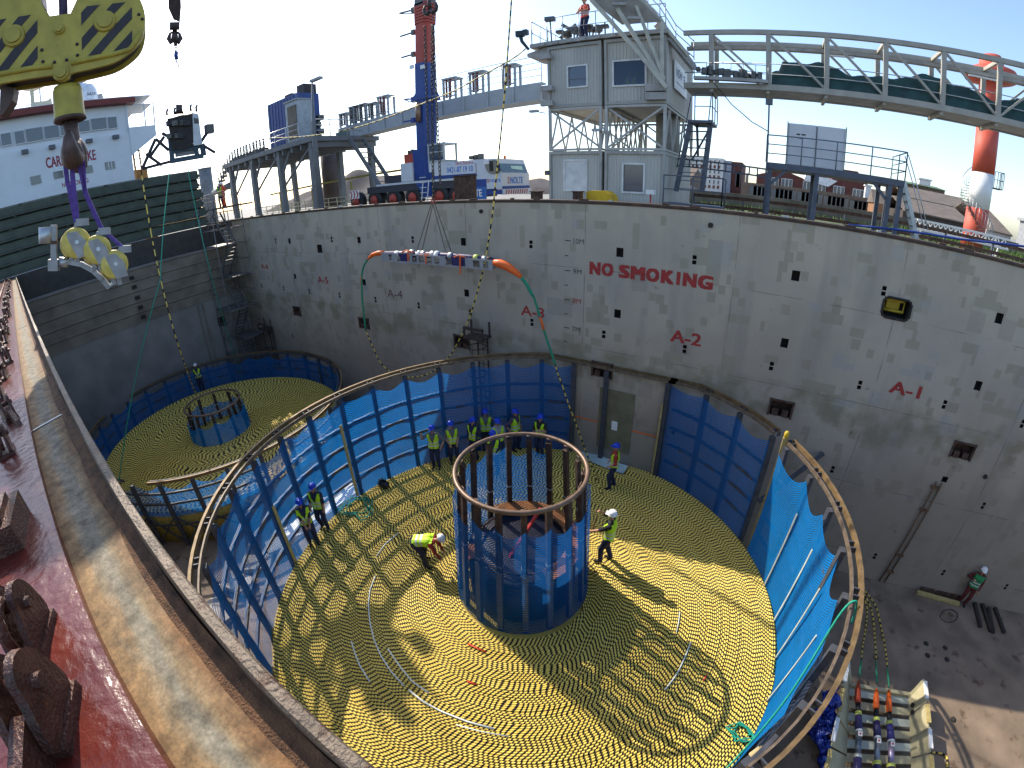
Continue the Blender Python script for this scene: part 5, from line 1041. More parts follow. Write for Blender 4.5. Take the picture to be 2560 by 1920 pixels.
# white lattice gangway in front of the mast
t = thing('lattice_gangway', 'white lattice gangway lying on the quay left of the mast', 'gangway', pt(2390, 590, 26)); a, c = pt(2288, 585, 26), pt(2435, 615, 26); zt_, zb_ = pt(2290, 548, 26).z, pt(2290, 572, 26).z
L_ = 5.2; a = Vector((a.x, 26, 0)); 
for y in (26, 26.9):
    for z in (zb_, zt_): b = B(); b.bar((a.x, y, z), (a.x+L_, y, z), .1); obj('chord', b, WHITE, t)
    for k in range(9): x = a.x+k*L_/9; b = B(); b.bar((x, y, zb_), (x+L_/18, y, zt_), .05); b.bar((x+L_/18, y, zt_), (x+L_/9, y, zb_), .05); obj('lattice', b, WHITE, t)
for x in (a.x+.3, a.x+L_-.5): b = B(); b.bar((x, 26.1, zb_), (x-.1, 26.1, QZ), .07); b.bar((x, 26.8, zb_), (x+.15, 26.8, QZ), .07); obj('leg', b, WHITE, t)
# ------------------------------------------------------------------ small quay furniture
b = B(); p = pt(1497, 498, 16.2); b.prism([(-.5, 0), (-.5, .32), (-.35, .36), (.25, .36), (.45, .22), (.55, 0)], lambda x, z, q: (p.x+x, q, p.z-.05+z), 16.2, 16.9); single('yellow_cover', b, mat('cover_yellow', (.62, .37, .01), .45), 'bright yellow curved machine cover by the tower foot', 'cover')
p = pt(1627, 480, 16.4); t = thing('white_lamp', 'white box lamp on a short red post by the tower foot', 'lamp', (p.x, 16.4, QZ)); b = B(); b.box(p, (.3, .25, .16)); obj('lamp_head', b, WHITE, t); b = B(); b.tube((p.x, 16.4, QZ), (p.x, 16.4, p.z), .03, n=6); obj('post', b, REDP, t)
for i, (x, y, w_, lb) in enumerate(((1342, 480, .32, 'rust brown bollard post left of the container tower'), (1445, 480, .25, 'rust brown post before the shuttered container'), (1162, 440, .9, 'broad rusty steel box standing before the mobile crane'))):
    a = pt(x, y, 16); b = B(); b.b2(a.x-w_/2, a.x+w_/2, 15.8, 16.2, QZ, a.z); b.b2(a.x-w_/2-.04, a.x+w_/2+.04, 15.76, 16.24, a.z, a.z+.04); single('rusty_post', b, RUSTY, lb, 'post')
t = thing('quay_fence', 'low dark guard rail along the quay edge behind the hold wall', 'guard rail', (3, 24, QZ))
for z in (11.05, 11.5):
    b = B(); b.bar((-4, 24, z), (30, 24, z), .08, .16); obj('rail', b, RUSTY, t)
for k in range(14): b = B(); b.bar((-4+2.5*k, 24.05, QZ), (-4+2.5*k, 24.05, 11.6), .1); obj('post', b, DGREY, t)
b = B(); P = [ony(2120, 562, 15.2), ony(2250, 575, 15.0), ony(2400, 598, 14.8), ony(2560, 616, 14.6), ony(2650, 640, 14.5)]; b.path(P, .035, 8); single('blue_mooring_rope', b, mat('rope_blue', (.02, .05, .22), .8, 0, .3, 30), 'blue mooring rope stretched along the quay above the wall lip', 'rope')
# grass bank and concrete wall
GR = mat('grass_green', (.075, .13, .025), .9, 0, .4, 1.5)
b = B(); rg = random.Random(5)
for k in range(5200):
    x = rg.uniform(-6, 46); y = rg.uniform(27.5, 38.5); 
    if not (y > 30+3*math.sin(x*.4) or x > 10): continue
    h = rg.uniform(.15, .5)*(1.5 if (8 < x < 24) else .8); a = rg.uniform(0, 6.3); d = .05
    b.v += [(x-d*math.cos(a), y-d*math.sin(a), QZ), (x+d*math.cos(a), y+d*math.sin(a), QZ), (x+rg.uniform(-.1, .1), y+rg.uniform(-.1, .1), QZ+h)]; n_ = len(b.v); b.f.append((n_-3, n_-2, n_-1)); b.sm.append(False); b.mi.append(0)
gr = tag(obj('grass', b, GR), 'green grass bank below the concrete wall', 'grass', None, 'stuff')
b = B(); b.b2(-8, 120, 27, 39, QZ+.004, QZ+.03); struct('grass_ground', b, mat('grass_soil', (.06, .085, .025), .95, 0, .4, .8))
b = B(); b.b2(-14, 20, 39, 39.6, QZ, pt(1900, 490, 39).z); b.b2(20, 90, 39, 39.6, QZ, pt(2100, 530, 39).z+.1); single('concrete_wall', b, mat('stained_concrete', (.15, .125, .10), .9, 0, .35, .5, .25, 0, (.07, .055, .04), streak=True), 'long stained concrete flood wall behind the grass bank', 'wall')
# ------------------------------------------------------------------ buildings behind the flood wall
BRICK = mat('dark_red_brick', (.115, .04, .03), .85, 0, .2, 1.2); BRICK2 = mat('brown_brick', (.16, .115, .085), .85, 0, .15, 1.5); WTRIM = mat('white_trim', (.65, .65, .63), .6); ROOFG = mat('grey_tile_roof', (.13, .105, .085), .8, 0, .2, .9, streak=False); ROOFN = mat('green_copper_roof', (.10, .16, .09), .7, 0, .2, 1)
FGL = glass('far_glass', (.07, .085, .10), .15)
def win(t, x0, x1, z0, z1, y, panes=1, mt=WTRIM):
    b = B(); b.b2(x0, x1, y-.12, y-.02, z0, z1); f = obj('window', b, mt, t)
    w_ = (x1-x0)/panes
    for k in range(panes): b = B(); b.b2(x0+w_*k+.07, x0+w_*(k+1)-.07, y-.16, y-.122, z0+.08, z1-.08); obj('pane', b, FGL, f)
def hull(t, name, mt, x0, x1, y0, y1, z0, z1): b = B(); b.b2(x0, x1, y0, y1, z0, z1); return obj(name, b, mt, t)
FY = 75.0; P = lambda x, y, Y=FY: ony(x, y, Y); S = .226                    # zoom (1700,360), 2212 -> 500
zx = lambda a, c, Y=FY: ony(1700+a*S, 360+c*S, Y)
t = thing('office_block', 'white framed office block with brown panels and a brick stair tower', 'building', zx(300, 480, 95)); Y = 95.
a, c = zx(100, 500, Y), zx(480, 160, Y); hull(t, 'wall', mat('office_white', (.60, .59, .56), .6), a.x, c.x, Y, Y+14, QZ, c.z); BP = mat('brown_panel', (.15, .055, .035), .7)
cols = 7
for r_ in range(3):
    z1 = zx(450, 178+112*r_, Y).z; 
    for k in range(cols):
        x0 = a.x+.4+k*(c.x-a.x-.5)/cols; x1 = x0+(c.x-a.x-.5)/cols-.45; h = z1-zx(450, 225+112*r_, Y).z; win(t, x0, x1, z1-h, z1, Y, 1); b = B(); b.b2(x0, x1, Y-.1, Y-.02, z1-2*h-.05, z1-h-.25); obj('spandrel_panel', b, BP, t)
d = zx(545, 500, Y); hull(t, 'side_wall', mat('office_side', (.30, .32, .36), .5), c.x+.02, d.x, Y+1.5, Y+13, QZ, c.z-.3)
e = zx(680, 240, Y); hull(t, 'brick_tower', BRICK, d.x+.05, e.x, Y+2, Y+14, QZ, zx(600, 190, Y).z)
for k in range(5): win(t, d.x+.9+k*(e.x-d.x-1.5)/5, d.x+1.5+k*(e.x-d.x-1.5)/5, QZ+2, zx(600, 300, Y).z, Y+1.99, 1, BRICK)
t = thing('brick_terrace', 'long dark brick building with white windows behind the railed platform', 'building', zx(1400, 550)); a, c = zx(830, 600), zx(2120, 600)
zt_ = zx(1500, 410).z; hull(t, 'wall', BRICK, a.x, c.x, FY, FY+10, QZ, zt_)
for g0, g1, gp in ((830, 1400, 340), (1620, 2120, 330)):
    x0, x1 = zx(g0, 500).x, zx(g1, 500).x; zg = zx((g0+g1)/2, gp+60).z+1.3; b = B(); b.prism([(x0, zt_-.02), ((x0+x1)/2-1, zg), ((x0+x1)/2+1, zg), (x1, zt_-.02)], lambda p_, q, h: (p_, h, q), FY-.02, FY+10); obj('gable', b, BRICK, t)
b = B(); b.prism([(zx(1370, 400).x, zt_-.1), (zx(1400, 370).x, zt_+1.2), (zx(1740, 400).x, zt_+.4), (zx(1640, 460).x, zt_-.6)], lambda p_, q, h: (p_, h, q), FY-.3, FY+6); obj('white_roof', b, mat('white_roof', (.7, .71, .72), .5), t)
for x, y in ((1030, 425), (1180, 440), (1420, 470), (1548, 490), (1755, 523), (1968, 558)): q = zx(x, y); win(t, q.x-.85, q.x+.85, q.z-.75, q.z+.75, FY, 3)
t = thing('workshop_row', 'low brown brick workshop row with grouped dark windows in front of the brick building', 'building', zx(1400, 600, 66)); Y = 66.; a, c = zx(680, 520, Y), zx(2110, 660, Y); ztw = zx(800, 430, Y).z
hull(t, 'wall', BRICK2, a.x, c.x, Y, Y+5, QZ, ztw)
for g0, y, n_ in ((760, 505, 4), (1005, 535, 5), (1290, 575, 5), (1580, 620, 5), (1870, 670, 5)):
    for k in range(n_): q = zx(g0+48*k, y+7*k, Y); win(t, q.x, q.x+1.15, q.z-.75, q.z+.65, Y, 1, BRICK2)
for k in range(1): b = B(); b.lathe([(.2, 0), (.2, 1.1), (.3, 1.15), (.1, 1.3)], 10, (zx(735, 400, Y).x, Y+1, ztw)); obj('vent_pipe', b, GREY, t)
# tiled sheds
S2 = 500/2183
zr = lambda a, c, Y: ony(2060+a*S2, 380+c*S2, Y)
def shed(label, eaves, ridge, Y, dep, name='tiled_shed', roofm=ROOFG, side=None, cat='building'):
    (ax_, ay), (bx_, by) = eaves; (cx_, cy), (dx_, dy) = ridge; p0, p1 = zr(ax_, ay, Y), zr(bx_, by, Y); ze = (p0.z+p1.z)/2; q0 = zr(cx_, cy, Y+dep); zrg = q0.z
    t = thing(name, label, cat, ((p0.x+p1.x)/2, Y, QZ)); hull(t, 'wall', side or BRICK2, p0.x, p1.x, Y+.5, Y+2*dep-.5, QZ-.0, ze)
    n_ = max(4, int((p1.x-p0.x)/1.2))
    for k in range(n_):                                        # roof sheets
        x0, x1 = p0.x+(p1.x-p0.x)*k/n_, p0.x+(p1.x-p0.x)*(k+1)/n_-.03; b = B(); b.prism([(0, ze), (dep, zrg), (2*dep, ze), (2*dep, ze-.15), (dep, zrg-.15), (0, ze-.15)], lambda p_, q, h: (h, Y+p_, q), x0, x1); obj('roof_sheet', b, roofm, t)
    b = B(); b.prism([(.5, ze), (dep, zrg-.2), (2*dep-.5, ze)], lambda p_, q, h: (h, Y+p_, q), p1.x-.4, p1.x-.1); obj('gable_wall', b, side or WTRIM, t); return t, p0, p1, ze, zrg
shed('lower grey roofed shed fronting the quay behind the white gangway', ((880, 620), (1620, 800)), ((950, 510), (1600, 640)), 58., 7, side=mat('shed_dark', (.06, .05, .045), .9))
shed('taller grey roofed shed behind the lower one, with a dormer strip', ((900, 490), (1700, 660)), ((900, 380), (1600, 510)), 74., 9)
shed('green ridged hall roof with a small vent rising behind the grey sheds', ((850, 330), (1330, 420)), ((850, 310), (1300, 385)), 96., 6, roofm=ROOFN)
shed('grey roofed shed with white gable right of the mast', ((1800, 830), (2060, 930)), ((1850, 610), (2100, 650)), 60., 10, side=mat('shed_white', (.55, .57, .58), .7))
b = B(); q = zr(1105, 335, 95); b.box((q.x, 96, q.z), (2.2, 1.6, .9)); b.box((q.x, 96, q.z+.6), (2.6, 2, .25)); single('roof_vent', b, WTRIM, 'small pale vent box on the green hall ridge', 'vent')
t = thing('brick_gatehouse', 'small brick house with a white gable behind the platform stair', 'building', zr(600, 600, 60)); a, c = zr(540, 640, 60), zr(660, 570, 60); hull(t, 'wall', mat('orange_brick', (.24, .12, .06), .85), a.x, c.x, 60, 64, QZ, c.z); b = B(); d = zr(560, 410, 62); b.prism([(60, c.z), (62, d.z), (64, c.z)], lambda p_, q, h: (h, p_, q), a.x-.2, c.x+.3); obj('roof', b, ROOFG, t)
b = B(); a, c = zr(440, 520, 72), zr(515, 380, 72); b.b2(a.x, c.x, 72, 73, QZ, c.z); b.b2(a.x-.15, c.x+.15, 71.9, 73.1, c.z, c.z+.2); single('white_gable_house', b, WTRIM, 'narrow white rendered house end between brick building and gatehouse', 'building')
b = B(); a = zr(2160, 900, 55); b.b2(a.x+1, a.x+14, 55, 58, QZ, zr(2160, 740, 55).z); b.b2(a.x+.7, a.x+14.3, 54.7, 58.3, zr(2160, 740, 55).z, zr(2160, 740, 55).z+.3); single('grey_warehouse', b, mat('warehouse_grey', (.25, .26, .28), .7), 'grey warehouse at the far end beyond the white gabled shed', 'building')
# coal heap, low halls and harbour clutter on the left
HE_ = mat('dark_heap', (.045, .04, .045), .95, 0, .4, 1)
def heap(label, x0, x1, y0, y1, h, seed):
    rg = random.Random(seed); ph = [rg.uniform(0, 6) for _ in range(4)]; b = B()
    b.grid(lambda u, v: (x0+(x1-x0)*u, y0+(y1-y0)*v, QZ+h*(math.sin(math.pi*u)**.5)*(math.sin(math.pi*v)**.8)*(.8+.2*math.sin(u*17+ph[0])+.1*math.sin(u*41+ph[1]+v*9))), 60, 14); single('bulk_heap', b, HE_, label, 'heap')
heap('long dark bulk heap beyond the platform legs', -75, -32, 40, 56, 4.6, 1); heap('lower dark heap behind the mobile crane', -34, -6, 44, 58, 2.6, 2)
b = B(); b.b2(-90, -40, 62, 70, QZ, QZ+2.2); b.prism([(62, QZ+2.2), (66, QZ+3.4), (70, QZ+2.2)], lambda p_, q, h: (h, p_, q), -90, -40); single('pale_hall', b, mat('pale_hall', (.42, .48, .50), .6), 'low pale blue hall far behind the platform legs', 'building')
b = B(); b.b2(-19, -9, 52, 60, QZ, QZ+2.3); b.prism([(52, QZ+2.3), (56, QZ+3.5), (60, QZ+2.3)], lambda p_, q, h: (h, p_, q), -19, -9); single('brown_hall', b, BRICK2, 'low brown hall between the crane cab and the container tower', 'building')
b = B()
for i in range(22): b.bar((-46+i*1.2, 24, QZ), (-46+i*1.2, 24, QZ+1.1), .06)
for z in (.4, .75, 1.1): b.bar((-46, 24, QZ+z), (-20.8, 24, QZ+z), .06)
single('yellow_guard_rail', b, mat('pale_rail', (.50, .47, .30), .6), 'pale guard rail standing under the railed pipe platform', 'guard rail')
b = B()
for i in range(5): b.bar((-44+i*6, 26, QZ), (-44+i*6, 26, QZ+2.3), .12)
b.bar((-46, 26, QZ+2.3), (-18, 26, QZ+2.9), .16); single('yellow_pipe_rail', b, mat('dull_yellow', (.25, .22, .04), .6), 'dull yellow pipe rail crossing between the platform legs', 'pipe')
# ================================================================== white ship's bridge beyond the hatch covers
BXX = -42.0
SHW = mat('ship_white', (.60, .63, .66), .5, 0, .06, .8, .03, 0, (.35, .25, .18)); SHG = glass('bridge_glass', (.045, .05, .055), .1); SHR = mat('roof_red', (.16, .03, .025), .6); SHC = mat('mast_cream', (.50, .47, .36), .6, 0, .08, 2)
ox = lambda zx_, zy_, X=BXX: onx(zx_*.28933, zy_*.28933, X)
t = thing('ship_bridge', 'white ship superstructure with a row of bridge windows and a red roof edge', 'ship bridge', (BXX-4, 5, 11))
yb1 = ox(1130, 1260).y; zw0, zw1 = ox(600, 1190).z, ox(600, 985).z
b = B(); b.b2(BXX-8, BXX, -9, yb1, 8, zw0-.25); obj('house_front', b, SHW, t)
b = B(); b.b2(BXX-7, BXX-.2, -9, yb1+.1, zw0-.25, zw1+.3); obj('wheelhouse', b, SHW, t)
b = B(); b.b2(BXX-8, BXX+.6, -9, ox(1155, 905).y, zw1+.3, zw1+.75); obj('roof_edge', b, SHR, t)
b = B(); b.b2(BXX-8.2, BXX+.4, -9, ox(1325, 940).y-.3, zw1+.76, zw1+.86); obj('roof_top', b, SHW, t)
y0, y1 = yb1, ox(1340, 1080).y; z1 = ox(1340, 1080).z; z0 = ox(1130, 1260).z
b = B(); b.prism([(y0, z0-.8), (y1, z1-.9), (y1, z1), (y0, z1)], lambda a, c, q: (q, a, c), BXX-4, BXX+.1); obj('bridge_wing', b, SHW, t)
for k in range(8): b = B(); ya, yb_ = ox(1120, 960).y, ox(1325, 945).y; b.b2(BXX-3.6+k*.42, BXX-3.3+k*.42, ya, yb_, zw1+.25, zw1+.33); obj('awning_slat', b, SHW, t)
for yy in (ox(1105, 1040).y, ox(1255, 1040).y, ox(1335, 1040).y): b = B(); b.bar((BXX, yy, z1), (BXX, yy, zw1+.3), .1); obj('wing_post', b, SHW, t)
for x0, x1, q0, q1 in ((10, 95, 1150, 1250), (130, 210, 1130, 1235), (225, 370, 1105, 1215), (385, 510, 1085, 1190), (525, 640, 1065, 1160), (650, 775, 1045, 1135), (790, 920, 1020, 1115), (935, 1010, 1010, 1105), (-130, -15, 1170, 1260)):
    xm_ = (x0+x1)/2; ya, yb_ = ox(x0, (q0+q1)/2).y, ox(x1, (q0+q1)/2).y; za_, zb_ = ox(xm_, q1).z, ox(xm_, q0).z
    b = B(); b.prism([(ya-.06, za_-.08), (yb_+.06, za_-.08), (yb_+.06, zb_+.08), (ya-.06, zb_+.08)], lambda a, c, q: (q, a, c), BXX-.19, BXX-.06); f = obj('window', b, SHW, t)
    b = B(); b.b2(BXX-.055, BXX-.02, ya, yb_, za_, zb_); obj('pane', b, SHG, f)
for x, y, w_, h_ in ((310, 1555, .8, .62), (505, 1510, .75, .55), (760, 1465, .75, .58), (950, 1430, .8, .6)):
    p = ox(x, y); b = B(); b.b2(BXX+.003, BXX+.05, p.y-w_/2, p.y+w_/2, p.z-h_/2, p.z+h_/2); o = obj('porthole', b, SHG, t)
    if x == 950:
        for k in range(2): b = B(); b.b2(BXX+.051, BXX+.07, p.y-.14+k*.24, p.y-.08+k*.24, p.z-h_/2, p.z+h_/2); obj('bar', b, SHW, o)
for x, y in ((215, 1315), (448, 1275), (768, 1222), (997, 1187)):
    p = ox(x, y); b = B(); b.box((BXX+.2, p.y, p.z), (.35, .5, .28)); obj('floodlight', b, DGREY, t)
SRD = mat('ship_red_letters', (.26, .03, .05), .6)
p, q = ox(405, 1455), ox(832, 1385); text('CARISBROOKE', SRD, t, (BXX+.004, p.y, p.z), (0, 1, 0), (0, 0, 1), q.y-p.y, .78, .03)
p, q = ox(540, 1622), ox(768, 1585); text('NO SMOKING', SRD, t, (BXX+.004, p.y, p.z), (0, 1, 0), (0, 0, 1), q.y-p.y, .36, .02)
rt = zw1+.86
t = thing('signal_mast', 'cream signal mast with ladders and radar on the ship bridge roof', 'mast', (BXX-3, 3, rt)); X3 = BXX-3
for yy in (ox(265, 800, X3).y, ox(345, 800, X3).y): b = B(); b.bar((X3, yy, rt), (X3, yy, ox(300, 690, X3).z), .12); obj('leg', b, SHW, t)
b = B(); p = ox(285, 790, X3); b.lathe([(.1, 0), (.9, .3), (.9, .42), (.1, .42)], 16, (X3, p.y, p.z)); obj('platform', b, SHC, t)
b = B(); p = ox(285, 900, X3); b.bar((X3, p.y, rt), (X3, p.y, ox(280, 600, X3).z), .28); obj('column', b, SHC, t); p, q = ox(270, 925, X3), ox(440, 860, X3); b = B(); b.prism([(p.y, p.z-.3), (q.y, p.z-.3), (q.y, q.z), (p.y+1.2, q.z-.2), (p.y, p.z+.2)], lambda a, c, h: (h, a, c), X3-.8, X3+.6); obj('radar_house', b, SHC, t)
for k in range(6): b = B(); z = ox(300, 720+45*k, X3).z; b.bar((X3+.1, ox(215, 700, X3).y, z), (X3+.1, ox(345, 700, X3).y, z), .04); obj('rung', b, SHW, t)
t = thing('satellite_dome', 'white satellite dome on the ship bridge roof', 'dome', (X3, 8, rt)); p = ox(745, 840, X3); b = B(); b.lathe([(.2, -1.15), (.95, -.9), (1.02, -.2), (.98, .4), (.75, .95), (.35, 1.2), (.02, 1.25)], 20, (X3, p.y, p.z)); obj('dome', b, mat('dome_white', (.62, .66, .72), .4), t); b = B(); b.bar((X3, p.y, rt), (X3, p.y, p.z-1.1), .3); obj('pedestal', b, SHC, t)
text('SAILOR', DGREY, t, (X3+1.03, p.y-.1, p.z-.15), (0, 1, 0), (0, 0, 1), .75, .26, .02)
t = thing('radar_bar', 'radar scanner bar on a thin post behind the hook swivel', 'radar', (X3, 7, rt)); p = ox(690, 712, X3); b = B(); b.bar((X3, p.y, rt), (X3, p.y, p.z), .16); obj('post', b, SHW, t); b = B(); b.bar((X3, ox(600, 710, X3).y, p.z), (X3, ox(775, 715, X3).y, p.z-.02), .18, .14); obj('scanner', b, GREY, t)
t = thing('roof_floodlight', 'twin floodlight on a post beside the satellite dome', 'floodlight', (X3, 9.5, rt)); p = ox(842, 850, X3); b = B(); b.lathe([(.1, -.5), (.35, -.45), (.4, .4), (.1, .5)], 12, p, (0, 1, .1)); obj('lamp_head', b, GREY, t); b = B(); b.bar((X3, p.y, rt), (X3, p.y, p.z-.3), .1); obj('post', b, SHW, t)
t = thing('roof_railing', 'thin railing and searchlight on the left of the ship bridge roof', 'railing', (X3, 1, rt)); rail(t, [(X3, ox(190, 1000, X3).y, rt), (X3, ox(430, 980, X3).y, rt)], 1.0, SHW, .04, 1.5, 2); p = ox(265, 965, X3); b = B(); b.ball(p, .3, 10, 8); obj('searchlight', b, DGREY, t)
b = B(); p = ox(1195, 1450, -44); b.b2(-45, -44.4, p.y-.3, p.y+.9, 10, p.z-.1); b.bar((-44.3, p.y-.2, 10), (-44.3, p.y-.2, p.z+2.5), .15); b.bar((-44.3, p.y+.5, 10), (-44.3, p.y+.3, p.z+3), .12)
for k in range(5): b.bar((-44.3, p.y-.2, p.z-.6+.7*k), (-44.3, p.y+.5, p.z-.6+.7*k), .07)
single('lifeboat_station', b, mat('orange_buff', (.45, .22, .06), .6), 'orange buff lifeboat davit behind the corner of the ship bridge', 'lifeboat')
# ================================================================== steel platform with blue plant box
PLM = mat('platform_steel', (.16, .17, .18), .6, 0, .2, 2, .12); zq = lambda x, y, Y: ony(480+x*.2411, 160+y*.2411, Y)
DZ = 16.15; dx0, dx1, dy0, dy1 = -42.0, -27.2, 19.0, 25.2
t = thing('pipe_platform', 'high steel platform on tall legs carrying the blue plant box', 'platform', (-34, 22, QZ))
b = B(); b.b2(dx0, dx1, dy0, dy1, DZ-.35, DZ); obj('deck', b, PLM, t)
for k in range(12): b = B(); x = dx0+.6+k*1.25; b.b2(x, x+.18, dy0+.1, dy1-.1, DZ-.75, DZ-.36); obj('joist', b, PLM, t)
legx = [zq(420, 1200, 19.4).x, zq(655, 1250, 19.4).x, zq(935, 1200, 19.4).x, zq(1270, 1100, 19.4).x]
for x in legx: b = B(); b.bar((x, 19.4, QZ), (x, 19.4, DZ-.36), .42); obj('leg', b, PLM, t)
for x in (legx[0]+2, legx[1]+1, legx[2]+.5, dx1-.6): b = B(); b.bar((x, 24.8, QZ), (x, 24.8, DZ-.36), .42); obj('leg', b, PLM, t)
for a_, c_ in zip(legx, legx[1:]): b = B(); b.bar((a_+.2, 19.4, QZ+2.4), (c_-.2, 19.4, DZ-.6), .12); obj('brace', b, PLM, t); b = B(); b.bar((a_+.2, 19.45, DZ-2.0), (a_+1.5, 19.45, DZ-.5), .16); obj('knee_brace', b, PLM, t)
rail(t, [(dx0, dy0+.05, DZ), (dx1, dy0+.05, DZ), (dx1, dy1, DZ)], 1.15, GALV, .035, 1.7, 3)
b = B()
for s in (0, 1.2): b.bar((dx1+.4, 22+s, DZ-.3), (dx1+4.2, 22+s, QZ+.3), .1, .3)
for k in range(14): b.box((dx1+.4+3.8*k/14, 22.6, DZ-.3-5.2*k/14), (.3, 1.2, .05))
obj('stair', b, PLM, t)
t = thing('roller_track', 'arched roller track with upright pins along the platform edge', 'conveyor', (-39, 19.6, DZ))
for k in range(17):
    u = k/16; x = dx0-2.2+9.5*u; z = DZ+.1-2.0*(1-min(1, u*2.2))**1.6; b = B(); b.bar((x, 19.5, z-.35), (x, 19.5, z+1.0), .12); b.bar((x-.25, 19.5, z+.3), (x+.35, 19.7, z+.12), .1); b.box((x, 19.5, z+.15), (.5, .5, .16), .4); obj('roller_frame', b, MACH, t)
b = B(); b.path([(dx0-2.2+9.5*k/16, 19.35, DZ+.15-2.0*(1-min(1, k/16*2.2))**1.6) for k in range(17)], .09, 6); obj('side_rail', b, PLM, t)
b = B(); b.path([(dx0-4.5, 19.8, 14.0), (dx0-.2, 19.8, 14.3)], .3, 8); obj('base_beam', b, PLM, t)
t = thing('plant_box', 'big blue plant box with two dark roof units on the steel platform', 'plant box', (-30, 22.5, DZ)); kx = lambda q: zq(q, 500, 1.).x
x0, x1 = 21.2*kx(785), 21.2*kx(1105); yb2 = x1/kx(1325); zt_ = zq(1100, 290, 21.2).z
b = B(); b.b2(x0, x1, 21.2, yb2, DZ+.01, zt_); obj('body', b, mat('plant_blue', (.03, .06, .20), .55, 0, .12, 1.5), t)
for k in range(9): b = B(); x = x0+.2+k*(x1-x0-.4)/9; b.b2(x, x+.12, 21.17, 21.199, DZ+.1, zt_-.1); obj('rib', b, mat('plant_blue', ()), t)
for a_, c_, zz in ((955, 1075, .7), (1085, 1210, 1.2)): b = B(); b.b2(zq(a_, 260, 22).x, zq(a_, 260, 22).x+1.0, 22, 23.2, zt_, zt_+zz*.7); obj('roof_unit', b, mat('roof_unit_brown', (.035, .03, .035), .7), t)
for k in range(4): b = B(); b.box((x1+.25, yb2-.5+.3*(k % 2), DZ+.5+.55*k), (.5, .5, .4), k); obj('pump', b, MACH, t)
t = thing('pale_cabin', 'pale cabin with a tall brown window before the blue plant box', 'cabin', (-30, 20, DZ)); x0, x1 = 19.9*kx(965), 19.9*kx(1100); yb2 = x1/kx(1240); zt_ = zq(1100, 360, 19.9).z
b = B(); b.b2(x0, x1, 19.9, yb2, DZ+.01, zt_); obj('body', b, mat('cabin_pale', (.35, .38, .40), .6), t); b = B(); b.b2(x0+.35, x1-.2, 19.86, 19.899, DZ+.35, zt_-.35); obj('window', b, mat('brown_glass', (.12, .10, .075), .2), t); b = B(); b.b2(x0-.06, x1+.06, 19.8, yb2, zt_, zt_+.1); obj('roof_rim', b, GREY, t)
t = thing('street_lamp', 'tall thin street lamp before the blue plant box', 'lamp', (zq(1265, 1000, 18.6).x, 18.6, QZ)); p = zq(1245, 180, 18.6); xl = zq(1265, 700, 18.6).x; b = B(); b.path([(xl, 18.6, QZ), (xl, 18.6, DZ), (p.x, 18.6, p.z)], [.24, .16, .05], 8); obj('post', b, PLM, t); b = B(); b.box((p.x+.45, 18.6, p.z+.02), (1.1, .3, .16)); obj('lamp_head', b, GREY, t)
p = zq(130, 1080, 24); b = B(); b.lathe([(.85, QZ), (.85, p.z-.1)], 18, (p.x, 24, 0)); b.lathe([(.9, p.z-.1), (.9, p.z), (.2, p.z)], 18, (p.x, 24, 0)); single('mooring_pile', b, PLM, 'thick round steel pile left of the platform legs', 'pile')
p = zq(1440, 1100, 27); b = B(); b.lathe([(.9, QZ), (.9, DZ-.5), (.5, DZ-.4)], 18, (p.x, 27, 0)); single('mooring_pile', b, mat('pile_rust', (.10, .075, .065), .8, 0, .3, 1, .3), 'thick rusty steel pile behind the platform legs', 'pile')
# ------------------------------------------------------------------ gantry beam with roller stations
GBM = mat('gantry_grey', (.36, .385, .40), .5, 0, .1, 1.5, .04); t = thing('gantry_beam', 'long pale grey gantry beam with handrail from platform to tower', 'gantry', (-19, 24, 16)); GY = 23.5
a, c = pt(846, 322, GY), pt(1352, 205, GY); D_ = (c-a)
b = B(); b.bar(a+Vector((0, .05, -.5)), c+Vector((0, .05, -.5)), .12, 1.0); obj('web', b, GBM, t)
for h, w_ in ((0, .5), (-1.0, 1.1)): b = B(); b.bar(a+Vector((0, .4, h)), c+Vector((0, .4, h)), w_, .08); obj('flange', b, GBM, t)
b = B(); b.bar(a+Vector((0, 1.2, -.5)), c+Vector((0, 1.2, -.5)), .12, 1.0); obj('rear_web', b, GBM, t)
for k in range(1, 10): p = a.lerp(c, k/10); b = B(); b.bar(p+Vector((0, -.06, -.95)), p+Vector((0, -.06, -.05)), .06, .12); obj('stiffener', b, GBM, t)
rail(t, [a+Vector((0, .1, .05)), c+Vector((0, .1, .05))], 1.5, GALV, .025, 2.6, 4)
b = B(); p = pt(850, 340, GY); b.b2(p.x-.4, p.x+1.2, GY-.1, GY+1.3, DZ-.2, p.z+.3); obj('end_shoe', b, mat('shoe_green', (.14, .20, .19), .6), t)
t = thing('beam_rollers', 'row of small roller stations standing on the gantry beam', 'roller stations', (-19, GY, 17))
t['group'] = 'roller stations'; LR = mat('red_roller', (.20, .06, .05), .6)
del t['group']; bpy.data.objects.remove(t)
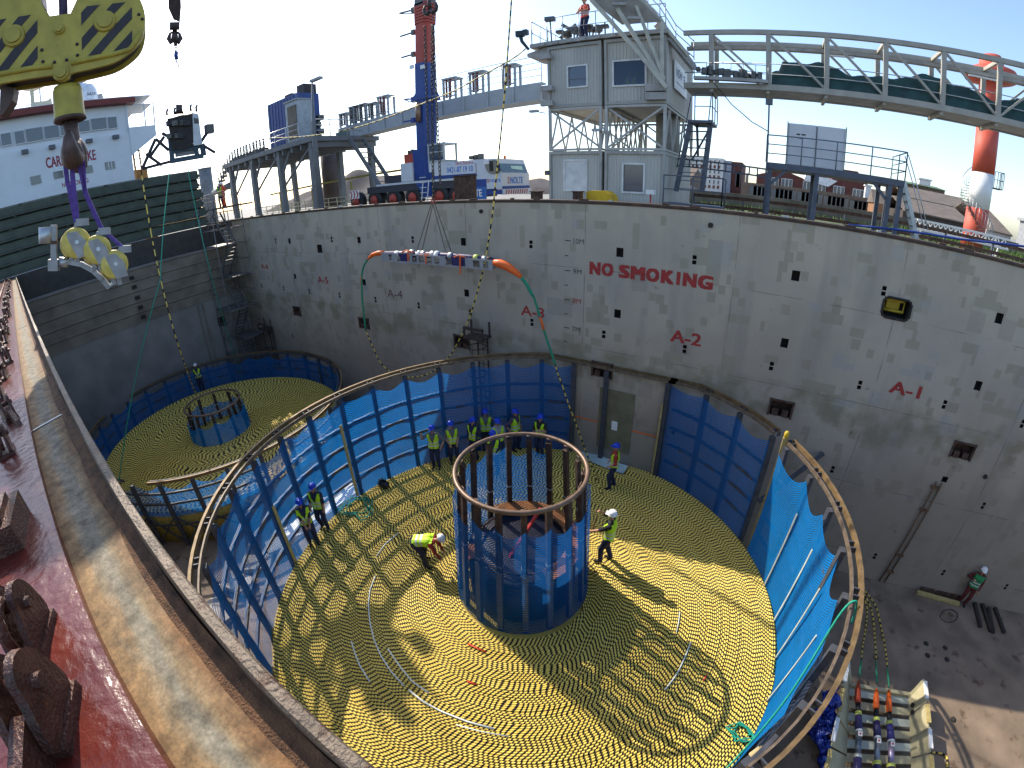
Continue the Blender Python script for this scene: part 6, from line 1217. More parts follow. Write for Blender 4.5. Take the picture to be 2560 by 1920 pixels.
for k, (x, lb) in enumerate(((860, 'next to the platform'), (890, 'narrow and tall, second from the platform'), (918, 'dark and broad, third from the platform'), (954, 'fourth from the platform'), (990, 'tallest, left of the crane boom'), (1104, 'first on the right of the crane boom'), (1164, 'second on the right of the crane boom'), (1224, 'third on the right of the crane boom'), (1290, 'close to the container tower'))):
    u = (x-846)/(1352-846); p = a.lerp(c, u)+Vector((0, .5, .05)); t = thing('roller_station', 'roller station on the gantry beam, '+lb, 'roller station', p, 0, 'roller stations on the gantry beam'); w_ = (.85, .5, 1.1, 1.1, 1.0, .85, .95, .95, .8)[k]; h = (1.0, 1.3, 1.25, 1.1, 1.35, 1.25, 1.3, 1.3, 1.3)[k]
    for s in (-1, 1):
        for y in (-.3, .3): b = B(); b.bar(p+Vector((s*w_/2, y, 0)), p+Vector((s*w_/2, y, h)), .12); obj('post', b, GBM if k != 2 else MACH, t)
    b = B(); b.box(p+Vector((0, 0, h+.05)), (w_+.2, .8, .1)); obj('top_plate', b, GBM if k != 2 else MACH, t)
    for s in (-.5, .15): b = B(); b.tube(p+Vector((s*w_*.5, -.3, .1)), p+Vector((s*w_*.5, -.3, h)), .07, n=8); obj('roller', b, LR if k > 3 else MACH, t)
    b = B(); b.bar(p+Vector((-w_/2, -.32, .2)), p+Vector((w_/2, -.32, .2)), .08); obj('cross_bar', b, GBM, t)
# ================================================================== mobile crane
KY = 20.6; kz = lambda x, y, Y=KY: ony(860+x*.217, 380+y*.217, Y)
kk = lambda q: kz(q, 400, 1.).x
FX = KY*kk(1820); t = thing('mobile_crane', 'blue and white mobile crane truck with raised blue and red telescopic boom', 'crane', (kz(1000, 500).x, KY+1.2, QZ)); CW = mat('crane_white', (.55, .57, .60), .45, 0, .05, 2); CB = mat('crane_blue', (.015, .05, .22), .4, 0, .1, 2); CR = mat('crane_red', (.36, .05, .03), .5, 0, .12, 2); TY2 = FX/kk(2135)
zdk = kz(1000, 320).z; xa, xb = kz(250, 400).x, kz(1520, 300).x
b = B(); b.b2(xa, FX-.05, KY+.1, TY2, zdk-.55, zdk-.12); obj('chassis', b, mat('chassis_dark', (.04, .04, .05), .6), t)
b = B(); b.b2(xa+1, xb, KY+.05, TY2, zdk-.12, zdk); obj('deck', b, CW, t)
for x, y in ((120, 540), (330, 530), (550, 522), (775, 512), (1085, 510), (1290, 512)):
    p = kz(x, y); b = B(); b.lathe([(.30, 0), (.62, .0), (.66, .06), (.66, .42), (.6, .46), (.3, .46)], 26, (p.x, KY+.6, QZ+.68), (0, -1, 0)); w_ = obj('wheel', b, BLACK, t); b = B(); b.lathe([(.05, 0), (.34, .02), (.30, .1), (.12, .1), (.1, .18), (.05, .18)], 18, (p.x, KY+.14, QZ+.68), (0, -1, 0)); obj('rim', b, CR, w_)
for q in (((840, 345), (1000, 520)), ((1440, 310), (1640, 520))):
    p0, p1 = kz(q[0][0], q[1][1]), kz(q[1][0], q[0][1]); b = B(); b.prism([(p0.x, p1.z), (p1.x, p1.z), (p1.x, p0.z), (p0.x+.45*(p1.x-p0.x), p0.z)], lambda a_, c_, h: (a_, h, c_), KY-.02, KY+1); obj('side_locker', b, CB, t)
p0, p1 = kz(1215, 190), kz(1530, 85); b = B(); b.prism([(p0.x, zdk+.75), (p0.x+.25, p1.z), (p1.x, p1.z), (p1.x, zdk+.75)], lambda a_, c_, h: (a_, h, c_), KY+.1, TY2-.2); obj('engine_box', b, CW, t)
p0, p1 = kz(1040, 285), kz(1515, 200); b = B(); b.b2(p0.x, p1.x, KY+.02, TY2, zdk+.02, zdk+.74); obj('counter_panel', b, CW, t); b = B(); b.b2(p0.x, p1.x, KY-.0, KY+.018, zdk+.02, zdk+.2); obj('blue_stripe', b, CB, t)
text('24 h Service', mat('service_red', (.55, .08, .08), .6), t, (kz(1270, 155).x, KY+.098, kz(1350, 158).z), (1, 0, 0), (0, 0, 1), kz(1480, 150).x-kz(1270, 150).x, .26, .01)
text('0421-87 19 10', mat('phone_blue', (.06, .17, .50), .6), t, (kz(1185, 250).x, KY+.018, zdk+.3), (1, 0, 0), (0, 0, 1), kz(1485, 240).x-kz(1185, 240).x, .34, .02)
text('LIEBHERR', BLACK, t, (kz(1375, 270).x, KY-.001, zdk+.06), (1, 0, 0), (0, 0, 1), kz(1505, 270).x-kz(1375, 270).x, .12, .02)
# cab
c0 = kz(1535, 420); c1 = Vector((FX, KY, 0)); zc0, zc1 = kz(1700, 425).z, kz(1700, 75).z
b = B(); b.prism([(c0.x, zc0), (c0.x, zc1-.02), (c0.x+.3, zc1), (c1.x-.35, zc1), (c1.x-.06, zc0+.85), (c1.x, zc0+.8), (c1.x, zc0)], lambda a_, c_, h: (a_, h, c_), KY, TY2); obj('cab', b, CW, t)
b = B(); b.prism(round2([(kz(1640, 200).x, zc0+1.05), (kz(1635, 200).x, zc1-.15), (kz(1775, 200).x, zc1-.15), (kz(1800, 200).x, zc0+.85), (kz(1690, 200).x, zc0+.8)], 3), lambda a_, c_, h: (a_, h, c_), KY-.02, KY+.01); obj('side_window', b, GLASS, t)
def wsp(u, v): return Vector((c1.x-.055+(-.29)*v+.015, KY+.12+(TY2-KY-.24)*u, zc0+.87+(zc1-.08-zc0-.87)*v))
b = B(); q = [wsp(0, 0), wsp(1, 0), wsp(1, 1), wsp(0, 1)]; b.add([*q, *[p+Vector((-.03, 0, 0)) for p in q]], [(0, 1, 2, 3), (7, 6, 5, 4), (0, 4, 5, 1), (1, 5, 6, 2), (2, 6, 7, 3), (3, 7, 4, 0)]); obj('windscreen', b, mat('windscreen_teal', (.05, .10, .11), .08, spec=.8), t)
b = B(); q = [wsp(.4, .3)+Vector((.01, 0, 0)), wsp(.85, .2)+Vector((.01, 0, 0)), wsp(.85, .55)+Vector((.01, 0, 0)), wsp(.4, .55)+Vector((.01, 0, 0))]; b.add([*q, *[p+Vector((.006, 0, 0)) for p in q]], [(0, 1, 2, 3), (7, 6, 5, 4), (0, 4, 5, 1), (1, 5, 6, 2), (2, 6, 7, 3), (3, 7, 4, 0)]); obj('windscreen_card', b, mat('pale_green_card', (.5, .68, .55), .6), t)
b = B(); b.b2(c1.x-.02, c1.x+.14, KY+.02, TY2-.02, zc0-.32, zc0-.03); obj('bumper', b, CW, t)
for k in range(10): b = B(); y = KY+.1+k*.24; b.prism([(y, zc0-.3), (y+.11, zc0-.3), (y+.2, zc0-.06), (y+.09, zc0-.06)], lambda a_, c_, h: (h, a_, c_), c1.x+.142, c1.x+.148); obj('bumper_stripe', b, CR, t)
b = B(); b.b2(c1.x+.002, c1.x+.03, KY+.02, TY2-.02, zc0-.02, zc0+.13); b.b2(c0.x+.5, c1.x, KY-.02, KY-.002, zc0-.3, zc0-.06); obj('cab_stripe', b, CB, t)
text('NOLTE', mat('phone_blue', ()), t, (c1.x+.002, KY+.85, zc0+.26), (0, 1, 0), (0, 0, 1), 1.3, .36, .03); text('NOLTE', mat('phone_blue', ()), t, (kz(1690, 330).x, KY-.004, zc0+.36), (1, 0, 0), (0, 0, 1), .62, .17, .02)
for k in range(4): b = B(); b.b2(c1.x+.003, c1.x+.009, KY+.55, KY+.75, zc0+.27+.1*k, zc0+.32+.1*k); b.b2(kz(1645, 330).x, kz(1680, 330).x, KY-.008, KY-.004, zc0+.36+.05*k, zc0+.385+.05*k); obj('logo_bar', b, CR, t)
b = B(); b.lathe([(.07, 0), (.07, .14), (.04, .2), (.01, .22)], 10, (c1.x-.6, KY+1.3, zc1)); obj('beacon', b, ORANGE, t)
b = B(); b.box((kz(1740, 160).x, KY-.35, zc0+1.2), (.12, .2, .55)); b.bar((kz(1740, 160).x, KY-.35, zc0+1.45), (kz(1740, 160).x, KY, zc0+1.5), .03); obj('mirror', b, BLACK, t); b = B(); b.b2(kz(1620, 100).x, kz(1690, 100).x, KY-.1, KY-.002, zc1-.28, zc1-.12); obj('lamp', b, WHITE, t)
b = B(); 
for k in range(3): p = kz(1380+50*k, 70); b.box((p.x, KY+.8, kz(1400, 85).z+.12), (.3, .3, .2+.08*k), k)
obj('roof_gear', b, MACH, t)
b = B()
for s in (0, .45): b.bar((kz(910, 560).x+s, KY-.2, QZ+.1), (kz(925, 320).x+s, KY-.1, zdk), .05)
for k in range(6): b.bar((kz(912, 560).x, KY-.18, QZ+.35+.3*k), (kz(912, 560).x+.48, KY-.18, QZ+.35+.3*k), .04)
obj('access_ladder', b, CW, t)
# slewing part, boom
p0, p1 = kz(440, 330), kz(1000, 240); b = B(); b.b2(p0.x, p1.x, KY+.2, TY2-.2, zdk+.02, zdk+.5); obj('slew_deck', b, mat('slew_dark', (.035, .035, .045), .6), t)
p0, p1 = kz(645, 290), kz(770, 120); b = B(); b.b2(p0.x, p1.x, KY+.1, KY+1.2, zdk+.02, p1.z); obj('counterweight', b, CW, t); b = B(); b.b2(kz(655, 120).x, kz(760, 120).x, KY+.3, KY+1.1, p1.z, kz(700, 25).z); obj('winch', b, CR, t)
for k in range(3): b = B(); p = kz(680+35*k, 10); b.box((p.x, KY+.6, kz(700, 25).z+.12), (.12, .3, .24+.1*(k % 2))); obj('winch_fitting', b, MACH, t)
zb2 = lambda x, y, Y=KY: ony(640+x*.28933, y*.28933, Y)
BM = [zb2(1412, 1480), zb2(1398, 900), zb2(1390, 540)]; BT = zb2(1390, -160)
b = B(); b.prism([(zb2(1340, 1300).x, zdk+.05), (zb2(1340, 1300).x-.1, zb2(1400, 1290).z), (zb2(1480, 1300).x, zb2(1400, 1290).z), (zb2(1500, 1300).x, zdk+.05)], lambda a_, c_, h: (a_, h, c_), KY+.2, KY+1.2); obj('boom_foot', b, CB, t)
def oct_(b, p, q, w_, h_):
    d = (q-p).normalized(); X_ = d.cross(Vector((0, 1, 0))).normalized(); Y_ = Vector((0, 1, 0)); pr = [(-.5, -.3), (-.3, -.5), (.3, -.5), (.5, -.3), (.5, .3), (.3, .5), (-.3, .5), (-.5, .3)]
    v = [e+X_*(x*w_)+Y_*(y*h_) for e in (p, q) for x, y in pr]; b.add(v, [tuple(range(8)), tuple(range(15, 7, -1))]+[(i, (i+1) % 8, 8+(i+1) % 8, 8+i) for i in range(8)]); return b
off = Vector((0, .7, 0)); b = B(); oct_(b, BM[0]+off-Vector((0, 0, .3)), BM[2]+off, 1.02, 1.1); obj('boom_section', b, CB, t)
b = B(); oct_(b, BM[2]+off, BT+off, .96, 1.0); obj('boom_section', b, CR, t)
for k in range(7): b = B(); z = zb2(1390, 190-26*k); oct_(b, z+off, z+off+Vector((0, 0, .12)), 1.06+.02*k, 1.1); obj('boom_collar', b, CR, t)
b = B(); oct_(b, zb2(1390, 40)+off, zb2(1392, -160)+off, 1.08, 1.1); obj('boom_section', b, mat('boom_grey', (.12, .12, .13), .5), t)
b = B(); b.tube(zb2(1398, 1050)+Vector((0, .05, 0)), zb2(1396, 885)+Vector((0, .05, 0)), .17, n=12); obj('luffing_cylinder', b, mat('cylinder_brown', (.22, .14, .10), .35, .5), t)
for s in (1345, 1440): p = zb2(s, 578, KY+.05); b = B(); b.box(p, (.28, .1, .22)); obj('boom_label', b, WHITE, t)
for y, ln, kind in ((70, 1.15, 1), (265, 1.1, 0), (457, 1.0, 0), (850, .75, 1), (1035, .8, 0)):
    p = zb2(1310, y); b = B(); b.bar(p+Vector((.1, .5, 0)), p+Vector((-ln, .5, .12 if kind else .02)), .06, .09); (b.bar(p+Vector((.1, .5, -.25)), p+Vector((-ln*.9, .5, .05)), .05) if kind else None); b.box(p+Vector((0, .5, 0)), (.25, .2, .3)); obj('side_bracket', b, MACH if y < 800 else CB, t)
b = B(); b.prism([(-1.1, 0), (1.0, 0), (.6, .55), (.2, .62), (-.3, .6), (-.7, .3)], lambda a_, c_, h: (zb2(1400, 800).x+a_*.62, h, zb2(1400, 860).z+c_), KY+.1, KY+1.3); obj('boom_bearing', b, CB, t)
a_, c_ = zb2(1478, 1400, KY-.1), zb2(1612, 1222, KY-.1)                     # operator's cab beside the boom foot
b = B(); b.b2(a_.x, c_.x, KY+.02, KY+1.2, a_.z-.6, a_.z-.02); obj('cab_base', b, CW, t)
for q in ((a_.x, a_.x+.09), (c_.x-.09, c_.x)):
    for y in (KY, KY+1.1): b = B(); b.b2(q[0], q[1], y, y+.09, a_.z, c_.z); obj('cab_post', b, GALV, t)
for z in (a_.z, c_.z-.08): b = B(); b.b2(a_.x, c_.x, KY-.02, KY+1.2, z-.05, z+.05); obj('cab_frame', b, GALV, t)
b = B(); b.b2(a_.x+.1, c_.x-.1, KY+.05, KY+.08, a_.z+.06, c_.z-.14); obj('cab_window', b, GLASS, t); b = B(); b.b2(a_.x, c_.x, KY-.03, KY+.03, (a_.z+c_.z)/2-.03, (a_.z+c_.z)/2+.03); obj('cab_rail', b, GALV, t)
# barrier signs at the quay edge
p = kz(115, 490, 19.6); b = B(); b.b2(p.x-.45, p.x+.45, 19.6, 19.66, p.z-.28, p.z+.28); sg = single('chevron_board', b, WHITE, 'red and white chevron board at the rear of the crane', 'sign')
for k in range(3): b = B(); x = p.x-.42+k*.3; b.prism([(x, p.z-.26), (x+.13, p.z-.26), (x+.28, p.z), (x+.13, p.z+.26), (x, p.z+.26), (x+.15, p.z)], lambda a_, c_, h: (a_, h, c_), 19.592, 19.598); obj('chevron', b, CR, sg)
b = B(); p = kz(1480, 490, 18); b.b2(p.x-.75, p.x+.75, 18, 18.1, p.z-.35, p.z+.35); sg = single('blue_name_board', b, mat('board_deep_blue', (.02, .12, .38), .5), 'blue name board leaning by the rusty steel box', 'sign'); text('NOLTE', WHITE, sg, (p.x-.55, 18, p.z-.1), (1, 0, 0), (0, 0, 1), 1.1, .34, .03)
# ================================================================== slung joint tray and its cable
RY = 12.5; K6 = 1.25; s6 = .217
ty = lambda x, y, Y=RY: ony(860+x*s6, 560+y*s6, Y)
TRM = mat('tray_aluminium', (.36, .36, .37), .45, .4, .12, 5); t = thing('joint_tray', 'pale steel cable joint tray with square cut outs hanging from chain slings', 'tray', ty(1080, 430))
A0, A1 = ty(430, 378), ty(1712, 478); zL = lambda u: A0.z+(A1.z-A0.z)*u; Lx = A1.x-A0.x; hh = .145*K6; ux = lambda x: (x-430)/(1712-430)
cuts = [(530, 575), (840, 895), (920, 985), (1010, 1075), (1105, 1160), (1520, 1585), (1620, 1670)]; opens = [(645, 780), (1230, 1440)]
for yy in (RY, RY+.42):
    b = B(); xs_ = sorted([430, 1712]+[q for c in cuts+opens for q in c])
    for x0, x1 in zip(xs_, xs_[1:]):
        X0_, X1_ = A0.x+Lx*ux(x0), A0.x+Lx*ux(x1); z = zL(ux((x0+x1)/2)); z0_, z1_ = z-hh, z+hh
        if (x0, x1) in cuts: b.b2(X0_, X1_, yy, yy+.012, z0_, z0_+.06); b.b2(X0_, X1_, yy, yy+.012, z1_-.06, z1_)
        elif (x0, x1) in opens: b.b2(X0_, X1_, yy, yy+.012, z0_-.03, z0_+.05)
        else: b.b2(X0_, X1_, yy, yy+.012, z0_, z1_)
    link('side_plate', b.mesh('side_plate', TRM), t)
for k in range(11): x = A0.x+Lx*(k+.5)/11; z = zL((k+.5)/11); b = B(); b.b2(x-.05, x+.05, RY+.013, RY+.419, z-hh+.01, z-hh+.05); obj('cross_slat', b, TRM, t)
jt = thing('cable_joint', 'navy and silver cable joint with orange bend stiffeners lying in the slung tray', 'cable joint', ty(1080, 360)); Yj = RY+.2; NV = mat('joint_navy', (.03, .025, .10), .5, 0, .3, 14); SIL = mat('joint_silver', (.55, .55, .52), .35, .5, .2, 20)
ctr_ = [ty(x, y, Yj) for x, y in ((440, 335), (700, 345), (960, 355), (1200, 370), (1450, 385), (1715, 415))]
b = B(); b.path(ctr_, [q*K6 for q in (.06, .1, .1, .1, .085, .055)], 12); obj('joint_body', b, NV, jt)
for x, y, w_, m_ in ((500, 337, .05, TRM), (600, 340, .08, WHITE), (770, 330, .09, SIL), (850, 345, .10, WHITE), (900, 348, .1, SIL), (1010, 352, .11, SIL), (1060, 355, .11, WHITE), (1215, 368, .10, TRM), (1505, 388, .08, mat('yellow_band', (.5, .55, .12), .5)), (1600, 400, .07, SIL), (1650, 405, .06, RUSTY)):
    p = ty(x, y, Yj); q = ty(x+45, y+3, Yj); b = B(); b.tube(p, q, (w_+.012)*K6, n=12); obj('band', b, m_, jt)
for x, y0_, y1_ in ((735, 320, 430), (1335, 380, 580), (940, 360, 460)): b = B(); b.bar(ty(x, y0_, RY-.03), ty(x+5, y1_, RY-.03), .06, .015, (0, 1, 0)); b.path([ty(x-70, y0_+5, RY+.0), ty(x-20, y0_-15, RY+.1), ty(x+60, y0_+5, RY+.05)], .03, 6); obj('orange_strap', b, ORANGE, jt)
for x0, x1, y0_, y1_ in ((645, 780, 345, 430), (1235, 1440, 390, 480)): a_, c_ = ty(x0, y1_), ty(x1, y0_); b = B(); b.b2(a_.x, c_.x, RY+.03, RY+.06, a_.z, c_.z); obj('wrap', b, NV, jt)
for pts, rs in ((((470, 335), (400, 335), (330, 355), (275, 405)), (.075, .085, .07, .035)), (((1705, 440), (1800, 455), (1880, 490), (1970, 550), (2045, 615)), (.075, .12, .115, .09, .05))):
    b = B(); b.path([ty(x, y, Yj) for x, y in pts], [q*K6 for q in rs], 12); obj('bend_stiffener', b, ORANGE, jt)
GRC = mat('cable_green', (.02, .25, .13), .55, 0, .15, 10); z6 = lambda x, y: (640+x*.28933, 480+y*.28933); z7 = lambda x, y: (1280+x*.28933, 480+y*.28933); z3 = lambda x, y: (1280+x*.28933, 960+y*.28933); z2 = lambda x, y: (640+x*.28933, y*.28933)
def smooth(P, n=6):
    P = [Vector(p) for p in P]; out = []
    for i in range(len(P)-1):
        a, b_, c, d = P[max(i-1, 0)], P[i], P[i+1], P[min(i+2, len(P)-1)]
        for k in range(n): u = k/n; out.append(.5*((2*b_)+(c-a)*u+(2*a-5*b_+4*c-d)*u*u+(-a+3*b_-3*c+d)*u**3))
    return out+[P[-1]]
lc = [(860+x*s6, 560+y*s6) for x, y in ((275, 405), (245, 450), (222, 500), (208, 570), (203, 640), (205, 750), (212, 900), (236, 1100))]+[z6(945, 1180)]
b = B(); b.path(smooth([ony(*q, Yj) for q in lc]), .042, 8); obj('green_tail', b, GRC, jt)
b = B(); b.path([ony(*q, Yj-.005) for q in ((904, 690), (903, 700), (903, 712))], .04, 8); obj('orange_mark', b, ORANGE, jt)
rc_ = [(860+x*s6, 560+y*s6) for x, y in ((2045, 615), (2110, 710), (2170, 820))]+[z7(*q) for q in ((185, 900), (215, 990), (240, 1080), (275, 1190), (305, 1290), (340, 1390), (372, 1490))]; n_ = len(rc_)
YR = lambda i: Yj+(13.25-Yj)*(i/16)
b = B(); b.path(smooth([ony(*q, YR(i)) for i, q in enumerate(rc_)]), [.06]*13+[.042]*(6*(n_-1)+1-13), 8); obj('green_tail', b, GRC, jt)
b = B(); b.path([ony(*z7(x, y), YR(4.5)-.01) for x, y in ((240, 1080), (258, 1130), (275, 1190))], .042, 8); obj('orange_mark', b, ORANGE, jt)
# striped cable hanging from the tray: big loop up to the sky, and down to the coil
loop = [z6(*q) for q in ((945, 1180), (975, 1260), (1015, 1350), (1060, 1450), (1130, 1530), (1230, 1585), (1330, 1600), (1450, 1585), (1560, 1530), (1680, 1410), (1760, 1270), (1840, 1100), (1885, 960), (1930, 800), (1965, 660), (1990, 530), (2020, 350), (2050, 130), (2062, 0))]+[z2(*q) for q in ((2095, 1360), (2140, 900), (2170, 520), (2200, 100), (2212, -80))]
m_ = len(loop); P = [ony(*q, Yj+.55*min(i, 8)/8) for i, q in enumerate(loop)]
tag(striped(smooth(P, 5), .028, 'hanging_cable', None, .30), 'striped cable hanging in a big loop beneath the slung tray', 'cable')
dn = [z7(372, 1490), z7(395, 1570)]+[z3(*q) for q in ((430, 0), (490, 180), (540, 310), (590, 450), (640, 590))]
P = [ony(*q, YR(9)+(13.3-YR(9))*i/6) for i, q in enumerate(dn)]; e_ = P[-1]
P += [onz(*z3(x, y), TZ+.05) for x, y in ((690, 720), (750, 870), (775, 960))]
tag(striped(smooth(P, 5), .026, 'hanging_cable', None, .26), 'striped cable coming down by the door panel to the white helmeted worker', 'cable')
b = B(); b.path(smooth([RH+Vector((-.42, .02, 1.6)), RH+Vector((-.52, -.1, 1.05)), RH+Vector((-.9, -.3, .5)), Vector((CC[0]+1.75, CC[1]+1.1, TZ+.08))], 5), .018, 6); single('hand_line', b, mat('brown_rope', (.20, .10, .04), .8), 'brown hand line held by the white helmeted worker', 'rope')
# slings, shackle and chains up to the crane hook
SLG = mat('grey_sling', (.16, .13, .11), .7, 0, .3, 20); sh_ = ony(1083, 508, RY+.2); t = thing('chain_sling', 'four legged lifting sling over the joint tray', 'sling', sh_)
for x, y, dy in ((835, 320, .0), (900, 300, .4), (1172, 320, .0), (1235, 320, .4)): b = B(); b.bar(sh_+Vector(((x-1035)*.0002, dy*.2-.05, 0)), ty(x, y, RY+dy), .035, .02, (0, 1, 0)); obj('sling_leg', b, SLG, t)
b = B(); b.path([sh_+Vector((.07*math.cos(R(q)), 0, .09+.1*math.sin(R(q)))) for q in range(-90, 271, 30)], .02, 6); obj('shackle', b, REDP, t)
CHM = mat('chain_steel', (.07, .065, .06), .5, .5, .3, 12)
lb = B(); lb.path([(.045*math.cos(R(q)), 0, .045*math.sin(R(q))+(.05 if math.sin(R(q)) >= 0 else -.05)) for q in range(0, 360, 45)], .017, 5, closed=True); LINK = lb.mesh('link', CHM)
def chain(label, p, q):
    t = thing('lifting_chain', label, 'chain', p, 0, 'chains under the crane hook'); d = q-p; n_ = int(d.length/.152); rot = d.to_track_quat('Z', 'Y')
    for k in range(n_):
        o = link('link', LINK, t); o.location = p+d*((k+.5)/n_); o.rotation_mode = 'QUATERNION'; o.rotation_quaternion = rot @ Matrix.Rotation(R(90*(k % 2)), 3, 'Z').to_quaternion()
    return t
hkp = ony(1076, 25, RY+.2)
chain('chain hanging from the crane hook on the side of the boom', ony(1062, 66, RY+.2), ony(1072, 360, RY+.2)); chain('middle chain running from the crane hook to the tray slings', ony(1081, 62, RY+.15), ony(1084, 500, RY+.2)); chain('chain on the cab side of the three under the crane hook', ony(1083, 62, RY+.2), ony(1096, 360, RY+.2)); chain('short loose chain beside the middle one above the tray slings', ony(1097, 362, RY+.2), ony(1101, 470, RY+.2))
t = thing('crane_hook', 'dark double crane hook hanging beside the red boom', 'crane hook', hkp); HK = mat('dark_hook', (.055, .04, .04), .5, .3, .3, 8)
b = B(); b.tube(hkp+Vector((-.05, 0, .7)), hkp+Vector((-.02, 0, -.02)), .07, n=10)
for s in (-1, 1): b.path([hkp+Vector((0, 0, .0)), hkp+Vector((s*.12, 0, -.12)), hkp+Vector((s*.24, 0, -.08)), hkp+Vector((s*.29, 0, .06)), hkp+Vector((s*.25, 0, .2)), hkp+Vector((s*.17, 0, .24))], [.07, .08, .075, .06, .04, .02], 10)
obj('hook', b, HK, t); b = B(); b.path([hkp+Vector((.14+.06*math.cos(R(q)), 0, -.28+.17*math.sin(R(q)))) for q in range(0, 361, 30)], .014, 6); obj('ring', b, HK, t)
# ------------------------------------------------------------------ small hook, wires and hanging cage
HY = 9.5; cgD = 23.5; zc1_ = lambda x, y, D=cgD: atd(x*.28933, y*.28933, D); t = thing('small_crane_hook', 'slim dark crane hook block hanging in the white sky', 'crane hook', zc1_(1510, 200)); hb_ = zc1_(1525, 100); dr = ray(440, 100); rx = dr.cross(Vector((0, 0, 1))).normalized()
def cz(x, y): return zc1_(x, y)
b = B(); b.prism([(1455, -60), (1560, -60), (1565, 60), (1555, 190), (1500, 170), (1455, 70)], lambda a, c, q: cz(a, c)+dr*q, -.2, .2); obj('block', b, HK, t); b = B(); b.tube(cz(1510, 190), cz(1508, 260), .22, n=12); obj('swivel', b, HK, t)
b = B(); c0 = cz(1510, 330)
for s in (-1, 1): b.path([cz(1510, 260), cz(1510+s*8, 345), cz(1510+s*35, 365), cz(1510+s*52, 335), cz(1510+s*40, 290), cz(1510+s*22, 275)], [.1, .13, .12, .1, .06, .03], 8)
b.path([cz(1512, 350), cz(1520, 400)], .08, 6); obj('hook', b, HK, t); b = B(); b.path([cz(1522+10*math.cos(R(q)), 425+18*math.sin(R(q))) for q in range(0, 361, 40)], .03, 6); obj('ring', b, WHITE, t); b = B(); b.path([cz(1525, 445), cz(1520, 480), cz(1528, 515)], .1, 6); obj('shackle_cluster', b, BLUEP, t)
cg = thing('machine_cage', 'dark hanging machine cage with a white side cabinet', 'machine cage', cz(1580, 1250)); CGX = mat('cage_dark', (.028, .026, .03), .6, .2, .4, 6)
bx = lambda pts, d0, d1, nm, m_: obj(nm, B().prism(pts, lambda a, c, q: cz(a, c)+dr*q, d0, d1), m_, cg)
bx([(1445, 1020), (1658, 975), (1668, 1250), (1600, 1285), (1490, 1290)], -.2, 1.4, 'machine_body', CGX); bx([(1662, 970), (1715, 985), (1745, 1240), (1672, 1250)], -.25, 1.3, 'side_cabinet', mat('cabinet_white', (.5, .55, .60), .5)); bx([(1672, 1010), (1712, 1018), (1716, 1060), (1675, 1060)], -.27, -.252, 'cabinet_window', SHG)
for p, q in (((1470, 1395), (1760, 1345)), ((1500, 1310), (1740, 1260)), ((1470, 1180), (1490, 1395)), ((1690, 1240), (1705, 1360)), ((1745, 1240), (1762, 1345))): b = B(); b.bar(cz(*p), cz(*q), .2); obj('skid_bar', b, mat('skid_blue', (.04, .07, .10), .6), cg)
bx([(1510, 1300), (1690, 1270), (1695, 1330), (1515, 1360)], .0, .9, 'lower_box', mat('lower_grey', (.2, .21, .23), .6))
for x, y in ((1445, 1000), (1510, 990), (1650, 960), (1700, 965)): b = B(); b.path([cz(x, y), cz(x-4, y-30), cz(x+4, y-60)], .05, 5); obj('lifting_lug', b, HK, cg)
b = B(); b.path([cz(1545, 985), cz(1540, 905), cz(1555, 905), cz(1555, 985)], .11, 6); b.bar(cz(1515, 990), cz(1540, 920), .06); b.bar(cz(1585, 985), cz(1555, 925), .06); obj('lifting_frame', b, HK, cg)
for k in range(7): b = B(); p = cz(1470+(k % 4)*48, 1060+(k//4)*110); b.box(p-dr*.22, (.25, .3, .22), k); obj('fitting', b, MACH if k % 3 else CGX, cg)
for x0, y0, x1, y1 in ((1230, 1460, 1345, 1200), (1230, 1460, 1480, 1395), (1345, 1200, 1460, 1300), (1300, 1350, 1420, 1180), (1260, 1330, 1400, 1430), (1735, 1230, 1815, 1110), (1745, 1250, 1860, 1320), (1400, 1150, 1470, 1190)): b = B(); b.bar(cz(x0, y0), cz(x1, y1), .12); obj('guide_arm', b, CGX, cg)
b = B(); b.box(cz(1808, 1115), (.35, .35, .4)); obj('arm_head', b, MACH, cg)
b = B()
for x, y in ((1512, 990), (1652, 960), (1700, 960)): b.path([cz(1525, 515), cz(x, y)], .018, 4)
obj('lifting_wire', b, GALV, cg)
# ------------------------------------------------------------------ loose ropes in the hold
def rope(label, P, r, mt, name='rope'): b = B(); b.path([Vector(p) for p in P], r, 6); single(name, b, mt, label, 'rope')
rope('thin green line slanting from the machine cage down to the rear tank rim', [atd(425, 420, cgD+.5), atd(401, 700, cgD-.5), onz(298, 1203, 3.15)], .022, GREENR, 'guide_line'); rope('thin green line falling from the machine cage onto the shaded coil', [atd(470, 425, cgD+.3), onz(610, 962, 1.65)], .02, GREENR, 'guide_line')
P = [atd(353, 425, cgD+.3), atd(402, 700, 23.3), atd(445, 860, 23.3), onz(490, 985, 2.6), onz(530, 1050, 2.0), onz(600, 1075, 1.64)]; tag(striped(smooth(P, 5), .03, 'hanging_cable', None, .5), 'striped cable dropping into the core of the shaded rear tank', 'cable')
P = [ony(*z2(x, y), 17.0) for x, y in ((-60, 1230), (100, 1195), (350, 1185), (600, 1155), (850, 1105), (1050, 1045), (1250, 970), (1450, 890), (1700, 790), (1950, 655), (2212, 510), (2330, 420))]; tag(striped(smooth(P, 4), .03, 'slack_cable', None, .5), 'slack striped cable swagged across the quay in front of the gantry', 'cable')
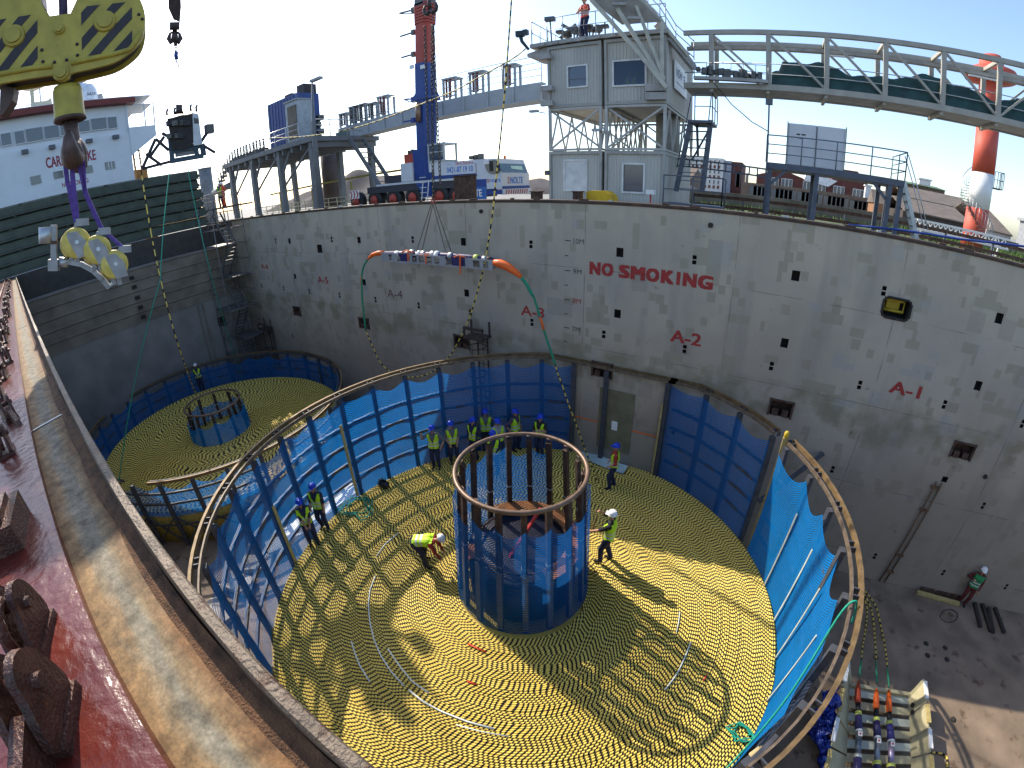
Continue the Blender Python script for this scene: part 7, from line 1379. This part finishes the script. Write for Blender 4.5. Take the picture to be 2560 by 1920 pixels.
# ------------------------------------------------------------------ gear on and round the near coil
def tangle(label, cx, cy, n_, rad, seed, z):
    rg = random.Random(seed); P = []
    for k in range(n_*10): a_ = k*.63; P.append((cx+rad*(.35+.65*rg.random())*math.cos(a_)*(1+.4*math.sin(k*.11)), cy+rad*(.35+.65*rg.random())*math.sin(a_), z+.03+.05*rg.random()))
    b = B(); b.path(smooth(P, 4), .017, 5); single('rope_tangle', b, GREENR, label, 'rope', 'tangled green ropes')
p = onz(890, 1272, TZ); tangle('tangled green rope lying on the coil near the black bag', p.x, p.y, 4, .62, 3, TZ); p = onz(1853, 1835, TZ); tangle('tangled green rope heaped below the sunlit gate net', p.x, p.y, 3, .28, 8, TZ)
p = onz(960, 1217, TZ); t = thing('black_bag', 'black holdall standing on the coil by the left fence', 'bag', p); BG = mat('bag_black', (.012, .012, .014), .35); b = B(); b.grid(lambda u, v: (p.x+.26*math.cos(2*math.pi*u)*(math.sin(math.pi*(.08+.84*v))**.5)*(1+.06*math.sin(9*u*6.28)), p.y+.17*math.sin(2*math.pi*u)*(math.sin(math.pi*(.08+.84*v))**.5), TZ+.0+.27*v+.02*math.sin(u*19)), 24, 8); obj('body', b, BG, t)
for s in (-.06, .06): b = B(); b.path([p+Vector((.14*math.cos(R(q)), s, .26+.1*math.sin(R(q)))) for q in range(0, 181, 30)], .012, 5); obj('handle', b, BG, t)
sheet(onz(705, 1345, .9), onz(890, 1210, .9), .85, .9, 'long white sheet covered table between the two tanks')
b = B(); p = onz(1500, 1142, TZ+.03); b.grid(lambda u, v: (p.x-.75+1.9*u, p.y-.4+.55*v-.25*u, TZ+.05+.02*math.sin(8*u+5*v)), 10, 5); b.grid(lambda u, v: (p.x-.75+1.9*u, p.y-.4+.55*v-.25*u, TZ+.03), 10, 5); single('pale_sheet', b, mat('pale_sheet', (.45, .55, .52), .5), 'pale sheet lying on the coil against the hold wall', 'sheet')
FLW = mat('floor_pale', (.40, .38, .35), .8, 0, .3, 1.5, .1)
for k in range(6): b = B(); b.box((-12.6-.35*k+.2*math.sin(k*5), 1.4+1.1*k, .13+.05*(k % 2)), (1.3-.1*k, .75, .2), .4*k); single('pallet_stack', b, FLW, ('flat pale crate lid nearest the coaming between the tanks', 'second pale crate lid between the tanks', 'third pale crate lid between the tanks, tilted', 'fourth pale crate lid between the tanks', 'fifth pale crate lid, smaller, between the tanks', 'smallest pale crate lid below the white table')[k], 'crate lid', 'pale crate lids between the tanks')
# ------------------------------------------------------------------ floor cradle with three cable joints
z8 = lambda x, y, z: onz(1920+x*.28933, 1440+y*.28933, z); CRM = mat('cradle_cream', (.42, .38, .24), .6, 0, .15, 3, .1, 0, (.12, .08, .05)); t = thing('joint_cradle', 'cream steel cradle on the hold floor holding three cable joints', 'cradle', z8(950, 1300, 0))
f0, f1, f2, f3 = z8(705, 965, .28), z8(1215, 1050, .28), z8(1245, 1780, .28), z8(660, 1780, .28)
def slab(q, th, nm, m_, par): b = B(); b.add([*q, *[p+Vector((0, 0, -th)) for p in q]], [(0, 1, 2, 3), (7, 6, 5, 4), (0, 4, 5, 1), (1, 5, 6, 2), (2, 6, 7, 3), (3, 7, 4, 0)]); return obj(nm, b, m_, par)
for k in range(7):
    u0, u1 = k/7, (k+.62)/7; slab([f0.lerp(f3, u0), f1.lerp(f2, u0), f1.lerp(f2, u1), f0.lerp(f3, u1)], .04, 'floor_slat', CRM if k % 2 else mat('cradle_pale', (.42, .46, .40), .6), t)
for q in ((f0, f3, z8(690, 735, .95), z8(470, 1780, .95)), (f1, f2, z8(1352, 905, .95), z8(1420, 1780, .95))):
    a, c, tp, bt = q; n_ = 4
    for k in range(n_):
        u0, u1 = k/n_, (k+.93)/n_; P = [a.lerp(c, u0), a.lerp(c, u1), tp.lerp(bt, u1), tp.lerp(bt, u0)]; nv = (P[1]-P[0]).cross(P[3]-P[0]).normalized()*.03
        b = B(); b.add([*P, *[p+nv for p in P]], [(0, 1, 2, 3), (7, 6, 5, 4), (0, 4, 5, 1), (1, 5, 6, 2), (2, 6, 7, 3), (3, 7, 4, 0)]); obj('side_panel', b, CRM, t)
    for k in range(n_): b = B(); u0, u1 = (k+.05)/n_, (k+.8)/n_; b.bar(tp.lerp(bt, u0)+Vector((0, 0, .02)), tp.lerp(bt, u1)+Vector((0, 0, .02)), .11, .05); obj('edge_board', b, WHITE if k % 2 == 0 else TIMB, t)
    b = B(); b.bar(a, tp, .09, .09); b.bar(a.lerp(c, .5), tp.lerp(bt, .5), .09, .09); obj('rib', b, CRM, t)
b = B(); b.bar(f0+Vector((0, .05, .06)), f1+Vector((0, .05, .06)), .12, .12); b.bar(f1+Vector((0, 0, .05)), z8(1352, 905, .95), .14, .12); obj('end_beam', b, CRM, t)
for x, y in ((1250, 1115), (1250, 1175)): b = B(); b.lathe([(.02, 0), (.07, 0), (.07, .02), (.02, .02)], 12, z8(x, y, .5), (-1, 0, .3)); obj('hole_ring', b, DARK, t)
ZJ = .52
for k, (lab, pts, cab) in enumerate((('cable joint with a blackened sleeve on the tank side of the cradle', ((783, 915), (775, 990), (778, 1100), (780, 1190), (785, 1330), (775, 1560), (765, 1780)), ((790, 860), (820, 600), (850, 400), (850, 250), (780, 80))),
        ('middle cable joint in the cradle with yellow bands', ((937, 975), (935, 1050), (935, 1150), (937, 1240), (945, 1390), (940, 1620), (935, 1780)), ((940, 920), (925, 560), (905, 350), (870, 230), (785, 90))),
        ('cable joint with purple sleeve on the wall side of the cradle', ((1045, 985), (1043, 1080), (1047, 1180), (1050, 1270), (1063, 1420), (1062, 1640), (1055, 1780)), ((1045, 960), (1015, 640), (985, 480), (925, 250), (800, 90))))):
    jt = thing('cable_joint', lab, 'cable joint', z8(*pts[0], ZJ), 0, 'cable joints in the floor cradle'); Q = [z8(x, y, ZJ) for x, y in pts]
    b = B(); b.path(Q[0:3], [.035, .085, .085], 12); obj('bend_stiffener', b, ORANGE if k else mat('orange_shade', (.45, .06, .02), .6), jt); b = B(); b.path(Q[2:4], .07, 12); obj('neck', b, BLACK, jt)
    b = B(); b.path(Q[3:5], [.085, .11], 12); obj('sleeve', b, NV if k != 2 else mat('joint_blue', (.03, .03, .16), .5), jt); b = B(); b.path(Q[4:6], [.085, .08], 12); obj('barrel', b, mat('joint_silver_'+str(k), ((.13, .15, .18), (.22, .24, .27), (.33, .28, .40))[k], .3, .5, .2, 14), jt); b = B(); b.path(Q[5:7], .105, 12); obj('sleeve', b, NV, jt)
    for q, m_, r_ in ((3, mat('yellow_band', ()), .095), (5, mat('yellow_band', ()) if k else GALV, .115), (4, WHITE, .1)): d = (Q[q]-Q[q-1]).normalized(); b = B(); b.tube(Q[q]-d*.05, Q[q]+d*.06, r_, n=12); obj('band', b, m_, jt)
    d = (Q[5]-Q[4]).normalized(); b = B(); b.box(Q[4].lerp(Q[5], .2)+Vector((0, 0, .09)), (.12, .14, .01)); o = obj('label_plate', b, WHITE, jt)
    b = B(); b.box(Q[4].lerp(Q[5], .2)+Vector((0, 0, .097)), (.05, .06, .004)); obj('red_mark', b, REDP, o)
    C_ = [z8(x, y, .05+.4*max(0, 1-i/1.5)) for i, (x, y) in enumerate(cab)]; b = B(); b.path(smooth([C_[0].lerp(C_[1], 0), C_[0].lerp(C_[1], .5)], 3), .028, 6); obj('green_tail', b, GRC, jt); striped(smooth([C_[0].lerp(C_[1], .5)]+C_[1:], 5), .026, 'cable_tail', jt, .22)
TB = mat('blue_tarp', (.008, .03, .26), .35, 0, .3, 3, bump=.6)
def tp_(u, v):
    a, c = z8(560, 940, 1.6).lerp(z8(590, 1100, .9), v), z8(330, 1330, .25).lerp(z8(470, 1760, .05), v); p = a.lerp(c, u); return (p.x+.10*math.sin(17*u+9*v)+.05*math.sin(40*u), p.y+.08*math.sin(13*v+5*u), p.z+.12*abs(math.sin(9*u+6*v))+.05*math.sin(31*v))
b = B(); b.grid(tp_, 30, 22); single('blue_tarpaulin', b, TB, 'crumpled dark blue tarpaulin between the gate section and the cradle', 'tarpaulin')
for k, (x0, y0, x1, y1) in enumerate(((1785, 235, 1835, 440), (1850, 245, 1925, 480), (1900, 275, 1945, 490), (1960, 275, 2040, 490))): b = B(); b.bar(z8(x0, y0, .06), z8(x1, y1, .06), .13, .11); single('dunnage_bar', b, mat('dunnage_dark', (.035, .026, .022), .8), ('dark bar lying beside the maroon dressed worker, next to his feet', 'second dark bar lying on the floor near the maroon dressed worker', 'third dark bar, touching the second, near the maroon dressed worker', 'dark bar farthest from the maroon dressed worker')[k], 'bar', 'dark bars on the hold floor')
b = B(); b.bar(z8(1290, 140, .08), z8(1650, 240, .08), .14, .12); single('wall_plank', b, TIMB, 'pale plank lying along the foot of the hold wall', 'plank')
for k, x in enumerate((1370, 1500, 1610)): b = B(); b.box(z8(x, 110+25*k, .12), (.55, .3, .22)); single('floor_block', b, RUSTY, ('brown block behind the pale plank, nearest the tank', 'middle brown block behind the pale plank', 'brown block behind the pale plank by the maroon dressed worker')[k], 'block', 'blocks behind the pale plank')
b = B(); b.path([z8(1565+75*math.cos(R(q)), 345+55*math.sin(R(q)), .012) for q in range(0, 361, 20)], .018, 5); single('floor_ring', b, mat('ring_dark', (.05, .04, .035), .8), 'dark round manhole ring in the hold floor by the worker', 'manhole')
for k, (x, y) in enumerate(((1365, 585), (1530, 622), (1378, 687), (1545, 722), (1600, 1240))): b = B(); p = z8(x, y, .0); b.lathe([(.02, 0), (.1, 0), (.1, .012), (.02, .012)], 10, (p.x, p.y, .004)); single('deck_socket', b, DARK, 'small dark deck socket in the hold floor before the cradle', 'socket', 'deck sockets in the hold floor')
P = [z8(1405, 1525, .05), z8(1480, 1530, .06), z8(1540, 1560, .05), z8(1550, 1640, .05), z8(1560, 1760, .05)]; tag(striped(smooth(P, 5), .03, 'loose_cable', None, .22), 'loose striped cable end lying on the sunlit hold floor', 'cable')
b = B(); b.path(smooth([Vector((TC[0]+7.2*math.cos(R(-7)), TC[1]+7.2*math.sin(R(-7)), 5.5)), Vector((TC[0]+7.05*math.cos(R(-7)), TC[1]+7.05*math.sin(R(-7)), 6.02)), Vector((TC[0]+6.85*math.cos(R(-9)), TC[1]+6.85*math.sin(R(-9)), 5.7)), Vector((TC[0]+6.75*math.cos(R(-18)), TC[1]+6.75*math.sin(R(-18)), 4.2)), Vector((TC[0]+6.7*math.cos(R(-27)), TC[1]+6.7*math.sin(R(-27)), 2.5))], 6), .022, 6); single('gate_rope', b, GREENR, 'green rope hooked over the brass coloured gate rim', 'rope')
b = B(); b.tube(onz(1905, 1872, 4.6), onz(1880, 1890, 4.4), .07, n=12, cap=False); b.tube(onz(1905, 1872, 4.6), onz(1880, 1890, 4.4), .055, n=12); single('pipe_stub', b, mat('pipe_cream', (.42, .33, .18), .6), 'open pipe stub on the outside of the gate section', 'pipe')
# two workers on the scaffold landing at the quay
ga = atd(558, 517, 37.5); gz = ga.z
t = thing('quay_landing', 'scaffold landing at the quay edge carrying the two visitors', 'landing', (ga.x, ga.y, QZ)); b = B(); b.b2(ga.x-2.6, ga.x+3.0, ga.y-.7, ga.y+1.0, gz-.12, gz-.01); obj('deck', b, mat('landing_brown', (.10, .08, .07), .8), t); rail(t, [(ga.x-2.6, ga.y-.6, gz), (ga.x+3.0, ga.y-.6, gz)], 1.1, SCF, .03, 1.2, 2)
for x in (-2.5, -.8, 1, 2.8): b = B(); b.tube((ga.x+x, ga.y-.5, gz-.1), (ga.x+x+.3, ga.y-.4, gz-3.2), .05, n=6); obj('prop', b, SCF, t)
worker('visitor in yellow vest and white helmet on the quay landing', Vector((atd(556, 500, 37.5).x, ga.y-.1, gz)), R(140), helmet=HWHITE, shirt='grey', hands=((-.12, .22, 1.05), (.12, .22, 1.05))); worker('visitor in orange overalls and white helmet on the quay landing', Vector((atd(569, 500, 37.5).x, ga.y+.05, gz)), R(160), helmet=HWHITE, shirt='orange', sleeves='shirt', trousers=SH['orange'], vest=VISO, open_vest=False, hands=((-.15, .2, 1.1), (.15, .2, 1.1)))
